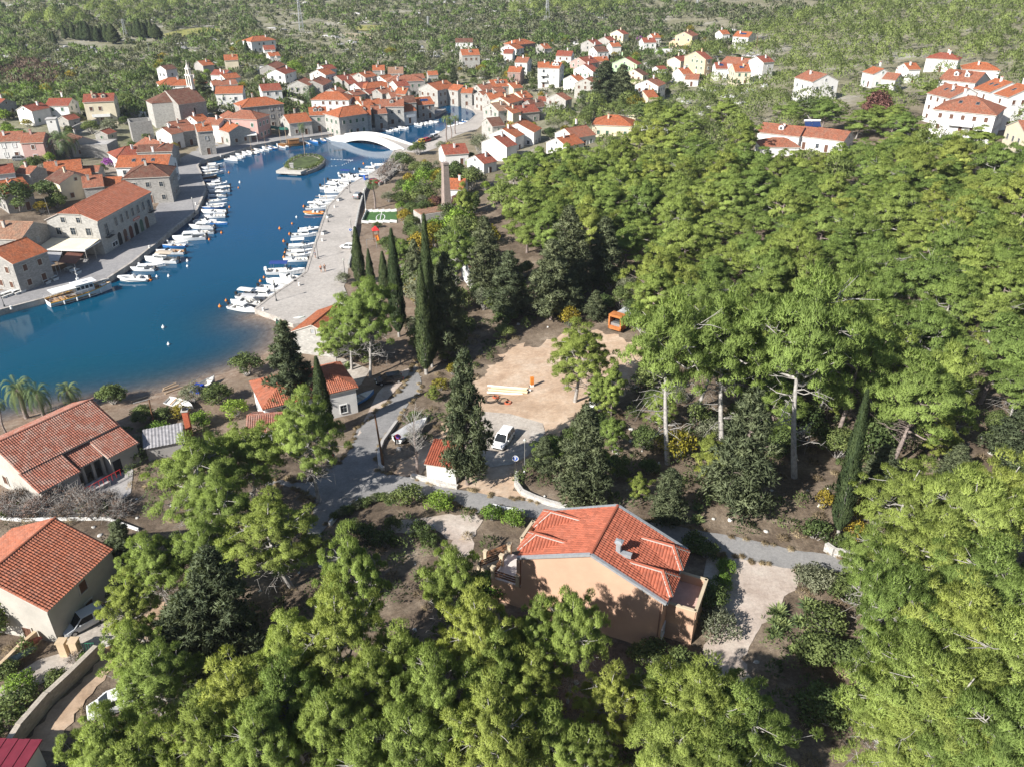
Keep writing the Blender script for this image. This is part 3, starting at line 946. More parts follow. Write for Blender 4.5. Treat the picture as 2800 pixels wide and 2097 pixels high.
def gen_bush(seed,h,R,n=1500,L=0.26,W=0.15,flat=None,hollow=0.5,stems=5,leafs=True,twig=False):
 rng = np.random.default_rng(seed)
 mb = MB()
 k = 13
 C = []; RR = []; T = []
 for i in range(k):
  a = i * 2.4 + rng.normal(0,0.3); f = math.sqrt((i + 0.4) / k)
  zc = h * (0.45 + 0.35 * (1 - f * f) + rng.normal(0,0.05))
  C.append((math.cos(a) * R * f * 0.72,math.sin(a) * R * f * 0.72,zc)); RR.append(R * rng.uniform(0.28,0.46)); T.append(rng.uniform(0.15,0.9))
  limb(mb,(0.1 * math.cos(a),0.1 * math.sin(a),-0.2),C[-1],0.016 * h + 0.02,0.015,rng,3,0.03,4)
  if twig:
   for q in range(14):
    e = np.array(C[-1]) + rng.normal(0,0.42 * R,3) * np.array([1,1,0.7])
    limb(mb,np.array(C[-1]) * np.array([.7,.7,.75]),e,0.022,0.008,rng,2,0,3)
 C = np.array(C); RR = np.array(RR); T = np.array(T)
 m = max(4,n // k)
 d = unit(rng.normal(0,1,(k * m,3)))
 p = np.repeat(C,m,0) + d * np.repeat(RR,m)[:,None] * rng.uniform(hollow,1.05,(k * m,1)) * np.array([1,1,0.42 * h / R + 0.3 if h < 1.6 * R else 0.9])
 p[:,2] = np.maximum(p[:,2],0.05)
 if leafs: V,t = leaves(p,L,W,rng,np.repeat(T,m),0.7,nout=d + np.array([0,0,0.25]))
 else: V,t = blades(p,d + np.array([0,0,0.5]),L,W,4,rng,0.6,np.repeat(T,m))
 return mb,V,t
def gen_palm(seed,h,L=2.6,nf=34,tr=0.20,droop=1.0):
 rng = np.random.default_rng(seed)
 mb = MB()
 pts = [(0.04 * h * math.sin(i * 0.6),0,h * i / 8 - (0.3 if i == 0 else 0)) for i in range(9)]
 mb.tube(pts,[tr * (1.25 if i == 0 else 1.0 + 0.08 * (i % 2)) for i in range(9)],8,cap=False)
 mb.lathe([(tr * 0.9,-0.3),(tr * 1.9,0.05),(tr * 1.5,0.45),(0.05,0.7)],9,0,(pts[-1][0],0,h))
 top = np.array(pts[-1]) + np.array([0,0,0.4])
 Vs = []; Ts = []
 for k in range(nf):
  a = k * 2.4; e0 = rng.uniform(-0.25,1.25)
  pr = None
  n = 22; p = top.copy(); el = e0
  tnt = np.clip(0.25 + 0.5 * (e0 + 0.25) + rng.normal(0,0.12),0,1)
  for i in range(n):
   d = np.array([math.cos(a) * math.cos(el),math.sin(a) * math.cos(el),math.sin(el)])
   q = p + d * (L / n)
   s = np.array([-math.sin(a),math.cos(a),0])
   w = 0.52 * L * 0.26 * math.sin(PI * (i + 1.2) / (n + 1.5)) + 0.05
   for sg in (-1,1):
    tip = p + s * sg * w + d * w * 0.55 + np.array([0,0,-0.25 * w])
    Vs += [p,p + (q - p) * .42,tip]; Ts += [tnt] * 3
    m_ = (p + q) / 2
    tip2 = m_ + s * sg * w * 0.97 + d * w * 0.5 + np.array([0,0,-0.30 * w])
    Vs += [m_ - d * 0.012,m_ + d * 0.018,tip2]; Ts += [min(1,tnt + 0.1)] * 3
   p = q; el -= droop * (0.055 + 0.0085 * i)
 return mb,np.array(Vs),np.array(Ts)
def gen_rosette(seed,n=60,L=1.0,W=0.09):
 rng = np.random.default_rng(seed)
 Vs = []; Ts = []
 for k in range(n):
  a = k * 2.4; el = rng.uniform(0.05,1.4)
  d = np.array([math.cos(a) * math.cos(el),math.sin(a) * math.cos(el),math.sin(el)])
  s = np.array([-math.sin(a),math.cos(a),0]) * W
  l = L * rng.uniform(0.75,1.05); m_ = d * l * 0.55; t = d * l + np.array([0,0,-0.06 * l])
  b = np.array([0,0,0.12])
  Vs += [b - s * .6,b + s * .6,b + m_ + s,b - s * .6,b + m_ + s,b + m_ - s,b + m_ - s,b + m_ + s,b + t]
  Ts += [float(np.clip(0.25 + 0.5 * math.sin(el) + rng.normal(0,0.15),0,1))] * 9
 return np.array(Vs),np.array(Ts)
def gen_bare(seed,h,R):
 rng = np.random.default_rng(seed)
 mb = MB()
 mb.tube([(0,0,-0.4),(0.05,0,h * 0.25),(-0.05,0.05,h * 0.55),(0.02,0,h * 0.98)],[0.2,0.16,0.11,0.02],6,cap=False)
 tw = MB()
 for k in range(70):
  z = h * (0.3 + 0.55 * rng.random()); a = rng.uniform(0,6.28); L = R * rng.uniform(0.5,1.1)
  e = np.array([math.cos(a) * L,math.sin(a) * L,z + L * rng.uniform(0.7,1.6)])
  limb(tw,(0,0,z),e,0.035,0.012,rng,3,-0.1,3)
  for q in range(5):
   s = rng.uniform(0.4,1); p = np.array([0,0,z]) * (1 - s) + e * s
   limb(tw,p,p + np.array([rng.normal(0,.3),rng.normal(0,.3),rng.uniform(.2,.8)]),0.012,0.006,rng,2,0,3)
 return mb,tw

PROTO = {}
def mesh_only(mb,name,m,smooth=True):
 me = bpy.data.meshes.new(name)
 me.from_pydata(mb.v,[],mb.f)
 me.materials.append(m)
 if smooth: me.polygons.foreach_set('use_smooth',[True] * len(mb.f))
 me.update()
 return me
def reg(key,g,crown_m,bark_m):
 mb,V,t = g
 PROTO[key] = (mesh_only(mb,key + '_trunk',bark_m),crown_mesh(key + '_crown',V,t,crown_m))
for i,(h,R,cb,um) in enumerate(((14,4.6,0.34,0.1),(12,4.2,0.22,0.0),(15,5.2,0.5,0.45),(11,4.4,0.2,0.15),(13,3.7,0.26,0.0))):
 reg('pine%d' % i,gen_pine(100 + i,h,R,cb,150,72,0.0,0.34,16,um,bw=0.075,rc=(0.10,0.19)),PINEY if i == 1 else PINE,BARK2 if i in (2,3) else BARK)
# finer trees for the ones close to the viewer
for i,(h,R,cb,um) in enumerate(((13,4.6,0.36,0.05),(12,4.9,0.4,0.3),(14,4.4,0.34,0.0))):
 reg('near%d' % i,gen_pine(200 + i,h,R,cb,210,88,0.05,0.28,40,um,bw=0.052,rc=(0.085,0.16)),PINEY if i == 2 else PINE,BARK2)
for i,(h,R) in enumerate(((12,2.9),(13,3.6))):
 reg('dark%d' % i,gen_dark(300 + i,h,R),DARKC,BARK)
for i,(h,R) in enumerate(((16,1.35),(14,1.5))):
 reg('cyp%d' % i,gen_cypress(400 + i,h,R,6000),CYP,BARK2)
for i,(h,R) in enumerate(((5,2.8),(4.2,2.5),(6,2.8))):
 reg('leaf%d' % i,gen_bush(500 + i,h,R,3600,0.30,0.19),LEAF,BARK2)
for i,(h,R) in enumerate(((1.8,1.4),(1.6,1.5))):
 reg('bush%d' % i,gen_bush(520 + i,h,R,1500,0.20,0.12),LEAF,BARK2)
 reg('brightbush%d' % i,gen_bush(530 + i,h,R,1900,0.17,0.11),LEAFB,BARK2)
 reg('olivebush%d' % i,gen_bush(540 + i,h,R,1500,0.20,0.08),OLIVE,BARK2)
reg('olivetree',gen_bush(550,4.5,2.6,3000,0.28,0.12),OLIVE,BARK2)
reg('drybush',gen_bush(560,2.2,1.6,700,0.16,0.08,twig=True),DRYL,BARK2)
reg('deadtree',gen_bush(570,8,3.4,5200,0.36,0.20),REDL,BARK)
reg('purplebush',gen_bush(580,2.2,1.4,900,0.2,0.16),PURPLE,BARK2)
reg('yellowbush',gen_bush(590,2.4,1.5,1200,0.2,0.14),YELLOW,BARK2)
reg('greentree',gen_bush(595,6.5,3.2,4600,0.30,0.2),LEAFB,BARK2)
reg('palm0',gen_palm(600,6.5,2.6),PALMF,BARK)
reg('palm1',gen_palm(601,2.6,3.6,46,0.38,0.8),PALMF,BARK)
NORMALS.clear(); _v,_t = gen_rosette(610)
AGAVE_ME = crown_mesh('agave_leaves',_v,_t,AGAVE)
SIZE = {'pine0': (14,4.6),'pine1': (12,4.2),'pine2': (15,5.2),'pine3': (11,4.4),'pine4': (13,3.7),'near0': (13,4.6),'near1': (12,4.9),'near2': (14,4.4),
  'dark0': (12,2.9),'dark1': (13,3.6),'cyp0': (16,1.35),'cyp1': (14,1.5),'leaf0': (5,2.8),'leaf1': (4.2,2.5),'leaf2': (6,2.8),'bush0': (1.8,1.4),'bush1': (1.6,1.5),
  'brightbush0': (1.8,1.4),'brightbush1': (1.6,1.5),'olivebush0': (1.8,1.4),'olivebush1': (1.6,1.5),'olivetree': (4.5,2.6),'drybush': (2.2,1.6),'deadtree': (8,3.4),
  'purplebush': (2.2,1.4),'yellowbush': (2.4,1.5),'greentree': (6.5,3.2),'palm0': (6.5,2.6),'palm1': (2.6,3.6)}
PART = {'cyp': ('trunk','crown'),'pin': ('trunk','crown')}
def plant(key,x,y,h,R,name,label,cat='tree',group=None,z=None,lean=(0,0),rz=None):
 sh,sr = SIZE[key]
 o = empty(name,(x,y,(gz(x,y) if z is None else z)),random.uniform(0,6.28) if rz is None else rz,label,cat,group)
 o.rotation_euler[0] = lean[0]; o.rotation_euler[1] = lean[1]
 o.scale = (R / sr,R / sr,h / sh)
 shrub = 'bush' in key
 for nm,me in (('stem' if shrub else 'trunk',PROTO[key][0]),('foliage' if shrub else ('fronds' if 'palm' in key else 'crown'),PROTO[key][1])):
  link(nm,me,o)
 return o
def plant_px(key,u,v,h,R,name,label,cat='tree',group=None,at=0.0,lean=(0,0),rz=None):
 """u, v: where the picture shows the point at `at` x height"""
 p = G(u,v,at * h)
 return plant(key,p[0],p[1],h,R,name,label,cat,group,None,lean,rz)


# ================================================================== BUILDINGS
WINCACHE = {}
def bars(mb,w,h,t,dpt,y,mat_=0):
 mb.box((0,y,h / 2 - 0.0 + h / 2 + t / 2),(w + 2 * t,dpt,t),mat_)
 mb.box((0,y,-t / 2),(w + 2 * t + 0.06,dpt + 0.04,t),mat_)
 for s in (-1,1): mb.box((s * (w / 2 + t / 2),y,h / 2),(t,dpt,h),mat_)
def win_meshes(w,h,style,frame):
 """window in the plane y = 0 looking towards -y, sill at z = 0"""
 k = (round(w,2),round(h,2),style,frame.name)
 if k in WINCACHE: return WINCACHE[k]
 fm = MB(); bars(fm,w,h,0.11,0.12,-0.05)
 if style in ('open','door'):
  pass
 pm = MB(); pm.box((0,-0.012,h / 2),(w,0.02,h),0)
 pm.box((0,-0.03,h / 2),(0.04,0.03,h),1)
 pm.box((0,-0.03,h * 0.62),(w,0.03,0.035),1)
 def me(mb,ms,nm):
  x = bpy.data.meshes.new(nm); x.from_pydata(mb.v,[],mb.f)
  for q in ms: x.materials.append(q)
  x.polygons.foreach_set('material_index',mb.m); x.update(); return x
 leaf = {'green': GREENSH,'brown': BROWNSH,'grey': GREYSH,'white': WHITE,'open': GLASS,'door': BROWNSH}[style]
 a = me(fm,[frame],'window_frame')
 b = me(pm,[leaf,GREYSH if style == 'open' else leaf],'window_pane')
 sm = None
 WINCACHE[k] = (a,b)
 return WINCACHE[k]
def put_window(root,x,y,z,ang,w,h,style,frame,near,name='window'):
 a,b = win_meshes(w,h,style,frame)
 o = link(name,a,root)
 o.location = (x,y,z); o.rotation_euler = (0,0,ang)
 p = link('pane' if name == 'window' else 'panel',b,o)
 return o
HOUSES = []
RECTS = []
def wall_sides(hl,hw):
 """(midpoint, outward angle so that -y looks out, length)"""
 return [((0,-hw),0.0,2 * hl),((hl,0),PI / 2,2 * hw),((0,hw),PI,2 * hl),((-hl,0),-PI / 2,2 * hw)]
def gable_house(root,hl,hw,eh,rise_,typ,wallm,roofm,roofname='roof',over=0.35,base=-1.4,z0=0.0,wallname='wall',trim=None):
 """walls and roof of one block, ridge along local x, centred on the root"""
 rh = eh + rise_
 w = MB()
 hipL,hipR = typ in ('h','l'),typ in ('h','r')
 # walls
 C = [(-hl,-hw),(hl,-hw),(hl,hw),(-hl,hw)]
 for i in range(4):
  a,b = C[i],C[(i + 1) % 4]
  gable = (i == 1 and not hipR) or (i == 3 and not hipL)
  pts = [(a[0],a[1],base),(b[0],b[1],base),(b[0],b[1],eh)]
  if gable: pts.append((a[0] * 0.5 + b[0] * 0.5,0,rh - 0.02))
  pts.append((a[0],a[1],eh))
  w.quad_uv(pts,0)
 wo = w.build(wallname,wallm,root)
 wo.location.z = z0
 # roof slab
 m = MB()
 t = 0.16
 k = rise_ / hw
 oe = over; og = over * 0.6
 ye = hw + oe; ze = eh - k * oe
 xl = -hl - (oe if hipL else og); xr = hl + (oe if hipR else og)
 rl = (-hl + hw * 0.95) if hipL else xl
 rr = (hl - hw * 0.95) if hipR else xr
 if rl > rr: rl = rr = (rl + rr) / 2
 R1,R2 = (rl,0,rh),(rr,0,rh)
 A,B_,C_,D_ = (xl,-ye,ze),(xr,-ye,ze),(xr,ye,ze),(xl,ye,ze)
 up = Vector((0,0,t))
 def tp(p): return (p[0],p[1],p[2] + t)
 m.quad_uv([tp(A),tp(B_),tp(R2),tp(R1)] if rl < rr else [tp(A),tp(B_),tp(R1)],0)
 m.quad_uv([tp(C_),tp(D_),tp(R1),tp(R2)] if rl < rr else [tp(C_),tp(D_),tp(R1)],0)
 if hipL: m.quad_uv([tp(D_),tp(A),tp(R1)],0)
 if hipR: m.quad_uv([tp(B_),tp(C_),tp(R2)],0)
 # undersides + rims
 m.face([A,R1,R2,B_],1); m.face([C_,R2,R1,D_],1)
 m.face([A,B_,tp(B_),tp(A)],1); m.face([C_,D_,tp(D_),tp(C_)],1)
 if not hipL: m.face([R1,A,tp(A),tp(R1)],1); m.face([D_,R1,tp(R1),tp(D_)],1)
 else: m.face([D_,A,tp(A),tp(D_)],1); m.face([A,D_,R1],1)
 if not hipR: m.face([B_,R2,tp(R2),tp(B_)],1); m.face([R2,C_,tp(C_),tp(R2)],1)
 else: m.face([B_,C_,tp(C_),tp(B_)],1); m.face([C_,B_,R2],1)
 # ridge and hip caps
 if rr - rl > 0.3: m.tube([tp(R1),tp(R2)],0.13,6,0)
 if hipL:
  for q in (A,D_): m.tube([tp(q),tp(R1)],0.12,5,0)
 if hipR:
  for q in (B_,C_): m.tube([tp(q),tp(R2)],0.12,5,0)
 ro = m.build(roofname,[roofm,trim or FRAME],root)
 ro.location.z = z0
 return wo,ro
def house(zone,x1,y1,x2,y2,hw,eh,wall,roof,label,typ='g',cat='house',pitch=0.43,name='house',chim=1,win=None,dorm=0,sky=0,solar=0,balc=0,group='houses of the harbour town',door=True,over=0.3,wspace=2.7,frame=None):
 rs = pitch * hw
 rh = eh + rs
 p1 = G(*Z(zone,x1,y1),dz=rh); p2 = G(*Z(zone,x2,y2),dz=rh)
 c = (p1 + p2) / 2
 ang = math.atan2(p2[1] - p1[1],p2[0] - p1[0])
 L = math.hypot(p2[0] - p1[0],p2[1] - p1[1])
 if typ == 'h': hl = max(L / 2 + hw * 0.95,hw * 1.02)
 elif typ in ('l','r'):
  hl = L / 2 + hw * 0.475
  sg = -1 if typ == 'l' else 1
  c = c + np.array([math.cos(ang),math.sin(ang),0]) * sg * hw * 0.475
 else: hl = max(L / 2,2.4)
 hl = min(hl,13)
 cs,sn = math.cos(ang),math.sin(ang)
 zg = min(gz(c[0] + a * hl * cs - b * hw * sn,c[1] + a * hl * sn + b * hw * cs) for a in (-1,1) for b in (-1,1))
 zg = (zg + gz(c[0],c[1])) / 2
 root = empty(name,(c[0],c[1],zg),ang,label,cat,group)
 gable_house(root,hl,hw,eh,rs,typ,WALLS[wall],ROOFS[roof],over=over)
 rnd = random.Random(label)
 dist = math.hypot(c[0],c[1])
 style = win or rnd.choice({'W': ['open','open','green','grey','brown'],'S': ['green','open','brown','grey','open'],'C': ['brown','green','open'],'P': ['green','open'],'G': ['open','brown'],
      'Y': ['green','open'],'K': ['open'],'N': ['open'],'X': ['open'],'H': ['brown'],'L': ['green','open','brown']}[wall])
 fr = frame or (WHITE if wall in 'WYPN' else FRAME)
 fl = max(1,int((eh + 0.4) / 2.75))
 fh = eh / fl
 did_door = not door
 for si,((mx_,my_),a,ln) in enumerate(wall_sides(hl,hw)):
  na = ang + a - PI / 2
  nrm = (math.cos(na),math.sin(na))
  mw = (c[0] + mx_ * cs - my_ * sn,c[1] + mx_ * sn + my_ * cs)
  tocam = (-mw[0],-mw[1]); d_ = math.hypot(*tocam)
  if (nrm[0] * tocam[0] + nrm[1] * tocam[1]) / d_ < -0.12: continue
  n = max(1,int((ln - 1.0) / wspace))
  for f in range(fl):
   for k in range(n):
    if rnd.random() < 0.12: continue
    off = (k + 0.5) / n * (ln - 1.2) - (ln - 1.2) / 2
    ww,wh = (0.95,1.25) if fl > 1 or eh > 3 else (0.8,0.9)
    zz = f * fh + 0.95
    nm = 'window'; st = style
    if f == 0 and not did_door and k == n // 2:
     nm = 'door'; st = 'door'; ww,wh = 1.05,2.1; zz = 0.12; did_door = True
    elif f == 0 and rnd.random() < 0.25: st = 'brown' if wall in 'SL' else style
    lx = mx_ + off * math.cos(a); ly = my_ + off * math.sin(a)
    put_window(root,lx,ly,zz,a,ww,wh,st,fr,dist < 260,nm)
  if (si in (1,3)) and typ == 'g' and rs > 1.5 and rnd.random() < 0.7:
   put_window(root,mx_,my_,eh + 0.15,a,0.7,0.8,style,fr,dist < 260)
 # which slope looks at the viewer
 sl = 1 if (-sn * -c[0] + cs * -c[1]) > 0 else -1
 k = rs / hw
 def on_slope(t,s,up=0.16):
  return (t * hl * 0.8,sl * hw * s,rh - rs * s + up)
 sa = math.atan(k)
 for i in range(chim):
  t = rnd.uniform(-0.6,0.6)
  m = MB()
  x,y,z = on_slope(t,rnd.choice((0.12,0.35)) * rnd.choice((1,1,-1)))
  m.box((x,y,z + 0.45),(0.55,0.55,1.5)); m.box((x,y,z + 1.26),(0.75,0.75,0.1)); m.box((x,y,z + 1.40),(0.45,0.45,0.16),1)
  m.build('chimney',[WALLS[wall] if wall in 'WCYPN' else FRAME,ROOFS[roof]],root)
 for i in range(dorm):
  t = (i + 0.5) / dorm * 1.5 - 0.75
  x,y,z = on_slope(t,0.55,0)
  m = MB()
  dw,dh,dl = 0.75,1.15,hw * 0.62
  y2 = y - sl * dl
  ys = sorted((y,y2))
  m.box((x,(y + y2) / 2,z + dh / 2 - 0.25),(dw * 2,dl,dh + 0.5),0)
  for s in (-1,1):
   q = [(x + s * (dw + .15),y + sl * .15,z + dh),(x,y + sl * .15,z + dh + .55),(x,y2,z + dh + .55),(x + s * (dw + .15),y2,z + dh)]
   m.quad_uv(q if s * sl < 0 else q[::-1],1)
  m.face([(x - dw,y,z + dh),(x + dw,y,z + dh),(x,y,z + dh + .5)] if sl < 0 else [(x + dw,y,z + dh),(x - dw,y,z + dh),(x,y,z + dh + .5)],0)
  do = m.build('dormer',[WALLS[wall],ROOFS[roof]],root)
  wo_ = put_window(do,x,y + sl * 0.0,z + 0.25,0 if sl < 0 else PI,0.7,0.75,'open',fr,False)
 for i in range(sky):
  t = (i + 0.5) / sky * 1.4 - 0.7
  x,y,z = on_slope(t,0.45,0.24)
  m = MB(); m.box((0,0,0),(0.95,1.3,0.10),1); m.box((0,0,0.06),(0.75,1.1,0.03),0)
  o = m.build('skylight',[GLASS,METAL],root)
  o.location = (x,y,z); o.rotation_euler = (-sl * sa,0,0)
 for i in range(solar):
  t = (i + 0.5) / solar * 1.0 - 0.5
  x,y,z = on_slope(t,0.45,0.30)
  m = MB(); m.box((0,0,0),(2.0,1.5,0.06),1); m.box((0,0,0.04),(1.85,1.36,0.03),0)
  o = m.build('solar_panel',[mat('solar_blue',(0.02,0.04,0.12),0.2,0.1,4,spec=0.6),METAL],root)
  o.location = (x,y,z); o.rotation_euler = (-sl * sa,0,0)
 for i in range(balc):
  m = MB(); y = sl * (hw + 0.6)
  m.box((0,y,2.75 + i * 2.75),(min(2 * hl * 0.6,6),1.3,0.16))
  m.box((0,y + sl * 0.6,3.25 + i * 2.75),(min(2 * hl * 0.6,6),0.06,0.85))
  for s in (-1,1): m.box((s * min(hl * 0.6,3),y,3.25 + i * 2.75),(0.06,1.2,0.85))
  m.build('balcony',WHITE,root)
 # picture rectangle of the building, for keeping trees from hiding it
 us = []; vs2 = []
 for a in (-1,1):
  for b in (-1,1):
   for z in (0.72 * eh,rh):
    q = proj((c[0] + a * hl * cs - b * hw * sn,c[1] + a * hl * sn + b * hw * cs,zg + z)); us.append(q[0]); vs2.append(q[1])
 RECTS.append((min(us),min(vs2),max(us),max(vs2),dist))
 HOUSES.append((c[0],c[1],max(hl,hw)))
 return root,hl,hw,eh,rs

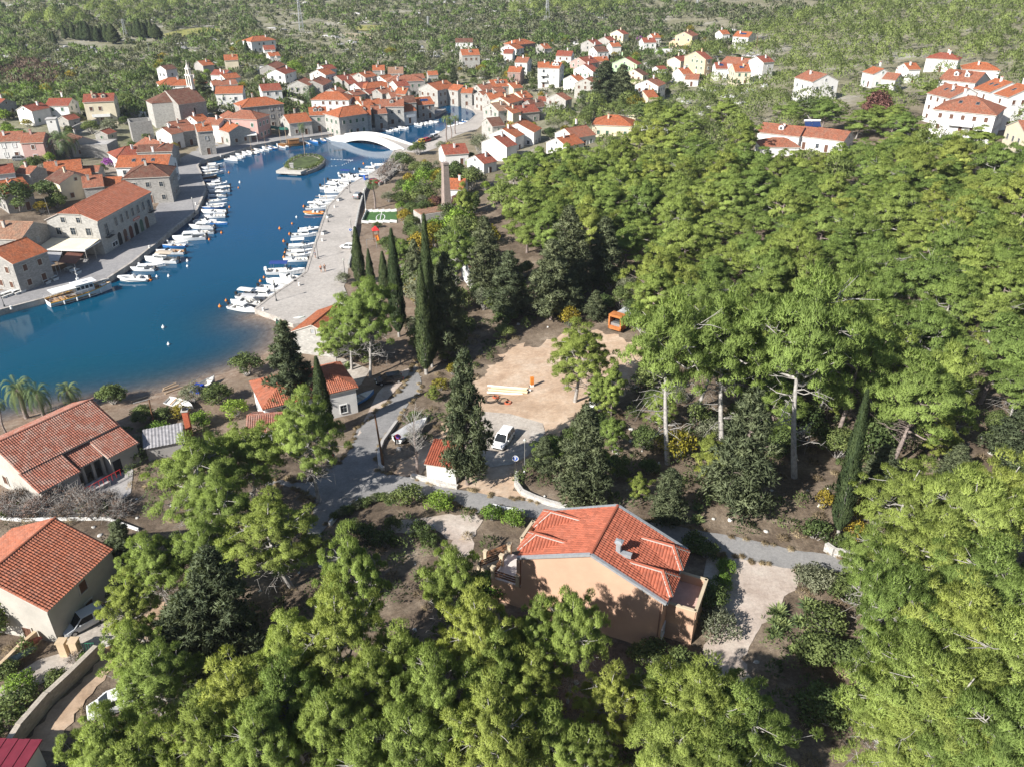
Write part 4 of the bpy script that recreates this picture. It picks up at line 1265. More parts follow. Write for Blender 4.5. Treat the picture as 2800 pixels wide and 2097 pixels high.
ROWS = [
# ---- west bank, upper left
('A',-70,848,45,862,4,4,'S','R','stone house with red roof cut off by the picture edge, above the parked camper',{}),
('A',195,918,352,888,3.6,5,'W','R','white house with grey shaded side and low porch, leftmost whole house',dict(win='green')),
('A',425,853,620,856,4.2,5.5,'W','R','white house with red roof between the cream villa and the low porch house',dict(win='green')),
('A',720,805,985,812,4.5,7.8,'C','R','cream three storey villa with two roof dormers and balcony',dict(dorm=2,balc=1,win='brown')),
('A',1455,675,1505,672,5,3.5,'W','O','low hip roofed pavilion behind the fortress church',dict(typ='h')),
('A',1555,692,1690,690,4,3.5,'W','O','low orange roofed house right behind the bell gable',dict(typ='h')),
('A',1385,573,1480,560,3.2,7.6,'W','B','tall narrow white house standing alone above the church',dict(chim=0)),
('A',1705,530,1800,520,4.2,4.5,'G','O','grey gabled house with orange roof above the bell gable',{}),
('A',1930,478,2045,475,4.5,6.5,'C','O','cream two storey house with dark windows at the upper town edge',dict(win='open')),
('A',1850,605,1975,612,3.8,4,'W','R','small white house with dull red roof under the cream house',{}),
('A',1905,645,2035,632,3.6,4,'W','O','small house with orange roof and white chimney left of the palm slope',{}),
('A',1820,702,2030,688,3.6,4,'W','T','long low house with weathered roof behind the white two storey house',{}),
('A',1862,742,2095,745,4.6,7,'W','O','white two storey house with orange roof right of the fortress church',dict(wspace=3.4)),
('B',-55,850,85,838,5,8.4,'S','O','large stone three storey house with orange hip roof above the green umbrellas',dict(typ='h',win='grey')),
('A',2075,958,2165,962,4.6,7.0,'P','T','pink three storey house with hip roof on the quay',dict(typ='h',win='green')),
('A',1640,1003,1745,985,3.6,4.5,'W','O','white house with orange roof just below the fortress church',{}),
('A',1455,1052,1610,1035,3.6,5,'S','T','stone house with patched roof below the church car park',{}),
('A',1400,1108,1500,1088,4,5,'W','T','white gabled house behind the tall stone quay house',dict(win='brown')),
('A',1700,1078,1800,1070,3.8,7.6,'S','O','tall narrow stone house with three rows of windows on the quay',dict(win='grey')),
('A',1800,1022,1930,1030,3.5,6,'W','T','white house with terracotta roof beside the pink house',{}),
('A',1925,1048,2060,1088,4,4.6,'L','O','pale stone house with awning over the quay beside the pink house',{}),
('A',1255,1190,1420,1240,4.2,5,'S','T','stone house with dark ribbed roof behind the mossy roof',{}),
('A',1195,1258,1495,1250,3.2,5,'S','B','long house with mossy patched roof above the skylight house',dict(wspace=3.4)),
('A',1080,1272,1125,1266,4.5,4,'W','R','low house with pointed red hip roof left of the mossy roof',dict(typ='h')),
('A',1030,1352,1470,1342,4.8,6,'W','O','long white house with bright orange roof and three skylights',dict(sky=3,win='open')),
('A',-30,1133,195,1142,4.5,5.5,'W','T','long plastered house with terracotta roof at the left edge by the street lamp',dict(win='white')),
('A',198,1144,390,1153,4.5,5.8,'P','T','pink gabled house joined to the long plastered house',dict(win='brown')),
('A',598,1139,712,1192,4.2,4,'G','B','small grey house with dark brown roof beside the big feather palm',dict(win='brown')),
('A',375,1390,695,1388,5.2,3.6,'S','O','low house with broad bright orange roof in front of the feather palm',dict(win='brown')),
('A',515,1447,640,1502,4.4,5,'C','B','cream house with ribbed brown roof between orange roofs',dict(win='brown')),
('A',645,1469,742,1467,3,3.5,'C','O','tiny house with orange roof next to the ribbed brown roof',dict(chim=0)),
('A',715,1519,868,1517,4.5,4.8,'S','T','stone house with flat looking terracotta roof behind the town hall',dict(win='green')),
('A',895,1534,1040,1532,3.5,4,'S','O','little house with orange roof squeezed behind the town hall',dict(chim=0)),
('A',1255,1420,1300,1418,5.3,7,'S','B','stone quay house with dark hip roof and roof terrace',dict(typ='h')),
('A',735,1432,835,1437,2.6,3,'S','T','tiny stone outbuilding beside the purple flowering bush',dict(chim=0)),
('A',-40,1427,75,1424,3.5,5,'W','R','white gabled house at the left edge below the street lamp',{}),
('A',205,1427,300,1442,3,4.5,'S','T','grey house with small brown roof near the left edge',{}),
('A',-60,1562,190,1535,5,5,'S','O','house with big striped orange roof and dormer at the left edge',dict(dorm=1)),
('E',-30,318,285,348,5,6.2,'S','P','old stone house with faded pinkish roof left of the town hall',dict(win='grey')),
('E',-80,585,225,480,5.0,6.2,'S','O','stone restaurant house with orange roof and awning at the left quay',dict(win='brown')),
('A',1965,956,2010,985,3.2,6,'L','T','narrow pale house squeezed left of the pink house',dict(chim=0)),
('A',1560,1092,1650,1082,3,5,'S','T','dark stone house in the shade behind the tall narrow house',dict(chim=0)),
('A',880,1128,925,1112,2.4,2.4,'S','R','low red sheet roof shelter below the field wall',dict(chim=0,door=False)),
('A',560,1000,610,990,2.6,2.8,'S','R','small porch roof beside the white two storey pair',dict(chim=0,door=False)),
# ---- head of the harbour
('B',-20,317,60,310,5,6,'W','O','white house with orange hip roof at the upper edge of the old town',dict(typ='h')),
('B',60,397,155,394,4,4,'W','R','white house with square red roof below the hip roofed house',dict(chim=0)),
('B',100,457,190,452,3.5,3.5,'W','O','low white house with orange roof above the little chapel',{}),
('B',165,602,262,572,4.4,6,'W','R','white house with red roof left of the round green tree',{}),
('B',355,692,420,668,4.6,6,'L','T','pale stone twin gabled house behind dark trees, its left half',dict(chim=0)),
('B',480,690,560,658,4.6,6,'S','T','pale stone twin gabled house behind dark trees, its right half',{}),
('B',525,602,612,587,4.5,6.5,'W','O','white house with upper balcony right of the round green tree',dict(balc=1)),
('B',560,568,650,557,3.5,4,'W','R','small white gabled house with red roof behind the balcony house',{}),
('B',30,727,200,720,4.5,5.4,'W','R','white house with loggia and a white pergola beside it',dict(win='open')),
('B',690,652,800,642,4,5,'S','R','stone house with red roof left of the walled lane',{}),
('B',815,642,862,634,3,4.5,'S','O','narrow orange roofed house between red roofs',dict(chim=0)),
('B',885,628,985,614,4,7,'L','O','tall pale stone house with orange roof in the middle of the old town',{}),
('B',1005,563,1108,567,4,5,'S','O','house with orange roof and tall white chimney at the back of the old town',dict(chim=2)),
('B',1140,577,1268,582,5,6,'L','P','big house with faded tile roof at the back of the old town',{}),
('B',1062,655,1150,642,4,6,'W','O','white gabled house with orange roof facing the bay',dict(win='open')),
('B',1205,657,1350,652,4.5,7,'S','T','dark stone house with hip roof behind the white gabled house',dict(typ='h')),
('B',850,714,960,707,4,4.6,'W','R','low house with red roof left of the roof cluster',{}),
('B',965,712,1085,706,4,5,'S','O','house with orange hip roof in the roof cluster',dict(typ='h')),
('B',1180,702,1285,692,4.4,7,'W','R','bright white gabled house with chimney block in the old town',dict(chim=2)),
('B',1480,702,1640,692,5.4,7,'L','O','big stone house with orange roof where the inlet narrows',dict(win='brown')),
('B',600,792,715,800,5,8,'W','O','white hip roofed house with three black shuttered windows',dict(typ='h',win='brown')),
('B',725,847,890,838,4.4,6,'S','O','house with orange roof and white dormer behind the quay',dict(dorm=1)),
('B',880,872,962,862,3.8,6,'C','O','cream house with orange roof hemmed in behind the quay row',{}),
('B',1222,764,1310,767,4,6,'C','O','cream house with orange roof above the inlet row',{}),
('B',1065,852,1270,848,4.4,7,'L','T','long pale house with terracotta roof and gable behind the inlet row',dict(dorm=1)),
('B',1262,823,1350,818,4.4,7,'S','B','stone house with dark brown roof beside the solar roof',{}),
('B',1362,838,1500,841,4.8,5.4,'S','O','stone house with skylights and solar panels at the end of the inlet row',dict(sky=2,solar=2)),
('B',792,783,890,773,3.5,4,'S','T','low stone house with terracotta roof in the shade above the quay',{}),
('B',1042,773,1130,763,3.5,5,'S','T','weathered stone house with grey gable in the old town',{}),
('B',240,998,430,978,5,4.6,'L','O','quay restaurant house with curved gable and orange roof behind green umbrellas',dict(win='brown')),
('B',455,934,600,928,4.6,6.0,'L','O','quay house with two roof dormers right of the restaurant',dict(dorm=2,win='green')),
('B',745,915,885,908,5.4,7.0,'L','O','large pale stone quay house with broad hip roof',dict(typ='l',win='green',chim=0)),
('B',893,910,960,908,5.2,6.2,'L','O','cream quay house with dormer joined to the large pale stone house',dict(win='green',dorm=1)),
('B',995,912,1105,922,4.6,5.6,'S','T','grey stone quay house with sagging roof and ivy',dict(win='open')),
('B',1215,908,1335,903,4,4.6,'W','O','white quay house with orange roof and small balcony',dict(balc=1)),
('B',1112,748,1190,742,3.5,5,'S','O','orange roofed house right of the white chimney block house',{}),
('B',930,773,1020,767,3.2,4,'S','R','low red roofed house in the middle of the old town',dict(chim=0)),
('B',1150,803,1230,797,3.5,5,'L','T','pale house behind the long terracotta roof',{}),
('B',640,763,720,755,3.2,4,'S','T','stone house above the black shuttered hip roofed house',dict(chim=0)),
('B',980,863,1050,857,3.4,5.5,'S','O','narrow orange roofed house behind the grey quay house',{}),
('B',1345,643,1440,638,3.5,3.5,'S','T','long low roof at the back right of the old town',dict(chim=0)),
('B',1480,617,1560,614,3.2,3.5,'L','O','small orange roof behind the big stone inlet house',dict(chim=0)),
('B',760,692,840,686,3.2,4,'S','R','red roofed house above the black shuttered house',{}),
# ---- east bank of the inlet
('B',1705,745,1790,732,3.8,6,'L','O','pale house with orange roof, first of the row along the east bank',dict(win='brown')),
('B',1795,763,1860,754,3.5,5.6,'L','O','narrow gabled stone house, second of the row along the east bank',{}),
('B',1905,738,2020,725,4,6,'L','T','stone house with rusty roof behind the east bank row',{}),
('B',2012,698,2160,688,5,5.6,'L','O','wide house with two dormers above the east bank',dict(dorm=2)),
('B',1925,792,2000,782,3.5,6,'L','T','narrow gabled stone house in the middle of the east bank row',{}),
('B',1988,812,2120,803,4,6,'L','O','orange roofed house at the bend of the east bank',{}),
('B',2105,845,2220,815,4.5,6,'C','O','yellowish house with orange roof right of the bend',{}),
('B',2025,897,2140,882,5,6,'L','P','pale stone gabled house with worn roof standing at the bend',dict(win='green')),
('B',1995,1026,2095,1012,4.5,6,'L','B','stone house with brown roof right of the three quay palms',{}),
('B',2125,1113,2200,1083,5,5,'W','O','white gabled house with orange roof, left of the matching larger one',dict(win='open')),
('C',45,1060,112,1027,6,5,'W','O','large white gabled house with bright orange roof above the pines',dict(win='open')),
('B',2075,1176,2118,1162,5.4,5,'W','R','white house with blank gable and brown red roof below the orange ones',dict(win='white')),
('B',1600,1258,1800,1242,4.6,3.6,'W','R','low house with long faded red roof behind the dark trees at the quay',{}),
('B',1890,1345,2000,1315,4,3.5,'W','R','low house with dull red roof half hidden by pines near the brick chimney',{}),
('B',1690,1548,1770,1543,4,3.8,'W','O','small white house with striped orange roof right of the brick chimney',{}),
('F',1868,648,1962,630,4.5,3.5,'W','P','low white house with old ochre tile roof among the dark conifers',{}),
('B',2045,764,2110,756,3.4,5,'L','T','small stone house under the wide dormer house',dict(chim=0)),
('B',2180,724,2260,708,4,5,'C','O','cream house with orange roof right of the wide dormer house',{}),
('B',2145,934,2215,918,4,5,'C','O','cream house half behind the autumn tinted tree',{}),
('C',62,854,130,844,3.6,4.5,'S','R','stone house with dark red roof above the old red roof',{}),
# ---- hillside, centre
('B',1722,335,1868,335,4,5,'W','B','white house with dark roof and three small windows at the edge of the plain',dict(chim=0)),
('B',1765,428,1915,424,5.2,6.8,'L','O','tall cream house with one dark unplastered side above the town',dict(dorm=1,win='brown')),
('C',30,347,100,337,4.8,6,'K','O','half finished brick house with white corner and orange roof',dict(typ='h')),
('C',-30,388,35,372,5,5.6,'W','O','white gabled house left of the half finished brick house',{}),
('C',-60,428,15,430,4,5,'W','R','white house with red roof at the left of the hillside group',{}),
('C',247,385,300,380,4.5,5,'G','O','grey gabled house with orange roof and no plaster',{}),
('C',395,442,525,445,4.5,5.6,'W','R','long white house with part flat roof on the hillside',{}),
('C',45,494,150,494,4.5,6,'W','T','white house with terracotta roof above the bare brick house',{}),
('C',-20,577,88,574,4.5,6,'K','O','bare orange brick house with two windows',dict(win='open')),
('C',225,540,320,533,4.4,8.8,'W','O','white three storey house with balcony, left half of the pair',dict(balc=2)),
('C',345,542,430,540,4.4,8.4,'W','O','white three storey house with small dormers, right half of the pair',dict(dorm=2)),
('C',655,352,722,340,5,6.4,'G','R','grey house with red edged gable on the hillside',{}),
('C',795,324,850,314,4.5,5,'G','R','small grey gabled house between the grey and the yellow house',{}),
('C',905,264,952,254,5,6.5,'C','R','pale yellow gabled house at the top of the hillside',dict(win='brown')),
('C',700,408,798,400,5,6,'W','B','white gabled house with brown roof below the grey houses',{}),
('C',842,373,920,367,4,5,'W','O','white house with orange roof beside a pine on the hillside',{}),
('C',1120,334,1228,324,4.5,6,'W','R','white house with red roof right of the purple flowering tree',{}),
('C',1205,298,1250,292,4,5,'W','O','small white house peeking out behind its red roofed neighbour',{}),
('C',1485,280,1540,252,5,7,'Y','T','peach gabled house standing against the wooded hill',{}),
('C',1395,348,1450,338,4,3,'Y','O','low orange roofed annex left of the peach gabled house',dict(chim=0)),
('C',575,502,680,485,5.4,6,'P','R','pink long house with red roof on the hillside',{}),
('C',705,497,820,492,4,5,'P','O','pink annex with orange roof right of the pink long house',{}),
('C',625,558,668,546,6,7,'W','R','white house with wide red edged gable left of the tall dark cedars',{}),
('C',522,652,562,642,5,4.5,'W','O','low white gabled house with orange roof by the parked white van',{}),
('C',635,682,690,652,5,6,'L','T','grey stone house with one window left of the tall dark cedars',{}),
('C',975,502,1012,489,6.4,6,'N','R','pale green gabled house',{}),
('C',1050,602,1095,590,5,6,'C','B','house with brown wooden gable right of the tall dark cedars',dict(win='brown')),
('C',1165,690,1232,660,5,6.5,'W','T','white house with dark windows in front of the wooden gabled house',dict(win='brown')),
('C',1150,784,1195,777,4.5,4,'C','O','small house with orange roof above the round dark trees',{}),
('C',1590,447,1640,436,6.4,8.4,'Y','R','big pale yellow house with wide gable and green shutters',dict(win='green')),
('C',1400,496,1482,474,4,5,'C','R','cream house joined to the left of the big pale yellow house',{}),
('C',1435,595,1520,583,4.5,4.5,'W','O','white house with orange roof below the big pale yellow house',{}),
('C',1505,643,1618,638,4,3,'W','T','low terracotta roof peeking over the pines below the yellow house',{}),
('C',1750,548,1850,538,4.5,5,'W','R','white house with red roof and solar panels',dict(solar=1)),
('C',1852,495,2060,493,5,4.5,'W','T','long white house with terracotta roof and carport',{}),
('C',1905,563,2040,548,5.4,5.6,'C','O','cream house with broad orange roof and one solar panel',dict(solar=1)),
('C',2112,494,2205,474,4.5,7,'W','R','white house with red roof right of the carport house',{}),
('C',1945,274,2080,270,5,5.6,'W','O','white house with orange roof and dark solar panels in the upper wood',dict(solar=2,balc=1)),
('C',1792,268,1850,258,4,5,'W','O','white house mostly hidden by trees in the upper wood',{}),
('C',1242,578,1310,567,2.5,3,'W','R','small white garage with red roof beside the lane',dict(chim=0)),
('C',32,800,122,788,4.5,6,'C','O','cream house with orange roof on the slope above the inlet',{}),
('C',135,873,250,858,4.5,5,'S','B','stone house with brown roof below the cream slope house',{}),
('C',393,808,422,798,4.6,6,'L','T','old stone house with plain gable and small windows beside the slope garden',dict(chim=0)),
('C',0,923,190,903,4.5,4,'S','R','low house with wide old red roof above the flowering bush',{}),
('C',237,842,320,834,3,4,'S','R','small house with red roof left of the old stone house',{}),
('C',842,992,920,987,5.4,4,'C','O','cream house with orange hip roof and flat grey annex before the round trees',dict(typ='h')),
('C',455,1115,640,1073,5,3.4,'W','T','long low house with patched roof at the edge of the pines',{}),
('C',385,1195,535,1152,4.4,3.4,'W','O','white building with pale blue trim and orange roof strip at the pines',{}),
# ---- east wood
('D',-40,1070,320,1077,4.5,4.8,'W','T','long white house with terracotta roof, dormer window and solar boilers',dict(dorm=1)),
('D',325,1098,445,1104,4.3,3.8,'W','T','short white link wing under the solar water heaters',dict(chim=0)),
('D',440,1110,715,1120,4.5,3.8,'W','T','low wing with terracotta roof right of the solar boilers',dict(chim=0)),
('D',40,1192,140,1184,4,3,'W','T','small hip roof peeking from pines below the long white house',dict(typ='h',chim=0)),
('D',350,607,512,633,5.4,7.8,'W','T','white villa with stepped gables rising from the wood',dict(win='open')),
('D',905,577,1000,592,4,5,'W','O','white house with orange roof, leftmost of the wood cluster',{}),
('D',1060,632,1112,632,4,5,'W','T','small white gabled house in the middle of the wood cluster',{}),
('D',1190,552,1262,542,4,5,'W','O','white house with tiled roof, rightmost of the wood cluster',{}),
('D',1480,457,1580,454,4,5,'W','R','house with red hip roof and two white chimneys in the upper wood',dict(typ='h',chim=2)),
('D',1800,538,1890,533,4.5,5,'W','O','house with orange hip roof and white gable window behind the apartments',dict(typ='h')),
('D',1560,603,1880,608,6,8.4,'W','T','white apartment house with two white dormers, rearmost of the apartments',dict(dorm=2,win='brown',cat='building',name='apartment_house')),
('D',1540,720,1745,752,6,8,'W','T','white apartment house with brick coloured skylight roof, left of the apartments',dict(sky=2,win='brown',cat='building',name='apartment_house')),
('D',1745,818,1800,818,7.4,9,'W','T','white square apartment house with hip roof and corner balconies',dict(typ='h',sky=2,win='brown',balc=2,cat='building',name='apartment_house')),
('D',1960,675,2110,702,6.2,9,'W','O','white apartment house with bright orange roof, in the middle of the apartments',dict(sky=2,balc=2,win='brown',cat='building',name='apartment_house')),
('D',2150,718,2280,742,6.2,9,'W','O','white apartment house with bright orange roof at the right picture edge',dict(sky=1,balc=2,win='brown',cat='building',name='apartment_house')),
('D',2195,1050,2300,1040,5,7.5,'C','T','cream building with round arch at the right picture edge',dict(cat='building')),
]
SPEC = {}
for r in ROWS:
 z_,a_,b_,c_,d_,hw_,eh_,w_,ro_,lab_,op_ = r
 SPEC[lab_] = house(z_,a_,b_,c_,d_,hw_,eh_,w_,ro_,lab_,**op_)


# ------------------------------------------------------------------ laid tiles for the near roofs
def tile_plane(mb,pts,tw=0.30,tl=0.38,lift=0.02,jit=0.012,rng=random.Random(3)):
 """barrel tiles over a planar face; pts[0]->pts[1] is the eave"""
 P = [Vector(p) for p in pts]
 ex = (P[1] - P[0]).normalized()
 nrm = None
 for k in range(2,len(P)):
  nrm = ex.cross(P[k] - P[0])
  if nrm.length > 1e-6: break
 nrm.normalize()
 up = nrm.cross(ex)
 q = np.array([[(p - P[0]).dot(ex),(p - P[0]).dot(up)] for p in P])
 s0,t0 = q.min(0); s1,t1 = q.max(0)
 ns = max(1,int((s1 - s0) / tw)); nt_ = max(1,int(math.ceil((t1 - t0) / tl)))
 cen = np.array([[s0 + (i + 0.5) * tw,t0 + (j + 0.5) * tl] for j in range(nt_) for i in range(ns)])
 ok = inside_poly(cen,q)
 prof = [(0.0,-0.01),(0.18,0.065),(0.5,0.105),(0.82,0.065),(1.0,-0.01)]
 for (cs_,ct_),k in zip(cen,ok):
  if not k: continue
  a = P[0] + ex * (cs_ - tw / 2) + up * (ct_ - tl / 2 - 0.03)
  dz = rng.uniform(0,jit)
  lo = [a + ex * (u * tw) + nrm * (h + 0.05 + lift + dz) for u,h in prof]
  hi = [a + ex * (u * tw) + up * (tl + 0.05) + nrm * (h + lift + dz) for u,h in prof]
  b = len(mb.v)
  for p in lo + hi: mb.v.append(tuple(p))
  for i in range(4):
   mb.f.append([b + i,b + i + 1,b + 6 + i,b + 5 + i]); mb.m.append(0)
   mb.uv.append([(cs_,ct_)] * 4)
  mb.f.append([b,b + 4,b + 3,b + 2,b + 1][::-1]); mb.m.append(0); mb.uv.append([(cs_,ct_)] * 5)
def tile_mat(name,col,moss=0.3):
 if name in MATS: return MATS[name]
 m = bpy.data.materials.new(name)
 nt,b = nodes_of(m)
 uv = nt.nodes.new('ShaderNodeUVMap')
 wnz = nt.nodes.new('ShaderNodeTexWhiteNoise'); wnz.noise_dimensions = '3D'
 nt.links.new(uv.outputs[0],wnz.inputs['Vector'])
 c1 = mix_rgb(nt,wnz.outputs[0],tuple(c * 0.72 for c in col),tuple(min(1,c * 1.2) for c in col))
 tc = nt.nodes.new('ShaderNodeTexCoord')
 n = nt.nodes.new('ShaderNodeTexNoise'); n.inputs['Scale'].default_value = 0.8; n.inputs['Detail'].default_value = 7; n.inputs['Roughness'].default_value = 0.75
 nt.links.new(tc.outputs['Object'],n.inputs['Vector'])
 rp = nt.nodes.new('ShaderNodeValToRGB')
 rp.color_ramp.elements[0].position = 0.45; rp.color_ramp.elements[1].position = 0.7
 rp.color_ramp.elements[0].color = (0,0,0,1); rp.color_ramp.elements[1].color = (moss,moss,moss,1)
 nt.links.new(n.outputs[0],rp.inputs[0])
 c2 = mix_rgb(nt,rp.outputs[0],c1,(0.33,0.27,0.23))
 nt.links.new(c2,b.inputs['Base Color'])
 b.inputs['Roughness'].default_value = 0.8; b.inputs['Specular IOR Level'].default_value = 0.25
 MATS[name] = m
 return m
TILE_V = tile_mat('villa_tiles',(0.31,0.09,0.052),0.08)
TILE_O = tile_mat('orange_tiles',(0.318,0.107,0.06),0.25)
TILE_W = tile_mat('weathered_tiles',(0.275,0.107,0.073),0.75)
def tiled_gable(root,hl,hw,eh,rs,tm,over=0.35,typ='g',og=None,t=0.16):
 k = rs / hw
 ye = hw + over; ze = eh - k * over + t; rh = eh + rs + t
 og = over * 0.6 if og is None else og
 xl,xr = -hl - og,hl + og
 mb = MB()
 if typ == 'h':
  xl,xr = -hl - over,hl + over
  a,b = -hl + hw * 0.95,hl - hw * 0.95
  tile_plane(mb,[(xl,-ye,ze),(xr,-ye,ze),(b,0,rh),(a,0,rh)])
  tile_plane(mb,[(xr,ye,ze),(xl,ye,ze),(a,0,rh),(b,0,rh)])
  tile_plane(mb,[(xl,ye,ze),(xl,-ye,ze),(a,0,rh)])
  tile_plane(mb,[(xr,-ye,ze),(xr,ye,ze),(b,0,rh)])
 else:
  tile_plane(mb,[(xl,-ye,ze),(xr,-ye,ze),(xr,0,rh),(xl,0,rh)])
  tile_plane(mb,[(xr,ye,ze),(xl,ye,ze),(xl,0,rh),(xr,0,rh)])
  x = xl
  while x < xr:                     # ridge tiles
   mb.tube([(x,0,rh + 0.06),(x + 0.4,0,rh + 0.09)],0.15,7); x += 0.38
 o = mb.build('roof_tiles',tm,root); o['kind'] = 'stuff'
 return o
def stone_wall(pts,h,w,m,label,name='stone_wall',world=False,cat='wall',kind=None,z0=-0.4):
 P = [np.array(p) for p in pts] if world else [G(u,v) for u,v in pts]
 mb = MB()
 c0 = P[0]
 Q = [np.array([p[0] - c0[0],p[1] - c0[1],gz(p[0],p[1]) - c0[2]]) for p in P]
 R = [Q[0]]
 for a,b in zip(Q[:-1],Q[1:]):
  n = max(1,int(np.linalg.norm(b - a) / 2.2))
  for i in range(1,n + 1):
   t = i / n; p = a * (1 - t) + b * t
   R.append(np.array([p[0],p[1],gz(p[0] + c0[0],p[1] + c0[1]) - c0[2]]))
 for a,b in zip(R[:-1],R[1:]):
  d = np.array([b[0] - a[0],b[1] - a[1]]); L = np.linalg.norm(d)
  if L < 0.05: continue
  d /= L; n = np.array([-d[1],d[0]]) * w / 2
  def pt(p,s,z): return (p[0] + n[0] * s,p[1] + n[1] * s,p[2] + z)
  j = random.uniform(-0.04,0.06) * min(1,h)
  for q in ([pt(a,-1,z0),pt(b,-1,z0),pt(b,-1,h + j),pt(a,-1,h + j)],[pt(b,1,z0),pt(a,1,z0),pt(a,1,h + j),pt(b,1,h + j)],
    [pt(a,-1,h + j),pt(b,-1,h + j),pt(b,1,h + j),pt(a,1,h + j)],[pt(a,1,z0),pt(a,-1,z0),pt(a,-1,h + j),pt(a,1,h + j)],
    [pt(b,-1,z0),pt(b,1,z0),pt(b,1,h + j),pt(b,-1,h + j)]):
   mb.quad_uv(q,0)
 o = mb.build(name,m)
 o.location = (c0[0],c0[1],gz(c0[0],c0[1]))
 return tag(o,label,cat,kind=kind)

# ------------------------------------------------------------------ the peach villa in front
def villa():
 z0 = 5.0
 ang = rad(65.3)
 hl,hw,eh,rs = 3.65,6.85,6.6,2.85
 root = empty('villa',(8.62,57.55,z0),ang,'peach villa with red tiled roof and four roof dormers beside the road','house')
 peach = mat('villa_peach_render',(0.475,0.305,0.215),0.85,0.05,0.35)
 cream = mat('villa_cream_trim',(0.482,0.396,0.284),0.85,0.05,0.8)
 w,r = gable_house(root,hl,hw,eh,rs,'g',peach,ROOFS['R'],over=0.3,base=-4.0,trim=GALV)
 k = rs / hw; rh = eh + rs; t = 0.16
 tiles = MB()
 ye = hw + 0.3; ze = eh - k * 0.3 + t
 xl,xr = -hl - 0.12,hl + 0.12
 tile_plane(tiles,[(xl,-ye,ze),(xr,-ye,ze),(xr,0,rh + t),(xl,0,rh + t)])
 tile_plane(tiles,[(xr,ye,ze),(xl,ye,ze),(xl,0,rh + t),(xr,0,rh + t)])
 x = xl
 while x < xr:
  tiles.tube([(x,0,rh + t + 0.06),(x + 0.4,0,rh + t + 0.09)],0.16,7); x += 0.38
 tiles.build('roof_tiles',TILE_V,r)['kind'] = 'stuff'
 # grey metal verge flashing on both gables
 for i,sx in enumerate((-1,1)):
  v = MB()
  for sy in (-1,1):
   v.beam((sx * (hl + 0.20),sy * ye,ze + 0.04),(sx * (hl + 0.20),0,rh + t + 0.05),0.32,0.24)
  v.build('verge_flashing',GALV,root)
 for sy in (-1,1):
  g = MB(); g.tube([(xl,sy * (ye + 0.07),ze - 0.12),(xr,sy * (ye + 0.07),ze - 0.12)],0.08,6)
  g.build('gutter',GALV,root)
 p = MB(); p.tube([(-hl - 0.08,-hw + 0.15,-1.5),(-hl - 0.08,-hw + 0.15,eh - 0.2)],0.055,6); p.build('downpipe',mat('brown_pipe',(0.2,0.11,0.08),0.5),root)
 # dormers: hipped tile roofs on short walls, two on each slope
 for sy in (-1,1):
  for cx in (-1.85,1.85):
   if sy < 0: cx = cx
   wd = 1.42
   zr = eh + 1.72; zeave = eh + 0.42
   yb = (rh - zr) / k + 0.0
   yf = hw + 0.55
   body = MB()
   zz0 = eh - 1.0
   body.box((cx,sy * (hw - 0.95),(zz0 + zeave + 0.04) / 2),(2 * wd - 0.35,2.2,zeave + 0.04 - zz0),0)
   d = body.build('dormer',cream,root)
   rf = MB()
   A,B_ = (cx - wd,sy * yf,zeave),(cx + wd,sy * yf,zeave)
   r1,r2 = (cx,sy * (yf - 1.25),zr),(cx,sy * yb,zr)
   yv = (rh - zeave) / k
   Cc,Dd = (cx + wd,sy * yv,zeave),(cx - wd,sy * yv,zeave)
   faces = [[A,B_,r1],[B_,Cc,r2,r1],[Dd,A,r1,r2]]
   if sy > 0: faces = [[B_,A,r1],[Cc,B_,r1,r2],[A,Dd,r2,r1]]
   til = MB()
   for f in faces:
    rf.quad_uv(f,0)
    tile_plane(til,f,0.30,0.38)
   # mortar-pointed hip and ridge tiles
   til2 = MB()
   for a,b in ((A,r1),(B_,r1),(r1,r2)):
    a = Vector(a); b = Vector(b); n = max(1,int((b - a).length / 0.36))
    for i in range(n):
     q0 = a.lerp(b,i / n); q1 = a.lerp(b,(i + 1.08) / n)
     til2.tube([q0 + Vector((0,0,0.09)),q1 + Vector((0,0,0.12))],0.13,6,0)
   for a,b in ((A,r1),(B_,r1),(r1,r2)):
    til2.beam(Vector(a) + Vector((0,0,0.07)),Vector(b) + Vector((0,0,0.07)),0.40,0.06,1)
   for a,b in ((Dd,r2),(Cc,r2)):
    til2.beam(Vector(a) + Vector((0,0,0.10)),Vector(b) + Vector((0,0,0.10)),0.24,0.14,1)
   ro = rf.build('dormer_roof',ROOFS['R'],d)
   til.build('dormer_tiles',TILE_V,d)['kind'] = 'stuff'
   til2.build('hip_tiles',[TILE_V,FRAME],d)['kind'] = 'stuff'
   put_window(d,cx,sy * (hw + 0.15),eh - 0.75,0 if sy < 0 else PI,1.2,0.95,'open',WHITE,True)
 # sheet-metal flue on the right slope
 f = MB()
 fx,fy = -1.6,-1.9
 fz = rh - k * 1.9 + t
 f.box((fx,fy - 0.5,fz + 0.02),(0.5,1.5,0.35)); f.box((fx,fy,fz + 0.55),(0.42,0.42,1.2)); f.box((fx,fy,fz + 1.2),(0.62,0.62,0.16)); f.box((fx,fy,fz + 1.36),(0.75,0.75,0.12),taper=0.4)
 f.build('flue',GALV,root)
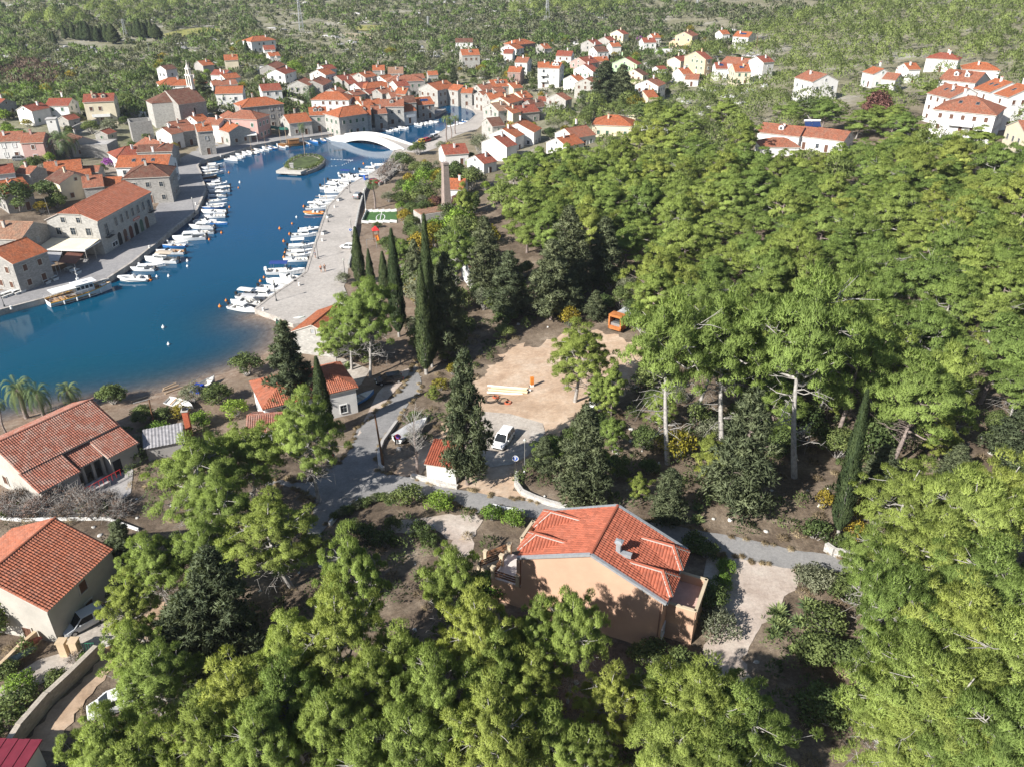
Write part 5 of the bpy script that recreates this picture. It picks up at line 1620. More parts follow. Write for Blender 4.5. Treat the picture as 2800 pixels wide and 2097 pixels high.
 def balcony(y0,y1,x0,x1,zf,hpar,nm,floor):
  m = MB(); cxm,cym = (x0 + x1) / 2,(y0 + y1) / 2
  m.box((cxm,cym,zf / 2 - 2.0),(x1 - x0,abs(y1 - y0),zf + 4.0),0)
  b = m.build(nm,peach,root)
  fl = MB(); fl.box((cxm,cym,zf + 0.03),(x1 - x0 - 0.1,abs(y1 - y0) - 0.1,0.06)); fl.build('floor',floor,b)
  pm = MB(); cp = MB()
  outer = y1
  for (c,s) in (((cxm,outer),(x1 - x0 + 0.02,0.2)),((x0,cym),(0.2,abs(y1 - y0))),((x1,cym),(0.2,abs(y1 - y0)))):
   pm.box((c[0],c[1],zf + hpar / 2),(s[0],s[1],hpar - 0.02)); cp.box((c[0],c[1],zf + hpar + 0.04),(s[0] + 0.1,s[1] + 0.1,0.1))
  pm.build('parapet',peach,b); cp.build('coping',cream,b)
  return b
 pinkf = mat('pink_terrace_tile',(0.52,0.36,0.31),0.7,0.08,1.5)
 balcony(-hw,-hw - 2.6,-1.6,2.8,3.7,1.0,'balcony',pinkf)
 balcony(hw,hw + 1.9,0.6,3.5,3.9,1.1,'balcony',pinkf)
 # west terrace with wooden balustrades and steps
 m = MB(); m.box((-1.6,hw + 1.6,0.2),(4.1,3.2,5.2)); tr = m.build('terrace',peach,root)
 fl = MB(); fl.box((-1.6,hw + 1.6,2.84),(3.9,3.0,0.08)); fl.build('floor',mat('pale_terrace',(0.60,0.55,0.52),0.7,0.08,1.5),tr)
 posts = [(-3.5,hw + 3.05),(-3.5,hw + 0.4),(0.3,hw + 3.05),(-1.6,hw + 3.05)]
 for (x_,y_) in posts:
  q = MB(); q.box((x_,y_,3.45),(0.36,0.36,1.3)); q.box((x_,y_,4.15),(0.46,0.46,0.14)); q.build('post',cream,root)
 for (a,b) in (((-3.5,hw + 0.5),(-3.5,hw + 3.0)),((-3.4,hw + 3.05),(-1.7,hw + 3.05))):
  for zz in (3.15,3.45,3.75):
   q = MB(); q.beam((a[0],a[1],zz),(b[0],b[1],zz),0.08,0.15); q.build('rail',WOOD,root)
 # outside stairs leading down to the west
 for i in range(9):
  q = MB(); q.box((0.1,hw + 3.35 + 0.3 * i,2.7 - 0.26 * i - 1.5),(1.5,0.32,3.0)); q.build('step',cream,root)
 for sx in (-0.65,0.85):
  for zz in (0.45,0.75,1.0):
   q = MB(); q.beam((sx,hw + 3.2,2.75 + zz),(sx,hw + 6.0,0.45 + zz),0.08,0.14); q.build('rail',WOOD,root)
  q = MB(); q.box((sx,hw + 6.1,0.75),(0.34,0.34,1.7)); q.box((sx,hw + 6.1,1.66),(0.44,0.44,0.14)); q.build('post',cream,root)
 # corner columns of the veranda
 for (x_,y_) in ((-3.4,hw + 0.35),(0.35,hw + 0.35)):
  q = MB(); q.box((x_,y_,4.4),(0.35,0.35,3.3)); q.build('column',peach,root)
 put_window(root,1.0,-hw,4.0,0,1.2,2.1,'brown',WHITE,True,'door')
 put_window(root,-2.4,-hw,1.2,0,1.1,1.3,'white',WHITE,True)
 put_window(root,-1.6,hw,3.0,PI,1.2,2.1,'brown',WHITE,True,'door')
 RECTS.append((1400,1390,1960,1690,55)); HOUSES.append((8.6,57.5,9.5))
villa()

# ------------------------------------------------------------------ near houses on the left and the boathouse
r5 = house('G',475,1333,-150,1790,5.9,5.2,'H','T','pale house with big orange tiled roof above the silver car',chim=0,wspace=4.4,win='brown',group='houses near the viewer')
tiled_gable(*r5,TILE_O,over=0.3)
r4 = house('G',-60,690,785,303,5.0,4.6,'H','T','long waterfront house with weathered red tiles, wings and paved yard',chim=0,win='brown',group='houses near the viewer',wspace=5)
def wing(root,x0,x1,y0,y1,zh,zl,tm,nm='wing',open_front=False):
 m = MB()
 if open_front:
  for x in (x0 + 0.2,(x0 + x1) / 2,x1 - 0.2): m.box((x,y1 + 0.25,zl / 2 - 0.75),(0.35,0.35,zl + 1.4))
 else:
  for pts in ([(x0,y1,-1.5),(x1,y1,-1.5),(x1,y1,zl),(x0,y1,zl)],[(x1,y1,-1.5),(x1,y0,-1.5),(x1,y0,zh),(x1,y1,zl)],[(x0,y0,-1.5),(x0,y1,-1.5),(x0,y1,zl),(x0,y0,zh)]): m.quad_uv(pts,0)
 w = m.build(nm,WALLS['H'],root)
 o = 0.3; s = (zh - zl) / (y0 - y1)
 A,B_,C_,D_ = (x0 - o,y1 - o,zl - s * o),(x1 + o,y1 - o,zl - s * o),(x1 + o,y0,zh),(x0 - o,y0,zh)
 r = MB(); r.quad_uv([(p[0],p[1],p[2] + 0.14) for p in (A,B_,C_,D_)],0); r.face([D_,C_,B_,A],1); r.face([A,B_,(B_[0],B_[1],B_[2] + .14),(A[0],A[1],A[2] + .14)],1)
 r.face([B_,C_,(C_[0],C_[1],C_[2] + .14),(B_[0],B_[1],B_[2] + .14)],1); r.face([D_,A,(A[0],A[1],A[2] + .14),(D_[0],D_[1],D_[2] + .14)],1)
 rr = r.build('roof',[ROOFS['T'],FRAME],w)
 tl = MB(); tile_plane(tl,[(p[0],p[1],p[2] + 0.14) for p in (A,B_,C_,D_)]); tl.build('roof_tiles',tm,w)['kind'] = 'stuff'
 return w
root4,hl4,hw4,eh4,rs4 = r4
tiled_gable(root4,hl4,hw4,eh4,rs4,TILE_W,over=0.3)
wing(root4,hl4 * 0.38,hl4 * 0.99,-hw4,-hw4 - 3.6,eh4 - 0.25,eh4 - 1.6,TILE_W)
wing(root4,-hl4 * 1.0,-hl4 * 0.25,-hw4,-hw4 - 3.4,eh4 - 0.15,eh4 - 1.5,TILE_W)
wing(root4,-hl4 * 0.12,hl4 * 0.34,-hw4,-hw4 - 2.6,eh4 - 0.5,eh4 - 1.5,TILE_W,'porch',True)
q = MB(); q.box((hl4 * 0.5,-hw4 - 3.62,1.05),(1.1,0.06,2.1)); q.build('door',DARK,root4)
q = MB(); q.box((-hl4 * 0.1,-hw4 - 4.2,0.2),(hl4 * 0.5,2.0,1.0)); q.build('terrace',YARD,root4)
for i in range(9):
 q = MB(); q.box((-hl4 * 0.34 + i * 0.6,-hw4 - 5.15,1.1),(0.05,0.05,0.9)); q.build('baluster',RED,root4)
q = MB(); q.box((-hl4 * 0.34 + 2.4,-hw4 - 5.15,1.56),(5.0,0.07,0.07)); q.build('railing',RED,root4)
r2 = house('d',615,815,688,799,4.3,4.6,'W','O','white house with orange hip roof behind the black cypress and pine',typ='h',chim=0,win='open',group='houses near the viewer')
tiled_gable(*r2,TILE_O,over=0.3,typ='h')
r3 = house('d',548,899,600,893,2.6,2.6,'W','R','little outbuilding with dark tiled roof below the white hip roofed house',chim=0,group='houses near the viewer',door=False)
tiled_gable(*r3,TILE_W,over=0.2)
r1 = house('F',482,1228,700,1050,3.9,4.0,'L','O','cream boathouse with orange roof between the quay end and the pine',name='boathouse',cat='boathouse',chim=0,win='grey',group='houses near the viewer',wspace=3.2)

# small white transformer shed with mono-pitch tile roof at the junction
def shed():
 a = G(*Z('H',1478,1000)); b = G(*Z('H',1728,1022))
 ang = math.atan2(b[1] - a[1],b[0] - a[0]); L = math.hypot(*(b - a)[:2])
 root = empty('roadside_shed',((a[0] + b[0]) / 2,(a[1] + b[1]) / 2,a[2]),ang,'small white roadside shed with red tiled lean roof under the dark conifer','shed')
 h,dp = 2.7,3.6
 m = MB(); x = L / 2
 m.quad_uv([(-x,0,-.6),(x,0,-.6),(x,0,h),(-x,0,h)]); m.quad_uv([(x,0,-.6),(x,dp,-.6),(x,dp,h + 1.1),(x,0,h)])
 m.quad_uv([(-x,dp,-.6),(-x,0,-.6),(-x,0,h),(-x,dp,h + 1.1)]); m.quad_uv([(x,dp,-.6),(-x,dp,-.6),(-x,dp,h + 1.1),(x,dp,h + 1.1)])
 m.build('wall',WALLS['W'],root)
 r = MB(); P = [(-x - .2,-.25,h),(x + .2,-.25,h),(x + .2,dp + .2,h + 1.2),(-x - .2,dp + .2,h + 1.2)]
 r.quad_uv([(p[0],p[1],p[2] + .12) for p in P]); r.face(P[::-1],1)
 for i in range(4):
  a_,b_ = P[i],P[(i + 1) % 4]; r.face([a_,b_,(b_[0],b_[1],b_[2] + .12),(a_[0],a_[1],a_[2] + .12)],1)
 r.build('roof',[ROOFS['R'],FRAME],root)
 tl = MB(); tile_plane(tl,[(p[0],p[1],p[2] + .12) for p in P]); tl.build('roof_tiles',TILE_V,root)['kind'] = 'stuff'
 put_window(root,L / 2,1.8,0.1,PI / 2,0.9,2.0,'brown',FRAME,True,'door')
shed()

# ------------------------------------------------------------------ town hall on the west quay
def arch_mesh(w,h,panel):
 f = MB(); n = 8
 ring_o = [(-w / 2 - .22,0)] + [(-(w / 2 + .22) * math.cos(PI * i / n),h - w / 2 + (w / 2 + .22) * math.sin(PI * i / n)) for i in range(n + 1)] + [(w / 2 + .22,0)]
 ring_i = [(-w / 2,0)] + [(-(w / 2) * math.cos(PI * i / n),h - w / 2 + (w / 2) * math.sin(PI * i / n)) for i in range(n + 1)] + [(w / 2,0)]
 for i in range(len(ring_o) - 1):
  o0,o1,i0,i1 = ring_o[i],ring_o[i + 1],ring_i[i],ring_i[i + 1]
  f.face([(o0[0],-.10,o0[1]),(o1[0],-.10,o1[1]),(i1[0],-.10,i1[1]),(i0[0],-.10,i0[1])][::-1],0)
  f.face([(o0[0],-.10,o0[1]),(o0[0],.02,o0[1]),(o1[0],.02,o1[1]),(o1[0],-.10,o1[1])][::-1],0)
  f.face([(i0[0],-.10,i0[1]),(i1[0],-.10,i1[1]),(i1[0],.02,i1[1]),(i0[0],.02,i0[1])][::-1],0)
 p = MB(); p.face([(q[0],-.015,q[1]) for q in ring_i][::-1],0)
 return f,p
def town_hall():
 eh,rs,hw = 7.8,2.5,5.9
 rh = eh + rs
 p1 = G(*Z('E',640,205),dz=rh); p2 = G(*Z('E',1075,-10),dz=rh)
 ang = math.atan2(p2[1] - p1[1],p2[0] - p1[0]); e = np.array([math.cos(ang),math.sin(ang),0])
 ins_ = 2.3
 L = np.linalg.norm((p2 - p1)[:2]) + ins_
 c = (p1 - e * ins_) + e * L / 2
 hl = L / 2
 zg = gz(c[0],c[1])
 root = empty('town_hall',(c[0],c[1],zg),ang,'large stone town hall with long orange roof and arched doors on the quay','building')
 st = WALLS['L']
 zc = eh + rs * 0.55; yc = hw * 0.45
 m = MB()
 m.quad_uv([(-hl,-hw,-1.2),(hl,-hw,-1.2),(hl,-hw,eh),(-hl,-hw,eh)])
 m.quad_uv([(hl,-hw,-1.2),(hl,hw,-1.2),(hl,hw,eh),(hl,0,rh),(hl,-hw,eh)])
 m.quad_uv([(hl,hw,-1.2),(-hl,hw,-1.2),(-hl,hw,eh),(hl,hw,eh)])
 m.quad_uv([(-hl,hw,-1.2),(-hl,-hw,-1.2),(-hl,-hw,eh),(-hl,-yc,zc),(-hl,yc,zc),(-hl,hw,eh)])
 m.build('wall',st,root)
 r = MB(); k = rs / hw; o = 0.35; t = 0.15
 ye,ze = hw + o,eh - k * o + t
 xl,xr = -hl - 0.25,hl + 0.25
 A,B_,R1,R2 = (xl,-ye,ze),(xr,-ye,ze),(-hl + ins_,0,rh + t),(xr,0,rh + t)
 J1,J2 = (xl,-yc,zc + t),(xl,yc,zc + t)
 r.quad_uv([A,B_,R2,R1,J1]); r.quad_uv([(xr,ye,ze),(xl,ye,ze),J2,R1,R2]); r.quad_uv([J2,J1,R1])
 for a_,b_ in ((A,B_),((xr,ye,ze),(xl,ye,ze)),(J1,A),((xl,ye,ze),J2),(J2,J1),(B_,R2),(R2,(xr,ye,ze))):
  r.face([(a_[0],a_[1],a_[2] - t),(b_[0],b_[1],b_[2] - t),b_,a_],1)
 for a_,b_ in ((R1,R2),(R1,J1),(R1,J2)): r.tube([a_,b_],0.16,6)
 ro = r.build('roof',[ROOFS['O'],FRAME],root)
 tl = MB(); tile_plane(tl,[A,B_,R2,R1,J1],0.42,0.5); tile_plane(tl,[J2,J1,R1],0.42,0.5)
 tl.build('roof_tiles',TILE_O,ro)['kind'] = 'stuff'
 q = MB(); q.box((0,-hw - 0.10,eh - 0.35),(2 * hl + .2,0.2,0.35)); q.build('cornice',FRAME,root)
 # gable end windows
 for y in (-3.4,0.2,3.6): put_window(root,-hl,y,4.5,-PI / 2,1.15,1.6,'open',FRAME,True)
 for y in (-1.7,1.9): put_window(root,-hl,y,7.3,-PI / 2,0.95,1.15,'open',FRAME,True)
 # quay front: two balcony doors and six windows upstairs, six arches below
 n = 6
 for i in range(n):
  x = -hl * 0.42 + i * (hl * 1.05) / (n - 1)
  put_window(root,x,-hw,4.6,0,1.0,1.95,'open',FRAME,True)
  af,ap = arch_mesh(1.7,3.0,None)
  a_ = af.build('arch',FRAME,root); a_.location = (x,-hw,0.05)
  pp = ap.build('panel',[DARK,BROWNSH,mat('dark_red_door',(.10,.03,.025),.7),DARK,GREENSH,BROWNSH][i],a_)
 for x in (-hl * 0.76,hl * 0.86):
  put_window(root,x,-hw,3.6,0,1.2,2.7,'open',FRAME,True,'door')
  b = MB(); b.box((x,-hw - 0.5,3.45),(2.4,1.0,0.14))
  for s in range(9): b.box((x - 1.15 + s * 0.287,-hw - 0.96,3.95),(0.03,0.03,0.9))
  for sx in (-1.17,1.17): b.box((x + sx,-hw - 0.5,4.38),(0.04,0.95,0.04))
  b.box((x,-hw - 0.96,4.4),(2.4,0.05,0.05)); b.build('balcony',DMETAL,root)
 s = MB(); s.box((hl * 0.28,-hw - 0.12,3.75),(2.9,0.08,0.5),0); s.box((hl * 0.28,-hw - 0.165,3.75),(2.3,0.012,0.16),1)
 s.build('sign',[mat('sign_red',(0.62,0.13,0.06),0.6,0.05,2),WHITE],root)
 w2 = MB(); w2.box((-hl * 0.62,-hw - 0.06,1.1),(2.4,0.1,1.2)); o_ = w2.build('notice_board',WHITE,root)
 for i in (-1,1):
  w3 = MB(); w3.box((-hl * 0.62 + i * 0.55,-hw - 0.13,1.1),(0.85,0.03,0.9)); w3.build('pane',GLASS,o_)
 RECTS.append((120,500,430,720,170)); HOUSES.append((c[0],c[1],hl))
 # cream canvas awning in front of the gable (a separate frame)
 aw = empty('cafe_awning',(c[0],c[1],zg),ang,'large cream canvas awning in front of the town hall gable','awning')
 cm = mat('cream_canvas',(0.66,0.60,0.46),0.8,0.05,0.8)
 y0,y1 = -hw + 0.2,hw - 0.4
 x0,x1 = -hl - 0.2,-hl - 6.2
 f = MB()
 for j in range(8):
  ya,yb = y0 + (y1 - y0) * j / 8,y0 + (y1 - y0) * (j + 1) / 8
  def zz(x,y): return 3.3 + 0.5 * (x - x1) / (x0 - x1) - 0.10 * math.sin(PI * (y - y0) / (y1 - y0) * 2) ** 2
  f.face([(x1,yb,zz(x1,yb)),(x1,ya,zz(x1,ya)),(x0,ya,zz(x0,ya)),(x0,yb,zz(x0,yb))],0)
  f.face([(x0,yb,zz(x0,yb) - .04),(x0,ya,zz(x0,ya) - .04),(x1,ya,zz(x1,ya) - .04),(x1,yb,zz(x1,yb) - .04)],0)
 f.build('canopy',cm,aw)
 v = MB()
 v.box((x1,(y0 + y1) / 2,3.12),(0.03,y1 - y0,0.32)); v.box(((x0 + x1) / 2,y0,3.3),(x0 - x1,0.03,0.3)); v.build('valance',WHITE,aw)
 for (x,y) in ((x1 + .2,y0 + .2),(x1 + .2,y1 - .2),(x1 + .2,0),(x0 - 2.5,y0 + .2)):
  pz = MB(); pz.tube([(x,y,-0.3),(x,y,3.3)],0.06,6); pz.build('post',FRAME,aw)
 return c,ang,hl,hw,zg
TH_C,TH_A,TH_HL,TH_HW,TH_Z = town_hall()

# ------------------------------------------------------------------ fortress church with bell gable
def church():
 eh,rs,hw = 8.4,4.0,8.2
 rh = eh + rs
 p1 = G(452,249,dz=rh); p2 = G(527,240.5,dz=rh)
 ang = math.atan2(p2[1] - p1[1],p2[0] - p1[0])
 L = np.linalg.norm((p2 - p1)[:2]); hl = L / 2
 c = (p1 + p2) / 2; zg = gz(c[0],c[1])
 root = empty('fortress_church',(c[0],c[1],zg),ang,'big windowless stone fortress church with brown roof and white bell gable','church')
 gable_house(root,hl,hw,eh,rs,'g',WALLS['S'],ROOFS['B'],over=0.2,base=-2)
 # prow-shaped bastion at the front
 P = [(-hl + .1,hw * 0.75),(-hl - 5.2,hw * 0.82),(-hl - 6.6,-hw * 0.12),(-hl + .1,-hw * 0.5)]
 m = MB()
 for i in range(3):
  a,b = P[i],P[i + 1]
  m.quad_uv([(a[0],a[1],-2),(b[0],b[1],-2),(b[0] * 0.985,b[1],eh + .4),(a[0] * 0.985,a[1],eh + .4)])
 b_ = m.build('bastion',WALLS['L'],root)
 r = MB(); ap = (-hl + 0.2,0.4,rh - .2)
 Q = [(p[0] * 1.01,p[1],eh + .45) for p in P]
 for i in range(3): r.quad_uv([Q[i],Q[i + 1],ap])
 r.build('roof',ROOFS['B'],b_)
 # slit window and buttress stair
 q = MB(); q.box((hl * 0.1,-hw - .03,5.6),(0.5,0.1,2.2)); q.build('window',DARK,root)
 # bell gable on the rear ridge
 bm_ = MB(); x0 = hl - 0.7; W = mat('bell_gable_stone',(0.66,0.62,0.56),0.85,0.1,0.8)
 z = rh - .3
 for y in (-1.7,0,1.7): bm_.box((x0,y,z + 2.3),(1.0,0.62,4.6))
 bm_.box((x0,0,z + .4),(1.1,4.1,0.9)); bm_.box((x0,0,z + 4.75),(1.2,4.3,0.45))
 for y in (-.95,.95): bm_.box((x0,y,z + 5.9),(0.9,0.6,2.0))
 bm_.box((x0,0,z + 7.0),(1.1,2.9,0.4)); bm_.box((x0,0,z + 7.7),(0.8,1.6,1.1),taper=0.55); bm_.box((x0,0,z + 8.7),(0.5,0.5,1.0),taper=0.4); bm_.box((x0,0,z + 9.6),(0.12,0.12,1.0)); bm_.box((x0,0,z + 9.7),(0.12,0.5,0.12))
 g = bm_.build('bell_gable',W,root)
 for (y,zz) in ((-.85,z + 3.0),(.85,z + 3.0),(0,z + 5.9)):
  bl = MB(); bl.lathe([(0.42,0),(0.34,.18),(0.24,.5),(0.08,.75)],10,0,(x0,y,zz)); bl.build('bell',DMETAL,g)
 RECTS.append((392,235,580,335,320)); HOUSES.append((c[0],c[1],16))
church()
# little chapel
cr,chl,chw,ceh,crs = house('B',95,565,178,525,4,4,'S','T','small stone chapel with a pointed bell gable',name='chapel',cat='chapel',chim=0,win='brown')
q = MB(); z = ceh + crs
for y in (-.45,.45): q.box((chl - .4,y,z + .6),(0.5,0.35,1.6))
q.box((chl - .4,0,z + 1.6),(0.6,1.6,0.3)); q.box((chl - .4,0,z + 2.2),(0.45,1.0,1.0),taper=0.2); q.build('bell_gable',WALLS['L'],cr)

# ------------------------------------------------------------------ white arched bridge
def bridge():
 a = flat(922,373,1.1); b = flat(1122,405,1.1)
 ang = math.atan2(b[1] - a[1],b[0] - a[0]); L = math.hypot(*(b - a)[:2])
 root = empty('footbridge',((a[0] + b[0]) / 2,(a[1] + b[1]) / 2,0),ang,'white arched stone bridge across the harbour inlet','bridge')
 W = 4.6; n = 28; ws = mat('bridge_white',(0.68,0.67,0.645),0.8,0.04,0.5)
 def zt(s): return 1.12 + 1.9 * math.sin(PI * s) ** 1.25
 def zb(s):
  t = (s - 0.17) / 0.66
  return zt(s) - 0.55 if False else (-1.0 if t <= 0 or t >= 1 else -0.3 + 2.1 * math.sin(PI * t) ** 0.8)
 body = MB(); deck = MB(); par = [MB(),MB()]
 for i in range(n):
  s0,s1 = i / n,(i + 1) / n
  x0,x1 = (s0 - .5) * L,(s1 - .5) * L
  f = lambda s: W / 2 + 1.1 * (abs(s - .5) * 2) ** 3
  y0,y1 = f(s0),f(s1)
  body.face([(x0,-y0,zb(s0)),(x1,-y1,zb(s1)),(x1,-y1,zt(s1)),(x0,-y0,zt(s0))]); body.face([(x1,y1,zb(s1)),(x0,y0,zb(s0)),(x0,y0,zt(s0)),(x1,y1,zt(s1))])
  body.face([(x0,y0,zb(s0)),(x1,y1,zb(s1)),(x1,-y1,zb(s1)),(x0,-y0,zb(s0))])
  deck.face([(x0,-y0,zt(s0)),(x1,-y1,zt(s1)),(x1,y1,zt(s1)),(x0,y0,zt(s0))])
  for k,sg in ((0,-1),(1,1)):
   h = 0.15 + 0.75 * math.sin(PI * min(1,max(0,s0))) ** 0.5; h1 = 0.15 + 0.75 * math.sin(PI * s1) ** 0.5 if s1 < 1 else 0.15
   o0,o1,i0,i1 = sg * (y0 + .06),sg * (y1 + .06),sg * (y0 - .5),sg * (y1 - .5)
   p = par[k]
   F = [[(x0,o0,zt(s0) - .5),(x1,o1,zt(s1) - .5),(x1,o1,zt(s1) + h1),(x0,o0,zt(s0) + h)],[(x0,o0,zt(s0) + h),(x1,o1,zt(s1) + h1),(x1,i1,zt(s1) + h1),(x0,i0,zt(s0) + h)],
    [(x1,i1,zt(s1)),(x0,i0,zt(s0)),(x0,i0,zt(s0) + h),(x1,i1,zt(s1) + h1)]]
   for q in F: p.face(q if sg < 0 else q[::-1])
 body.build('arch',ws,root); deck.build('deck',QUAYR,root)
 for p in par: p.build('parapet',ws,root)
bridge()

# ------------------------------------------------------------------ islet
def islet():
 px = [Z('B',*p) for p in ((222,1462),(262,1495),(345,1500),(445,1487),(540,1452),(602,1405),(612,1375),(580,1352),(500,1338),(400,1340),(330,1362),(262,1402),(226,1440))]
 P = [flat(u,v,0.9)[:2] for u,v in px]
 c = np.mean(np.array(P),0)
 Q = [(p - c) * 0.93 for p in P]
 root = empty('islet',(c[0],c[1],0),0)
 root['kind'] = 'structure'
 m = MB(); m.prism([tuple(q) for q in Q],-3,0.9,0,0); m.build('quay_wall',EDGE,root)
 m = MB(); m.prism([tuple(q * 0.72) for q in Q],0.5,1.25); m.build('lawn',mat('islet_lawn',(0.075,0.10,0.035),0.95,0.3,0.6),root)
 m = MB(); m.prism([(-6,-11),(2,-12.5),(3.5,-8),(-5,-6.5)],0.5,1.32); m.build('paving',FRAME,root)
 mon = empty('islet_monument',(c[0] - 1.5,c[1] - 9.0,1.3),0.2,'pale stone block monument on the islet paving','monument')
 for s,h,z in ((1.6,.4,.2),(1.1,1.3,1.0),(1.3,.2,1.75)):
  m = MB(); m.box((0,0,z),(s,s * .8,h)); m.build('block',WALLS['L'],mon)
 # clipped hedge round the rim
 rng = np.random.default_rng(5); Vs = []; Ts = []
 hed = empty('islet_hedge',(c[0],c[1],0.9),0,'clipped grey green hedge ring round the islet','hedge')
 cen = []
 for i in range(len(Q)):
  a,b = Q[i] * 0.86,Q[(i + 1) % len(Q)] * 0.86
  n = max(2,int(np.linalg.norm(b - a) * 55))
  t = rng.random(n)[:,None]
  xy = a * (1 - t) + b * t + rng.normal(0,.32,(n,2))
  cen.append(np.concatenate([xy,rng.uniform(.1,1.0,(n,1))],1))
 cen = np.concatenate(cen)
 V,t = leaves(cen,.34,.24,rng,rng.uniform(.2,.8,len(cen)),.8)
 link('foliage',crown_mesh('hedge_foliage',V,t,LEAF),hed)
 return c
ISL_C = islet()

# ------------------------------------------------------------------ brick factory chimney
def height_at(b,u,v):
 r = ray(u,v); k = math.hypot(b[0],b[1]) / math.hypot(r[0],r[1])
 return CAMH + r[2] * k - b[2]
b = G(*D(966,478)); h = height_at(b,*D(960,354))
st = empty('factory_chimney',tuple(b),0.5,'tall tapering square brick factory chimney among the trees','chimney')
m = MB(); m.box((0,0,h * .12),(2.25,2.25,h * .24 + 1.5),taper=.95); m.build('base',WALLS['L'],st)
bk = stone_mat('old_brick',(0.33,0.20,0.145),(0.27,0.20,0.16),.35,.16)
m = MB(); m.box((0,0,h * .22 + h * .39),(1.95,1.95,h * .78),taper=.66); m.build('shaft',bk,st)
m = MB(); m.box((0,0,h + .02),(1.5,1.5,.5)); m.build('crown',bk,st)
# white transformer tower
b = G(*Z('A',485,1178)); h = height_at(b,*Z('A',470,1025))
st = empty('transformer_tower',tuple(b),0.25,'white windowless transformer tower between gardens','tower')
m = MB(); m.box((0,0,h / 2 - .5),(3.0,3.0,h + 1)); m.build('wall',WALLS['W'],st)
m = MB(); m.box((0,0,h + .12),(3.4,3.4,.25)); m.build('roof',CONCRETE,st)
m = MB(); m.box((0,-1.52,h - .8),(0.5,.06,.5)); m.build('vent',DARK,st)
put_window(st,.4,-1.5,.05,0,.9,2.0,'grey',FRAME,False,'door')
# flat-roofed stone block beside the feather palm, roofless ruin
def block(zone,x,y,w,d,h,rz,m_,lab,name,cat,roofm=CONCRETE,parapet=0.5,open_top=False):
 p = G(*Z(zone,x,y))
 r = empty(name,tuple(p),rz,lab,cat)
 for (c,s) in (((0,-d / 2),(w,.4)),((0,d / 2),(w,.4)),((-w / 2 + .2,0),(.4,d - .4)),((w / 2 - .2,0),(.4,d - .4))):
  m = MB(); m.box((c[0],c[1],h / 2 - .6),(s[0],s[1],h + 1.2)); m.build('wall',m_,r)
 if not open_top:
  m = MB(); m.box((0,0,h - parapet),(w - .1,d - .1,.2)); m.build('roof',roofm,r)
 RECTS.append((p[0] - 1,p[1] - 1,0,0,0))
 return r
block('A',830,1335,12,8,4,0.05,WALLS['S'],'flat roofed stone block right of the feather palm','flat_roofed_building','building')
block('A',1240,1215,7,7,7,0.5,WALLS['S'],'roofless stone ruin with brown inner walls beside white gable','roofless_ruin','ruin',open_top=True)
block('F',1540,345,9,4.5,3.2,0.5,WALLS['L'],'low stone shed at the foot of the brick chimney','stone_shed','shed',roofm=ROOFS['P'],parapet=-.1)
block('C',1360,480,16,6,3,0.0,WALLS['W'],'long flat white building beside the cream hillside house','flat_roofed_building','building')
block('C',975,1075,7,5,3,-0.1,WALLS['C'],'cream annex with flat grey roof beside the hip roofed house','flat_roofed_building','building')
block('C',1260,1160,12,6,3,-0.1,WALLS['W'],'flat white roof showing among the pines below the round tree','flat_roofed_building','building',roofm=WHITE)

# ------------------------------------------------------------------ walls along roads, yards and terraces
WST = stone_mat('dry_stone',(0.52,0.48,0.43),(0.30,0.27,0.24),.45,.25)
OCH = mat('ochre_render',(0.55,0.42,0.28),.9,.1,.8)
stone_wall([Z('H',*p) for p in ((1215,500),(1095,665),(1058,770),(1070,880),(1100,905))],.55,.4,CONCRETE,'low concrete kerb wall along the road bend below the utility pole','kerb_wall')
stone_wall([Z('H',*p) for p in ((1345,965),(1480,1000),(1600,1040),(1740,1065))],.6,.5,WST,'low dry stone edging in front of the white roadside shed')
stone_wall([Z('V',*p) for p in ((360,0),(350,90),(400,160),(520,215),(650,260),(800,300))],.7,.5,WST,'curved dry stone wall above the villa road')
stone_wall([Z('H',*p) for p in ((640,1380),(720,1280),(900,1180),(1050,1140),(1190,1120))],.6,.3,WHITE,'white garden kerb round the planted bed at the junction','kerb_wall')
stone_wall([Z('V',*p) for p in ((130,290),(250,320),(420,345))],.8,.3,WHITE,'white garden wall beside the clipped shrubs of the villa','garden_wall')
stone_wall([Z('J',*p) for p in ((860,930),(620,1170),(440,1340),(200,1620),(120,1750))],1.5,.5,stone_mat('ochre_stone',(.45,.36,.25),(.34,.27,.19),.5,.25),'long ochre stone garden wall along the dirt track')
stone_wall([Z('J',*p) for p in ((340,800),(200,920),(60,1060),(-80,1180))],1.4,.35,OCH,'ochre garden wall with painted murals at the lower left','garden_wall')
stone_wall([Z('G',*p) for p in ((-60,1320),(200,1340),(600,1330),(940,1330),(1200,1425))],.45,.12,WHITE,'thin white fence wall behind the bare purple shrubs','garden_wall')
stone_wall([Z('L',*p) for p in ((490,1590),(560,1640),(700,1660),(860,1690))],1.0,.5,WST,'white rubble wall at the road end under the pines')
stone_wall([Z('F',*p) for p in ((975,10),(925,120),(890,250),(865,370),(845,500),(830,620),(800,740))],.9,.4,WALLS['L'],'pale wall along the inland side of the harbour quay','quay_wall')
stone_wall([Z('B',*p) for p in ((1060,1605),(1130,1560),(1220,1480))],.8,.4,WALLS['L'],'stone terrace wall under the bare quayside trees','terrace_wall')
stone_wall([Z('A',*p) for p in ((560,1180),(700,1110),(900,1060),(1240,1000))],1.8,.5,WALLS['S'],'long grey field wall below the cream villa','field_wall')
stone_wall([Z('A',*p) for p in ((1170,780),(1300,745),(1400,715))],2.0,.5,WALLS['S'],'dark stone terrace wall above the church','terrace_wall')
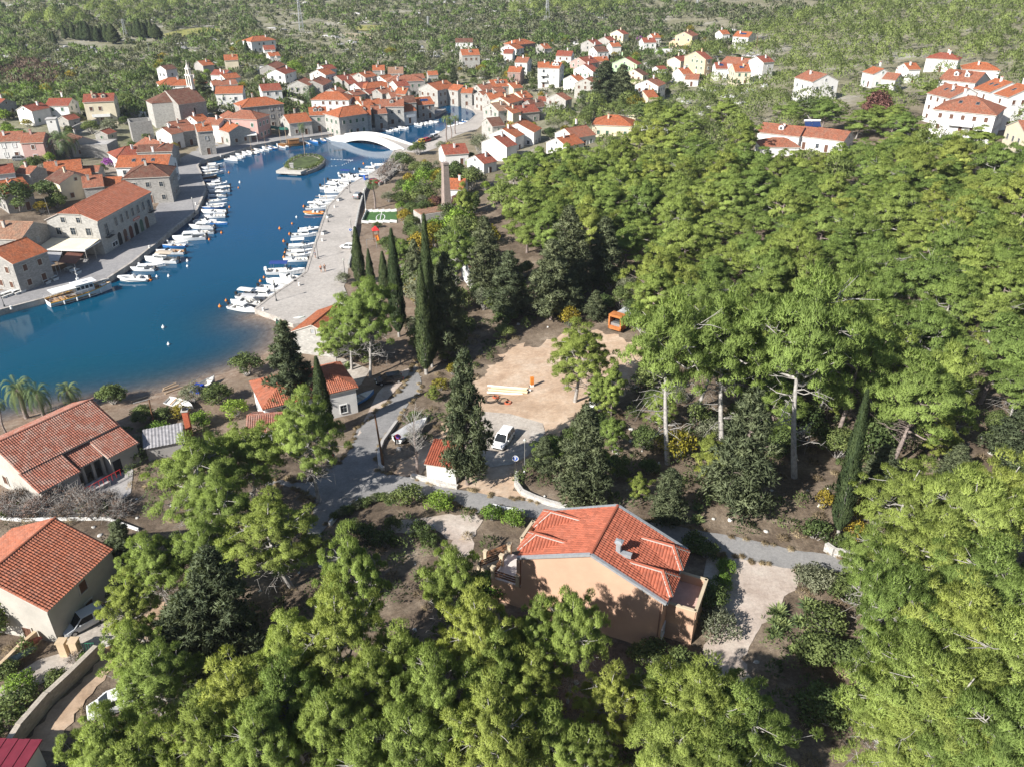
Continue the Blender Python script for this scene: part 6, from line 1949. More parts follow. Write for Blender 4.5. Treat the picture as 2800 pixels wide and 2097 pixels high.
stone_wall([Z('A',*p) for p in ((1760,985),(1900,955),(2060,915))],2.4,.5,WALLS['S'],'grey retaining wall with white top rail right of the church','retaining_wall')
stone_wall([Z('B',*p) for p in ((640,650),(760,640),(900,600),(930,560))],1.6,.5,WALLS['S'],'curved wall of the lane leaving the old town','lane_wall')
stone_wall([Z('B',*p) for p in ((220,890),(320,900),(420,935))],2.5,.5,WALLS['L'],'pale retaining wall under the white pergola house','retaining_wall')
for i,p in enumerate(((230,950),(140,1000),(290,860))):
 c = G(*Z('J',*p))
 m = MB(); n = 18
 m.face([(0.95 * math.cos(2 * PI * j / n) * (1 + .2 * math.sin(3 * j)),0,.95 + .42 * math.sin(2 * PI * j / n)) for j in range(n)],0)
 m.box((0.1,.035,.9),(1.5,.05,.5),1)
 o = m.build('wall_mural',[[mat('mural_green',(.20,.27,.22),.9,.5,2.5),mat('mural_blue',(.22,.30,.38),.9,.5,2.5),mat('mural_red',(.45,.16,.12),.9,.5,2.5)][i],OCH])
 o.location = (c[0] + .18,c[1] - .22,gz(c[0],c[1]) + .05); o.rotation_euler = (0,0,math.atan2(-1.0,-.9) + PI)
 tag(o,['faded green landscape mural on the ochre garden wall','faded blue mural at the far end of the ochre garden wall','small red figure mural nearest the gate of the ochre wall'][i],'mural')


# ================================================================== BOATS
HULLW = mat('boat_white',(0.76,0.76,0.75),0.35,0.05,1.5,spec=0.5)
HULLB = mat('boat_blue',(0.04,0.16,0.42),0.4,0.06,1.5,spec=0.5)
HULLG = mat('boat_green',(0.03,0.22,0.13),0.4,0.06,1.5,spec=0.5)
HULLR = mat('boat_red',(0.45,0.05,0.05),0.4,0.06,1.5,spec=0.5)
HULLN = mat('boat_varnish',(0.30,0.14,0.05),0.4,0.15,2.5,spec=0.5)
DECKC = mat('boat_deck',(0.62,0.60,0.56),0.7,0.08,2)
DECKT = mat('boat_teak',(0.36,0.22,0.12),0.7,0.15,3)
CANW = mat('canvas_white',(0.70,0.69,0.66),0.85,0.06,1.5)
CANG = mat('canvas_grey',(0.40,0.40,0.41),0.85,0.06,1.5)
CANB = mat('canvas_blue',(0.02,0.05,0.20),0.85,0.08,1.5)
CANT = mat('canvas_tan',(0.45,0.38,0.30),0.85,0.08,1.5)
RIBT = mat('rib_tube',(0.62,0.63,0.64),0.6,0.05,1.5)
ORT = mat('rib_orange',(0.62,0.22,0.06),0.6,0.05,1.5)
def hull_parts(root,L,B,H,hm_,stripe=None,deck=DECKC,fore=0.62):
 n = 12
 rows = []
 for i in range(n + 1):
  s = i / n
  x = -L / 2 + L * s
  w = B / 2 * (0.86 + 0.14 * min(1,s / .3)) * (1 - max(0,(s - .42) / .58) ** 2.3)
  w = max(w,0.02)
  zg = H * (0.82 + 0.38 * s * s)
  zk = -0.28 * (1 - max(0,(s - .75) / .25) * 1.1)
  rows.append((x,w,zg,zk,s))
 m = MB()
 def sec(r):
  x,w,zg,zk,s = r
  return [(x,0,zk),(x + (.05 * L * s ** 4 * .5),w * .78,0.06),(x + .03 * L * s ** 3,w,zg),(x + .03 * L * s ** 3,max(.01,w - .10),zg),]
 S = [sec(r) for r in rows]
 for a,b in zip(S[:-1],S[1:]):
  for sg in (1,-1):
   f = lambda p: (p[0],p[1] * sg,p[2])
   for k in range(3):
    q = [f(a[k]),f(b[k]),f(b[k + 1]),f(a[k + 1])]
    m.face(q[::-1] if sg > 0 else q,1 if (stripe and k == 0) else 0)
 t = S[0]
 m.face([(t[0][0],0,t[0][2]),(t[1][0],-t[1][1],t[1][2]),(t[2][0],-t[2][1],t[2][2]),(t[2][0],t[2][1],t[2][2]),(t[1][0],t[1][1],t[1][2])][::-1],0)
 h = m.build('hull',[hm_,stripe or hm_],root,smooth=False)
 # cockpit well and foredeck
 d = MB(); zf = 0.22 * H
 k0,k1 = 0,int(n * fore)
 for i in range(k0,k1):
  a,b = rows[i],rows[i + 1]
  wa,wb = max(.02,a[1] - .12),max(.02,b[1] - .12)
  d.face([(a[0] + .04,-wa * .92,zf),(b[0],-wb * .92,zf),(b[0],wb * .92,zf),(a[0] + .04,wa * .92,zf)],0)
  for sg in (1,-1):
   q = [(a[0],sg * wa * .92,zf),(b[0],sg * wb * .92,zf),(b[0],sg * wb,b[2] - .01),(a[0],sg * wa,a[2] - .01)]
   d.face(q if sg < 0 else q[::-1],0)
 a = rows[k1]; wa = max(.02,a[1] - .12)
 d.face([(a[0],-wa * .92,zf),(a[0],-wa,a[2]),(a[0],wa,a[2]),(a[0],wa * .92,zf)],0)
 d.build('cockpit',deck,root)
 f = MB()
 for i in range(k1,n):
  a,b = rows[i],rows[i + 1]; xa,xb = a[0] + .03 * L * a[4] ** 3,b[0] + .03 * L * b[4] ** 3
  wa,wb = max(.01,a[1] - .10),max(.01,b[1] - .10)
  f.face([(xa,-wa,a[2] + .005),(xb,-wb,b[2] + .005),(xb,0,b[2] + .09),(xa,0,a[2] + .09)],0)
  f.face([(xa,0,a[2] + .09),(xb,0,b[2] + .09),(xb,wb,b[2] + .005),(xa,wa,a[2] + .005)],0)
 f.build('foredeck',hm_ if hm_ in (HULLW,) else deck,root)
def outboard(root,L,H,m=BLACK):
 o = MB(); x = -L / 2 - .18
 o.box((x,0,H * .8 + .35),(.5,.34,.55),0,taper=.8); o.box((x - .05,0,H * .4 - .1),(.16,.12,1.0),0); o.build('outboard_motor',m,root)
def make_boat(kind,hm_,L=6.0,B=2.1,H=.72,canopy=None,stripe=None,teak=False):
 r = empty('motorboat',(0,0,0))
 dk = DECKT if teak else DECKC
 if kind == 'rib':
  m = MB(); pts = []; n = 14
  for i in range(n + 1):
   s = i / n
   pts.append((-L / 2 + L * s * .96,(B / 2 - .2) * (1 - max(0,(s - .55) / .45) ** 2.2),.42 + .3 * s * s))
  m.tube(pts,.24,8); m.tube([(p[0],-p[1],p[2]) for p in pts],.24,8); m.build('tube',hm_,r,smooth=True)
  h = MB(); h.prism([(-L / 2 + .1,-B / 2 + .3),(L * .1,-B / 2 + .3),(L * .42,-.1),(L * .42,.1),(L * .1,B / 2 - .3),(-L / 2 + .1,B / 2 - .3)],-.2,.3); h.build('hull',DECKC,r)
  c = MB(); c.box((0,0,.75),(.7,.8,.9),0,taper=.75); c.box((.25,0,1.3),(.1,.7,.4),1); c.build('console',[HULLW,GLASS],r)
  s_ = MB(); s_.box((-1.2,0,.6),(.6,1.0,.6)); s_.build('seat',CANW,r)
  outboard(r,L,.6); return r
 hull_parts(r,L,B,H,hm_,stripe,dk,.62 if kind != 'cover' else .5)
 if kind == 'row':
  for x in (-L * .25,L * .02): t = MB(); t.box((x,0,H * .6),(.28,B * .84,.05)); t.build('thwart',DECKT,r)
  return r
 if kind == 'cover':
  c = MB(); n = 8
  for i in range(n):
   s0,s1 = i / n,(i + 1) / n
   f = lambda s: (-L / 2 + L * .9 * s,B / 2 * 1.02 * (1 - max(0,(s - .45) / .6) ** 2.2),H * (1 + .3 * s * s) + .02,.55 * math.sin(PI * min(1,.15 + s * .85)) ** .7)
   a,b = f(s0),f(s1)
   for sg in (1,-1):
    q = [(a[0],sg * a[1],a[2]),(b[0],sg * b[1],b[2]),(b[0],0,b[2] + b[3]),(a[0],0,a[2] + a[3])]
    c.face(q if sg < 0 else q[::-1])
  c.build('cover',canopy or CANW,r); outboard(r,L,H); return r
 if kind in ('open','console','bimini','sail'):
  for x in (-L * .30,L * .04): t = MB(); t.box((x,0,H * .62),(.34,B * .82,.08)); t.build('thwart',hm_ if hm_ is HULLW else DECKC,r)
 if kind in ('console','bimini'):
  c = MB(); c.box((L * .0,.3,H * .9),(.6,.7,.9),0,taper=.8); c.box((L * .0 + .28,.3,H * 1.45 + .15),(.06,.7,.42),1); c.build('console',[HULLW,GLASS],r)
  w = MB(); w.box((L * .14,0,H * 1.15 + .14),(.08,B * .66,.32)); w.build('windscreen',GLASS,r)
 if kind == 'cabin':
  c = MB(); c.box((L * .06,0,H + .32),(L * .32,B * .68,.85),0,taper=.82); cb = c.build('cabin',hm_ if hm_ is HULLW else HULLW,r)
  for sg in (-1,1):
   w = MB(); w.box((L * .05,sg * B * .315,H + .42),(L * .24,.05,.28)); w.build('window',GLASS,cb)
  w = MB(); w.box((L * .205,0,H + .42),(.06,B * .5,.30)); w.build('windscreen',GLASS,cb)
  t = MB(); t.box((-L * .02,0,H + .80),(L * .42,B * .74,.07)); t.build('cabin_roof',HULLW,r)
  t = MB(); t.box((-L * .34,0,H * .55),(.5,B * .7,.4)); t.build('seat',CANW,r)
 if canopy:
  z = H + 1.25; n = 5
  for sg in (-1,1):
   for x in (-L * .34,L * .06): p = MB(); p.tube([(x,sg * B * .42,H * .8),(x * .96,sg * B * .38,z)],.022,4); p.build('canopy_pole',METAL,r)
  c = MB()
  for i in range(n):
   y0,y1 = -B * .42 + B * .84 * i / n,-B * .42 + B * .84 * (i + 1) / n
   zz = lambda y: z + .16 * (1 - (y / (B * .42)) ** 2)
   c.face([(-L * .38,y0,zz(y0)),(L * .1,y0,zz(y0)),(L * .1,y1,zz(y1)),(-L * .38,y1,zz(y1))]); c.face([(-L * .38,y1,zz(y1) - .03),(L * .1,y1,zz(y1) - .03),(L * .1,y0,zz(y0) - .03),(-L * .38,y0,zz(y0) - .03)])
  c.build('canopy',canopy,r)
 if kind == 'sail':
  m = MB(); m.tube([(L * .08,0,0),(L * .08,0,6.5)],[.06,.035],6); m.build('mast',PALEWOOD,r)
  b = MB(); b.tube([(L * .08,0,1.5),(-L * .4,0,1.55)],.05,5); b.build('boom',PALEWOOD,r)
  return r
 if kind != 'sail': outboard(r,L,H,HULLW if random.random() < .3 else BLACK)
 return r
BP = {}
def bp(k):
 if k in BP: return BP[k]
 a = {'o': ('open',HULLW),'ob': ('open',HULLB),'og': ('open',HULLW,dict(stripe=HULLG)),'or': ('open',HULLW,dict(stripe=HULLR)),'c': ('console',HULLW),'ct': ('console',HULLW,dict(teak=True)),'k': ('cabin',HULLW,dict(L=6.8,B=2.4,H=.85)),
  'kt': ('cabin',HULLW,dict(L=6.8,B=2.4,H=.85,canopy=CANT)),'b': ('bimini',HULLW,dict(canopy=CANW)),'bg': ('bimini',HULLW,dict(canopy=CANG)),'bb': ('bimini',HULLW,dict(canopy=CANB)),
  'r': ('rib',RIBT),'ro': ('rib',ORT),'vw': ('cover',HULLW,dict(canopy=CANW)),'vb': ('cover',HULLW,dict(canopy=CANB)),'vg': ('cover',HULLW,dict(canopy=CANG)),'w': ('row',HULLW),'wb': ('row',HULLB),'wg': ('row',HULLG),'s': ('sail',HULLW),'sb': ('sail',HULLB),'sn': ('sail',HULLN)}[k]
 BP[k] = make_boat(a[0],a[1],**(a[2] if len(a) > 2 else {}))
 BP[k].location = (0,-400,0)
 return BP[k]
DESC = {'o': 'white open motorboat','ob': 'blue open motorboat','og': 'white open motorboat with green underside','or': 'white open motorboat with red underside','c': 'white motorboat with steering console','ct': 'white motorboat with wooden cockpit floor','k': 'white cabin cruiser',
  'kt': 'white cabin cruiser with tan canopy','b': 'white motorboat with white sun canopy','bg': 'white motorboat with grey sun canopy','bb': 'white motorboat with dark blue canopy','r': 'pale grey inflatable boat','ro': 'orange inflatable boat',
  'vw': 'white motorboat under white cover','vb': 'white motorboat under dark blue cover','w': 'white rowing boat','wb': 'blue rowing boat','wg': 'green rowing boat','s': 'small white sailing boat','sb': 'small blue sailing boat','sn': 'small varnished sailing boat'}
NAME = {'r': 'inflatable_boat','ro': 'inflatable_boat','w': 'rowing_boat','wb': 'rowing_boat','wg': 'rowing_boat','s': 'sailing_boat','sb': 'sailing_boat','sn': 'sailing_boat','k': 'cabin_cruiser','kt': 'cabin_cruiser'}
ORD = ['first','second','third','fourth','fifth','sixth','seventh','eighth','ninth','tenth','eleventh','twelfth','thirteenth','fourteenth','fifteenth','sixteenth','seventeenth','eighteenth','nineteenth',
 'twentieth','twenty-first','twenty-second','twenty-third','twenty-fourth','twenty-fifth','twenty-sixth','twenty-seventh','twenty-eighth','twenty-ninth','thirtieth','thirty-first','thirty-second','thirty-third','thirty-fourth','thirty-fifth']
def shore_dir(x,y):
 best = None
 P = np.array([[x,y]])
 for i in range(nq - 1):
  d = seg_dist(P,WPOLY[i],WPOLY[i + 1])[0]
  if best is None or d < best[0]:
   a,b = WPOLY[i],WPOLY[i + 1]; e = b - a
   t = np.clip(((P[0] - a) @ e) / (e @ e),0,1); best = (d,a + t * e,e)
 n = best[1] - P[0]
 e = best[2] / np.linalg.norm(best[2])
 nn = np.array([-e[1],e[0]])
 if nn @ n < 0: nn = -nn
 return math.atan2(nn[1],nn[0])
ROWSB = [
 ('west quay','the excursion boat',[('E',1150,830,'r',7.2),('E',1235,745,'k',5.6),('E',1315,712,'o',5.6),('E',1400,672,'kt',8.2),('E',1475,600,'ct',6.8),('E',1505,545,'wb',5.4),('E',1535,515,'o',4.8),
 ('E',1640,480,'k',8.0),('E',1745,430,'bg',6.0),('E',1745,385,'k',6.8),('E',1770,335,'c',6.2),('E',1890,348,'ob',4.6),('E',1850,292,'c',6.0),('E',1850,253,'or',7.0),('E',1835,215,'ob',5.6),
 ('E',1875,190,'o',5.2),('E',1880,155,'c',5.2),('E',1880,112,'b',5.0),('E',1895,72,'k',6.0),('E',1890,45,'c',6.4),('E',1870,12,'o',5.6),('A',1870,1598,'k',6.2),('A',1815,1562,'ob',5.2),
 ('A',1800,1528,'sn',5.0),('A',1840,1500,'k',6.4),('A',1810,1478,'c',5.6),('A',1815,1450,'b',5.4),('A',1850,1425,'c',5.0)]),
 ('old town quay','the quay bend',[('A',1995,1378,'or',5.4),('A',2040,1360,'o',5.0),('A',2080,1338,'w',4.6),('A',2135,1325,'or',5.2),('A',2180,1318,'s',5.4),('B',25,1298,'o',5.0),('B',90,1285,'s',5.6),('B',142,1275,'wb',5.0),
 ('B',225,1265,'s',6.2),('B',438,1240,'ob',4.8),('B',505,1225,'ob',5.6),('B',575,1212,'sb',5.0),('B',652,1202,'s',6.0)]),
 ('west inlet side','the arched bridge',[('B',1135,1128,'o',5.6),('B',1195,1116,'o',5.4),('B',1265,1106,'o',6.0),('B',1400,1078,'c',5.8),('B',1445,1068,'o',5.0),('B',1485,1062,'o',5.0),('B',1530,1052,'w',4.8)]),
 ('east inlet side','the arched bridge',[('B',1445,1218,'vb',5.0),('B',1595,1142,'w',4.6),('B',1690,1092,'o',5.2),('B',1735,1085,'c',5.4),('B',1785,1068,'o',5.4),('B',1828,1052,'ob',5.0)]),
 ('east quay','its beach end',[('E',2085,1085,'k',6.4),('E',2125,1035,'bg',6.4),('E',2165,990,'b',6.6),('F',60,975,'k',7.4),('F',145,915,'c',6.6),('F',215,865,'vw',7.0),('F',305,822,'c',6.2),('F',255,770,'bb',8.4),
 ('F',345,665,'c',5.6),('F',375,628,'k',6.6),('F',380,592,'b',6.4),('F',400,545,'b',6.8),('F',415,452,'k',6.4),('F',465,400,'r',5.4),('F',495,262,'ro',5.8),('F',525,218,'b',6.2),('F',560,188,'c',6.4),
 ('F',595,158,'s',6.6),('F',632,122,'o',5.4),('F',690,78,'og',6.6),('F',665,50,'k',8.0),('F',720,15,'c',7.0),('B',720,1570,'or',7.2),('B',830,1545,'c',7.0),('B',800,1520,'bb',6.6),('B',890,1512,'ob',6.0),
 ('B',990,1480,'k',7.4),('B',1070,1425,'o',5.6)]),
]
USED = set()
for row,ref,lst in ROWSB:
 for i,(z,x,y,k,L) in enumerate(lst):
  p = flat(*Z(z,x,y),0.35)
  src_ = bp(k)
  if k in USED: o = copy_tree(src_)
  else: o = src_; USED.add(k)
  o.name = NAME.get(k,'motorboat')
  rr_ = random.Random(x * 7 + y)
  o.location = (p[0],p[1],0.0)
  o.rotation_euler = (0,0,shore_dir(p[0],p[1]) + rr_.uniform(-.16,.16) + (PI if rr_.random() < .2 else 0))
  s = L / (6.8 if k in ('k','kt') else 6.0) * 0.94
  o.scale = (s,s,s)
  tag(o,'%s on the %s, %s from %s' % (DESC[k],row,ORD[i],ref),'boat','boats moored along the harbour')
# ---- excursion boat
def excursion():
 a = flat(*Z('E',415,1040),.6); b = flat(*Z('E',950,895),.6)
 ang = math.atan2(b[1] - a[1],b[0] - a[0]); L = math.hypot(*(b - a)[:2])
 r = empty('excursion_boat',((a[0] + b[0]) / 2,(a[1] + b[1]) / 2,0),ang,'long white wooden excursion boat with yellow rail and sun roof at the west quay','boat')
 B = 3.6; H = 1.25
 yel = mat('boat_yellow',(0.62,0.33,0.04),.5,.06,2)
 hull_parts(r,L,B,H,HULLW,HULLB,DECKT,.86)
 for sg in (-1,1):
  pts = []
  for i in range(11):
   s = i / 10
   w = B / 2 * (0.86 + 0.14 * min(1,s / .3)) * (1 - max(0,(s - .42) / .58) ** 2.3)
   pts.append((-L / 2 + L * s * .985 + .03 * L * s ** 3,sg * (w + .03),H * (.82 + .38 * s * s)))
  m = MB(); m.tube(pts,.085,5); m.build('rubbing_strake',yel,r)
  m = MB(); m.tube([(p[0],p[1] * .97,p[2] + .75) for p in pts],.03,4)
  for p in pts[:-1]: m.tube([(p[0],p[1] * .98,p[2]),(p[0],p[1] * .97,p[2] + .75)],.025,4)
  m.build('railing',WHITE,r)
  for i in range(1,5):
   p = pts[i * 2]
   f = MB(); f.lathe([(.02,-.4),(.14,-.3),(.15,.25),(.05,.4)],8,0,(p[0],p[1] + sg * .16,.55)); f.build('fender',HULLW,r)
 c = MB(); c.box((L * .08,0,H + .75),(L * .30,B * .62,1.7),0,taper=.93); cb = c.build('cabin',HULLW,r)
 for sg in (-1,1):
  for i in range(4):
   w = MB(); w.box((L * .08 + (i - 1.5) * L * .068,sg * B * .302,H + .95),(L * .05,.06,.6)); w.build('window',GLASS,cb)
 w = MB(); w.box((L * .228,0,H + 1.0),(.06,B * .5,.55)); w.build('windscreen',GLASS,cb)
 t = MB(); t.box((L * .10,0,H + 1.72),(L * .36,B * .78,.12)); t.build('wheelhouse_roof',HULLW,r)
 t = MB(); t.box((-L * .22,0,H + 1.42),(L * .42,B * .86,.06)); t.build('canopy',CANW,r)
 for x in (-L * .42,-L * .25,-L * .08):
  for sg in (-1,1): q = MB(); q.tube([(x,sg * B * .40,H * .7),(x,sg * B * .40,H + 1.42)],.03,4); q.build('canopy_pole',METAL,r)
 for x in (-L * .36,-L * .28,-L * .2): q = MB(); q.box((x,0,H * .55),(.45,B * .66,.45)); q.build('bench',DECKT,r)
 q = MB(); q.tube([(L * .03,0,H + 1.7),(L * .03,0,H + 5.0)],[.07,.04],6); q.tube([(L * .03,-.7,H + 3.6),(L * .03,.7,H + 3.6)],.03,4); q.build('mast',WHITE,r)
 q = MB(); q.box((L * .03,0,H + 2.6),(.5,.5,.3)); q.build('radar',HULLW,r)
excursion()
# ---- brown wooden boat with deckhouse
p = flat(*Z('B',312,1252),.4)
r = empty('wooden_boat',(p[0],p[1],0),shore_dir(p[0],p[1]) + 1.45,'brown varnished wooden boat with deckhouse and mast at the old town quay','boat')
hull_parts(r,9.5,3.0,1.05,HULLN,None,DECKT,.8)
m = MB(); m.box((-.6,0,1.6),(3.6,1.9,1.3)); m.build('deckhouse',HULLN,r)
m = MB(); m.box((-.6,0,2.3),(4.0,2.2,.1)); m.build('deckhouse_roof',DECKT,r)
m = MB(); m.tube([(1.8,0,.6),(1.8,0,8)],[.09,.05],6); m.build('mast',PALEWOOD,r)
# ---- boats ashore
def ashore(k,px,rz,L,lab,z=0.15,tilt=0.0,name=None):
 p = G(*px)
 o = copy_tree(bp(k)); o.name = name or NAME.get(k,'motorboat')
 o.location = (p[0],p[1],p[2] + z); o.rotation_euler = (tilt,0,rz); s = L / 6.0; o.scale = (s,s,s)
 for kk in ('label','category','group'):
  if kk in o: del o[kk]
 tag(o,lab,'boat')
 return o
ashore('wg',Z('F',300,1205),0.25,5.2,'green and white rowing boat pulled up beside the boathouse',.2)
ashore('w',Z('G',1558,352),-0.4,5.0,'white dinghy lying on the beach gravel',.25,.25)
ashore('vg',Z('H',1345,600),0.95,6.0,'white wrapped boat stored on land beside the bare tree',.5)
ashore('ob',Z('H',905,320),0.9,5.2,'blue and white boat parked beside the house terrace',.4)
if 'wg' not in USED: BP['wg'].location = (0,-400,0)
# prototypes that stayed unused at their parking place are removed
for k,o in list(BP.items()):
 if k not in USED:
  for ch in list(o.children_recursive): bpy.data.objects.remove(ch)
  bpy.data.objects.remove(o)
# mooring buoys
BUO = MB(); BUO.lathe([(.02,-.3),(.24,-.12),(.30,.08),(.2,.28),(.05,.38),(.05,.55)],10)
bo = BUO.build('mooring_buoy',ORANGE,None,True); bw_ = BUO.build('mooring_buoy',HULLW,None,True)
first = {0: bo,1: bw_}; seen_ = set()
for i,(z,x,y,w) in enumerate((('E',1410,1252,1),('E',1455,1398,1),('E',1898,1072,0),('E',1952,1022,0),('E',1618,680,1),('E',1618,725,1),('E',1456,810,1),('E',1303,842,0),('E',1355,815,1),('E',1806,495,0),('E',1912,437,0),('E',1980,215,0),
  ('E',2058,48,0),('F',350,302,1),('F',312,358,0),('F',205,400,0),('F',290,448,0),('F',240,510,0),('F',250,608,0),('F',240,650,0),('F',70,822,0),('F',38,855,0),('F',412,210,0),('B',850,1465,1),('B',905,1475,0),('B',928,1418,0),('A',1975,1495,0),('A',2070,1580,1))):
 p = flat(*Z(z,x,y))
 o = first[w] if w not in seen_ else first[w].copy()
 if w in seen_: COL.objects.link(o)
 seen_.add(w)
 o.location = (p[0],p[1],.05); s = .85 + .3 * random.random(); o.scale = (s,s,s)
 tag(o,('white' if w else 'orange') + ' round mooring buoy floating in the harbour','buoy',('white' if w else 'orange') + ' mooring buoys')
pts = [flat(*Z('B',*q),.05) for q in ((650,1378),(735,1382),(835,1386),(780,1412),(745,1428),(690,1434),(620,1438))]
m = MB(); m.tube([(p[0] - pts[0][0],p[1] - pts[0][1],0) for p in pts],.03,4,1)
for a,b in zip(pts[:-1],pts[1:]):
 n = int(np.linalg.norm(b - a) / 1.1)
 for i in range(n):
  p = a * (1 - i / n) + b * i / n; m.lathe([(.02,-.12),(.16,0),(.02,.14)],7,0,(p[0] - pts[0][0],p[1] - pts[0][1],.03))
o = m.build('float_line',[HULLW,METAL]); o.location = (pts[0][0],pts[0][1],.02)
tag(o,'string of small white floats marking a triangle beside the islet','float line')


# ================================================================== VEHICLES
def car_paint(name,col): return mat('car_' + name,col,.22,.04,1.0,spec=.6)
PAINT = {'white': car_paint('white',(.72,.72,.72)),'silver': car_paint('silver',(.42,.44,.47)),'black': car_paint('black',(.012,.012,.015)),'red': car_paint('red',(.36,.02,.03)),'blue': car_paint('blue',(.03,.10,.30)),
  'grey': car_paint('grey',(.16,.17,.18)),'teal': car_paint('teal',(.03,.20,.22)),'yellow': car_paint('yellow',(.60,.40,.03))}
LAMPW = mat('headlamp',(.75,.75,.72),.15,.02,3,spec=.7); LAMPR = mat('tail_lamp',(.35,.01,.01),.2,.02,3,spec=.6)
CGLASS = glass_mat('car_glass',(.012,.015,.018))
def wheel(parent,x,y,r=.33,w=.22):
 t = MB(); n = 16
 t.tube([(x,y - w / 2,r),(x,y + w / 2,r)],r,n); ty_ = t.build('wheel',BLACK,parent)
 q = MB(); q.tube([(x,y - w / 2 - .012,r),(x,y + w / 2 + .012,r)],r * .62,10); q.build('rim',METAL,ty_)
def make_car(color,L=4.3,Wd=1.78,H=1.5,van=False,name='parked_car'):
 r = empty(name)
 P = PAINT[color]
 # lower body: stations along x with bulged sides
 st = [(-.5,.62,.78,.72),(-.485,.30,.86,.86),(-.40,.22,.92,.95),(-.2,.20,.93,1.0),(.12,.20,.92,1.0),(.30,.22,.84,.98),(.42,.26,.72,.93),(.485,.34,.62,.84),(.5,.42,.56,.74)]
 if van: st = [(-.5,.5,.95,.9),(-.49,.28,1.0,.95),(-.3,.22,1.0,1),(.1,.22,1.0,1),(.32,.22,.96,.99),(.44,.26,.88,.95),(.49,.34,.75,.88),(.5,.45,.66,.8)]
 b = MB(); S = []
 for (x,zl,zh,w) in st:
  y = Wd / 2 * w
  S.append([(x * L,-y * .92,zl),(x * L,-y,(zl + zh) / 2),(x * L,-y * .95,zh),(x * L,y * .95,zh),(x * L,y,(zl + zh) / 2),(x * L,y * .92,zl)])
 for a,c in zip(S[:-1],S[1:]):
  for k in range(6):
   b.face([a[k],a[(k + 1) % 6],c[(k + 1) % 6],c[k]][::-1])
 b.face(S[0]); b.face(S[-1][::-1])
 body = b.build('body',P,r)
 # glasshouse and roof
 zb = .90; xr,x1,x2,xf = (-.47,-.40,.08,.27) if not van else (-.49,-.47,.24,.40)
 g = MB(); y0,y1 = Wd / 2 * .90,Wd / 2 * .74
 lo = [(xr * L,-y0,zb),(xf * L,-y0,zb - .03),(xf * L,y0,zb - .03),(xr * L,y0,zb)]
 hi = [(x1 * L,-y1,H - .05),(x2 * L,-y1,H - .05),(x2 * L,y1,H - .05),(x1 * L,y1,H - .05)]
 for i in range(4): g.face([lo[i],lo[(i + 1) % 4],hi[(i + 1) % 4],hi[i]])
 g.build('windows',CGLASS,r)
 t = MB(); t.box(((x1 + x2) / 2 * L,0,H - .03),((x2 - x1) * L + .06,y1 * 2 + .04,.07),taper=.95)
 for sg in (-1,1):
  for (pl,ph) in ((lo[0],hi[0]),(lo[1],hi[1])):
   t.beam((pl[0],sg * abs(pl[1]),pl[2]),(ph[0],sg * abs(ph[1]),ph[2]),.09,.07)
  xm = (x1 + x2) / 2 * L
  t.beam((xm,sg * y0 * 1.0,zb),(xm,sg * y1 * 1.01,H - .05),.09,.06)
 if van:
  for sg in (-1,1): t.box((-.17 * L,sg * (y0 + y1) / 2,(zb + H) / 2),(.58 * L,abs(y0 - y1) + .06,H - zb - .05))
 t.build('roof',P,r)
 for sg in (-1,1):
  for (x) in (-.31 * L,.31 * L): wheel(r,x,sg * (Wd / 2 - .12))
  q = MB(); q.box((.478 * L,sg * Wd * .31,.62),(.10,.34,.14)); q.build('headlight',LAMPW,r)
  q = MB(); q.box((-.492 * L,sg * Wd * .36,.80),(.08,.22,.2)); q.build('taillight',LAMPR,r)
  q = MB(); q.box((.16 * L,sg * (Wd / 2 + .08),.98),(.12,.18,.12)); q.build('mirror',P,r)
 q = MB(); q.box((.497 * L,0,.42),(.08,Wd * .62,.18)); q.build('grille',BLACK,r)
 return r
CARS = {}
def car(color,zone,x,y,rz,label,L=4.3,H=1.5,van=False):
 k = (color,van,H)
 if k not in CARS: CARS[k] = make_car(color,4.3,1.78,H,van); o = CARS[k]
 else: o = copy_tree(CARS[k])
 p = G(*Z(zone,x,y))
 z = max(p[2],1.12 if bil(DWG,p[0],p[1]) < 24 else p[2])
 o.name = 'parked_van' if van else 'parked_car'
 o.location = (p[0],p[1],z + .11); o.rotation_euler = (0,0,rz); s = L / 4.3; o.scale = (s,s,s)
 tag(o,label,'van' if van else 'car','parked vehicles')
 return o
car('silver','J',745,660,rad(-132),'silver hatchback parked beside the pale house with the big tiled roof',4.3,1.55)
car('white','J',1010,1370,rad(-150),'white car half hidden under the pine beside the dirt track',4.4)
car('black','H',1150,150,rad(-160),'shiny black car parked in the shade by the road',4.4)
car('white','H',2135,670,rad(-112),'white off-road car parked on the concrete pad below the pipes',4.5,1.65)
car('grey','F',885,135,rad(78),'dark car parked at the far end of the harbour quay',4.3)
car('white','F',792,572,rad(170),'small white pickup parked against the quay wall',3.4)
car('red','B',1035,1592,rad(20),'red car parked under the bare quayside trees',3.8)
car('white','A',1135,1068,rad(0),'white car in the church car park',4.3)
car('white','A',1262,1022,rad(10),'white van in the church car park',4.9,1.95,True)
car('grey','A',1312,1046,rad(5),'dark car beside the white van in the church car park',4.3)
car('blue','A',1482,1028,rad(20),'blue van parked against the church wall',4.8,1.95,True)
car('silver','A',300,1368,rad(12),'silver car parked below the pink gabled house',4.3,1.55)
car('grey','A',180,1392,rad(10),'dark car parked behind the silver car below the pink gabled house',4.3)
car('white','A',62,985,rad(0),'white camper van at the left picture edge',5.8,1.95,True)
car('red','C',405,708,rad(70),'red car on the lane below the white three storey houses',4.2)
car('white','C',440,732,rad(80),'white van on the lane right of the red car',4.6,1.95,True)
car('teal','B',1682,862,rad(-25),'teal car parked on the inlet quay',4.2)
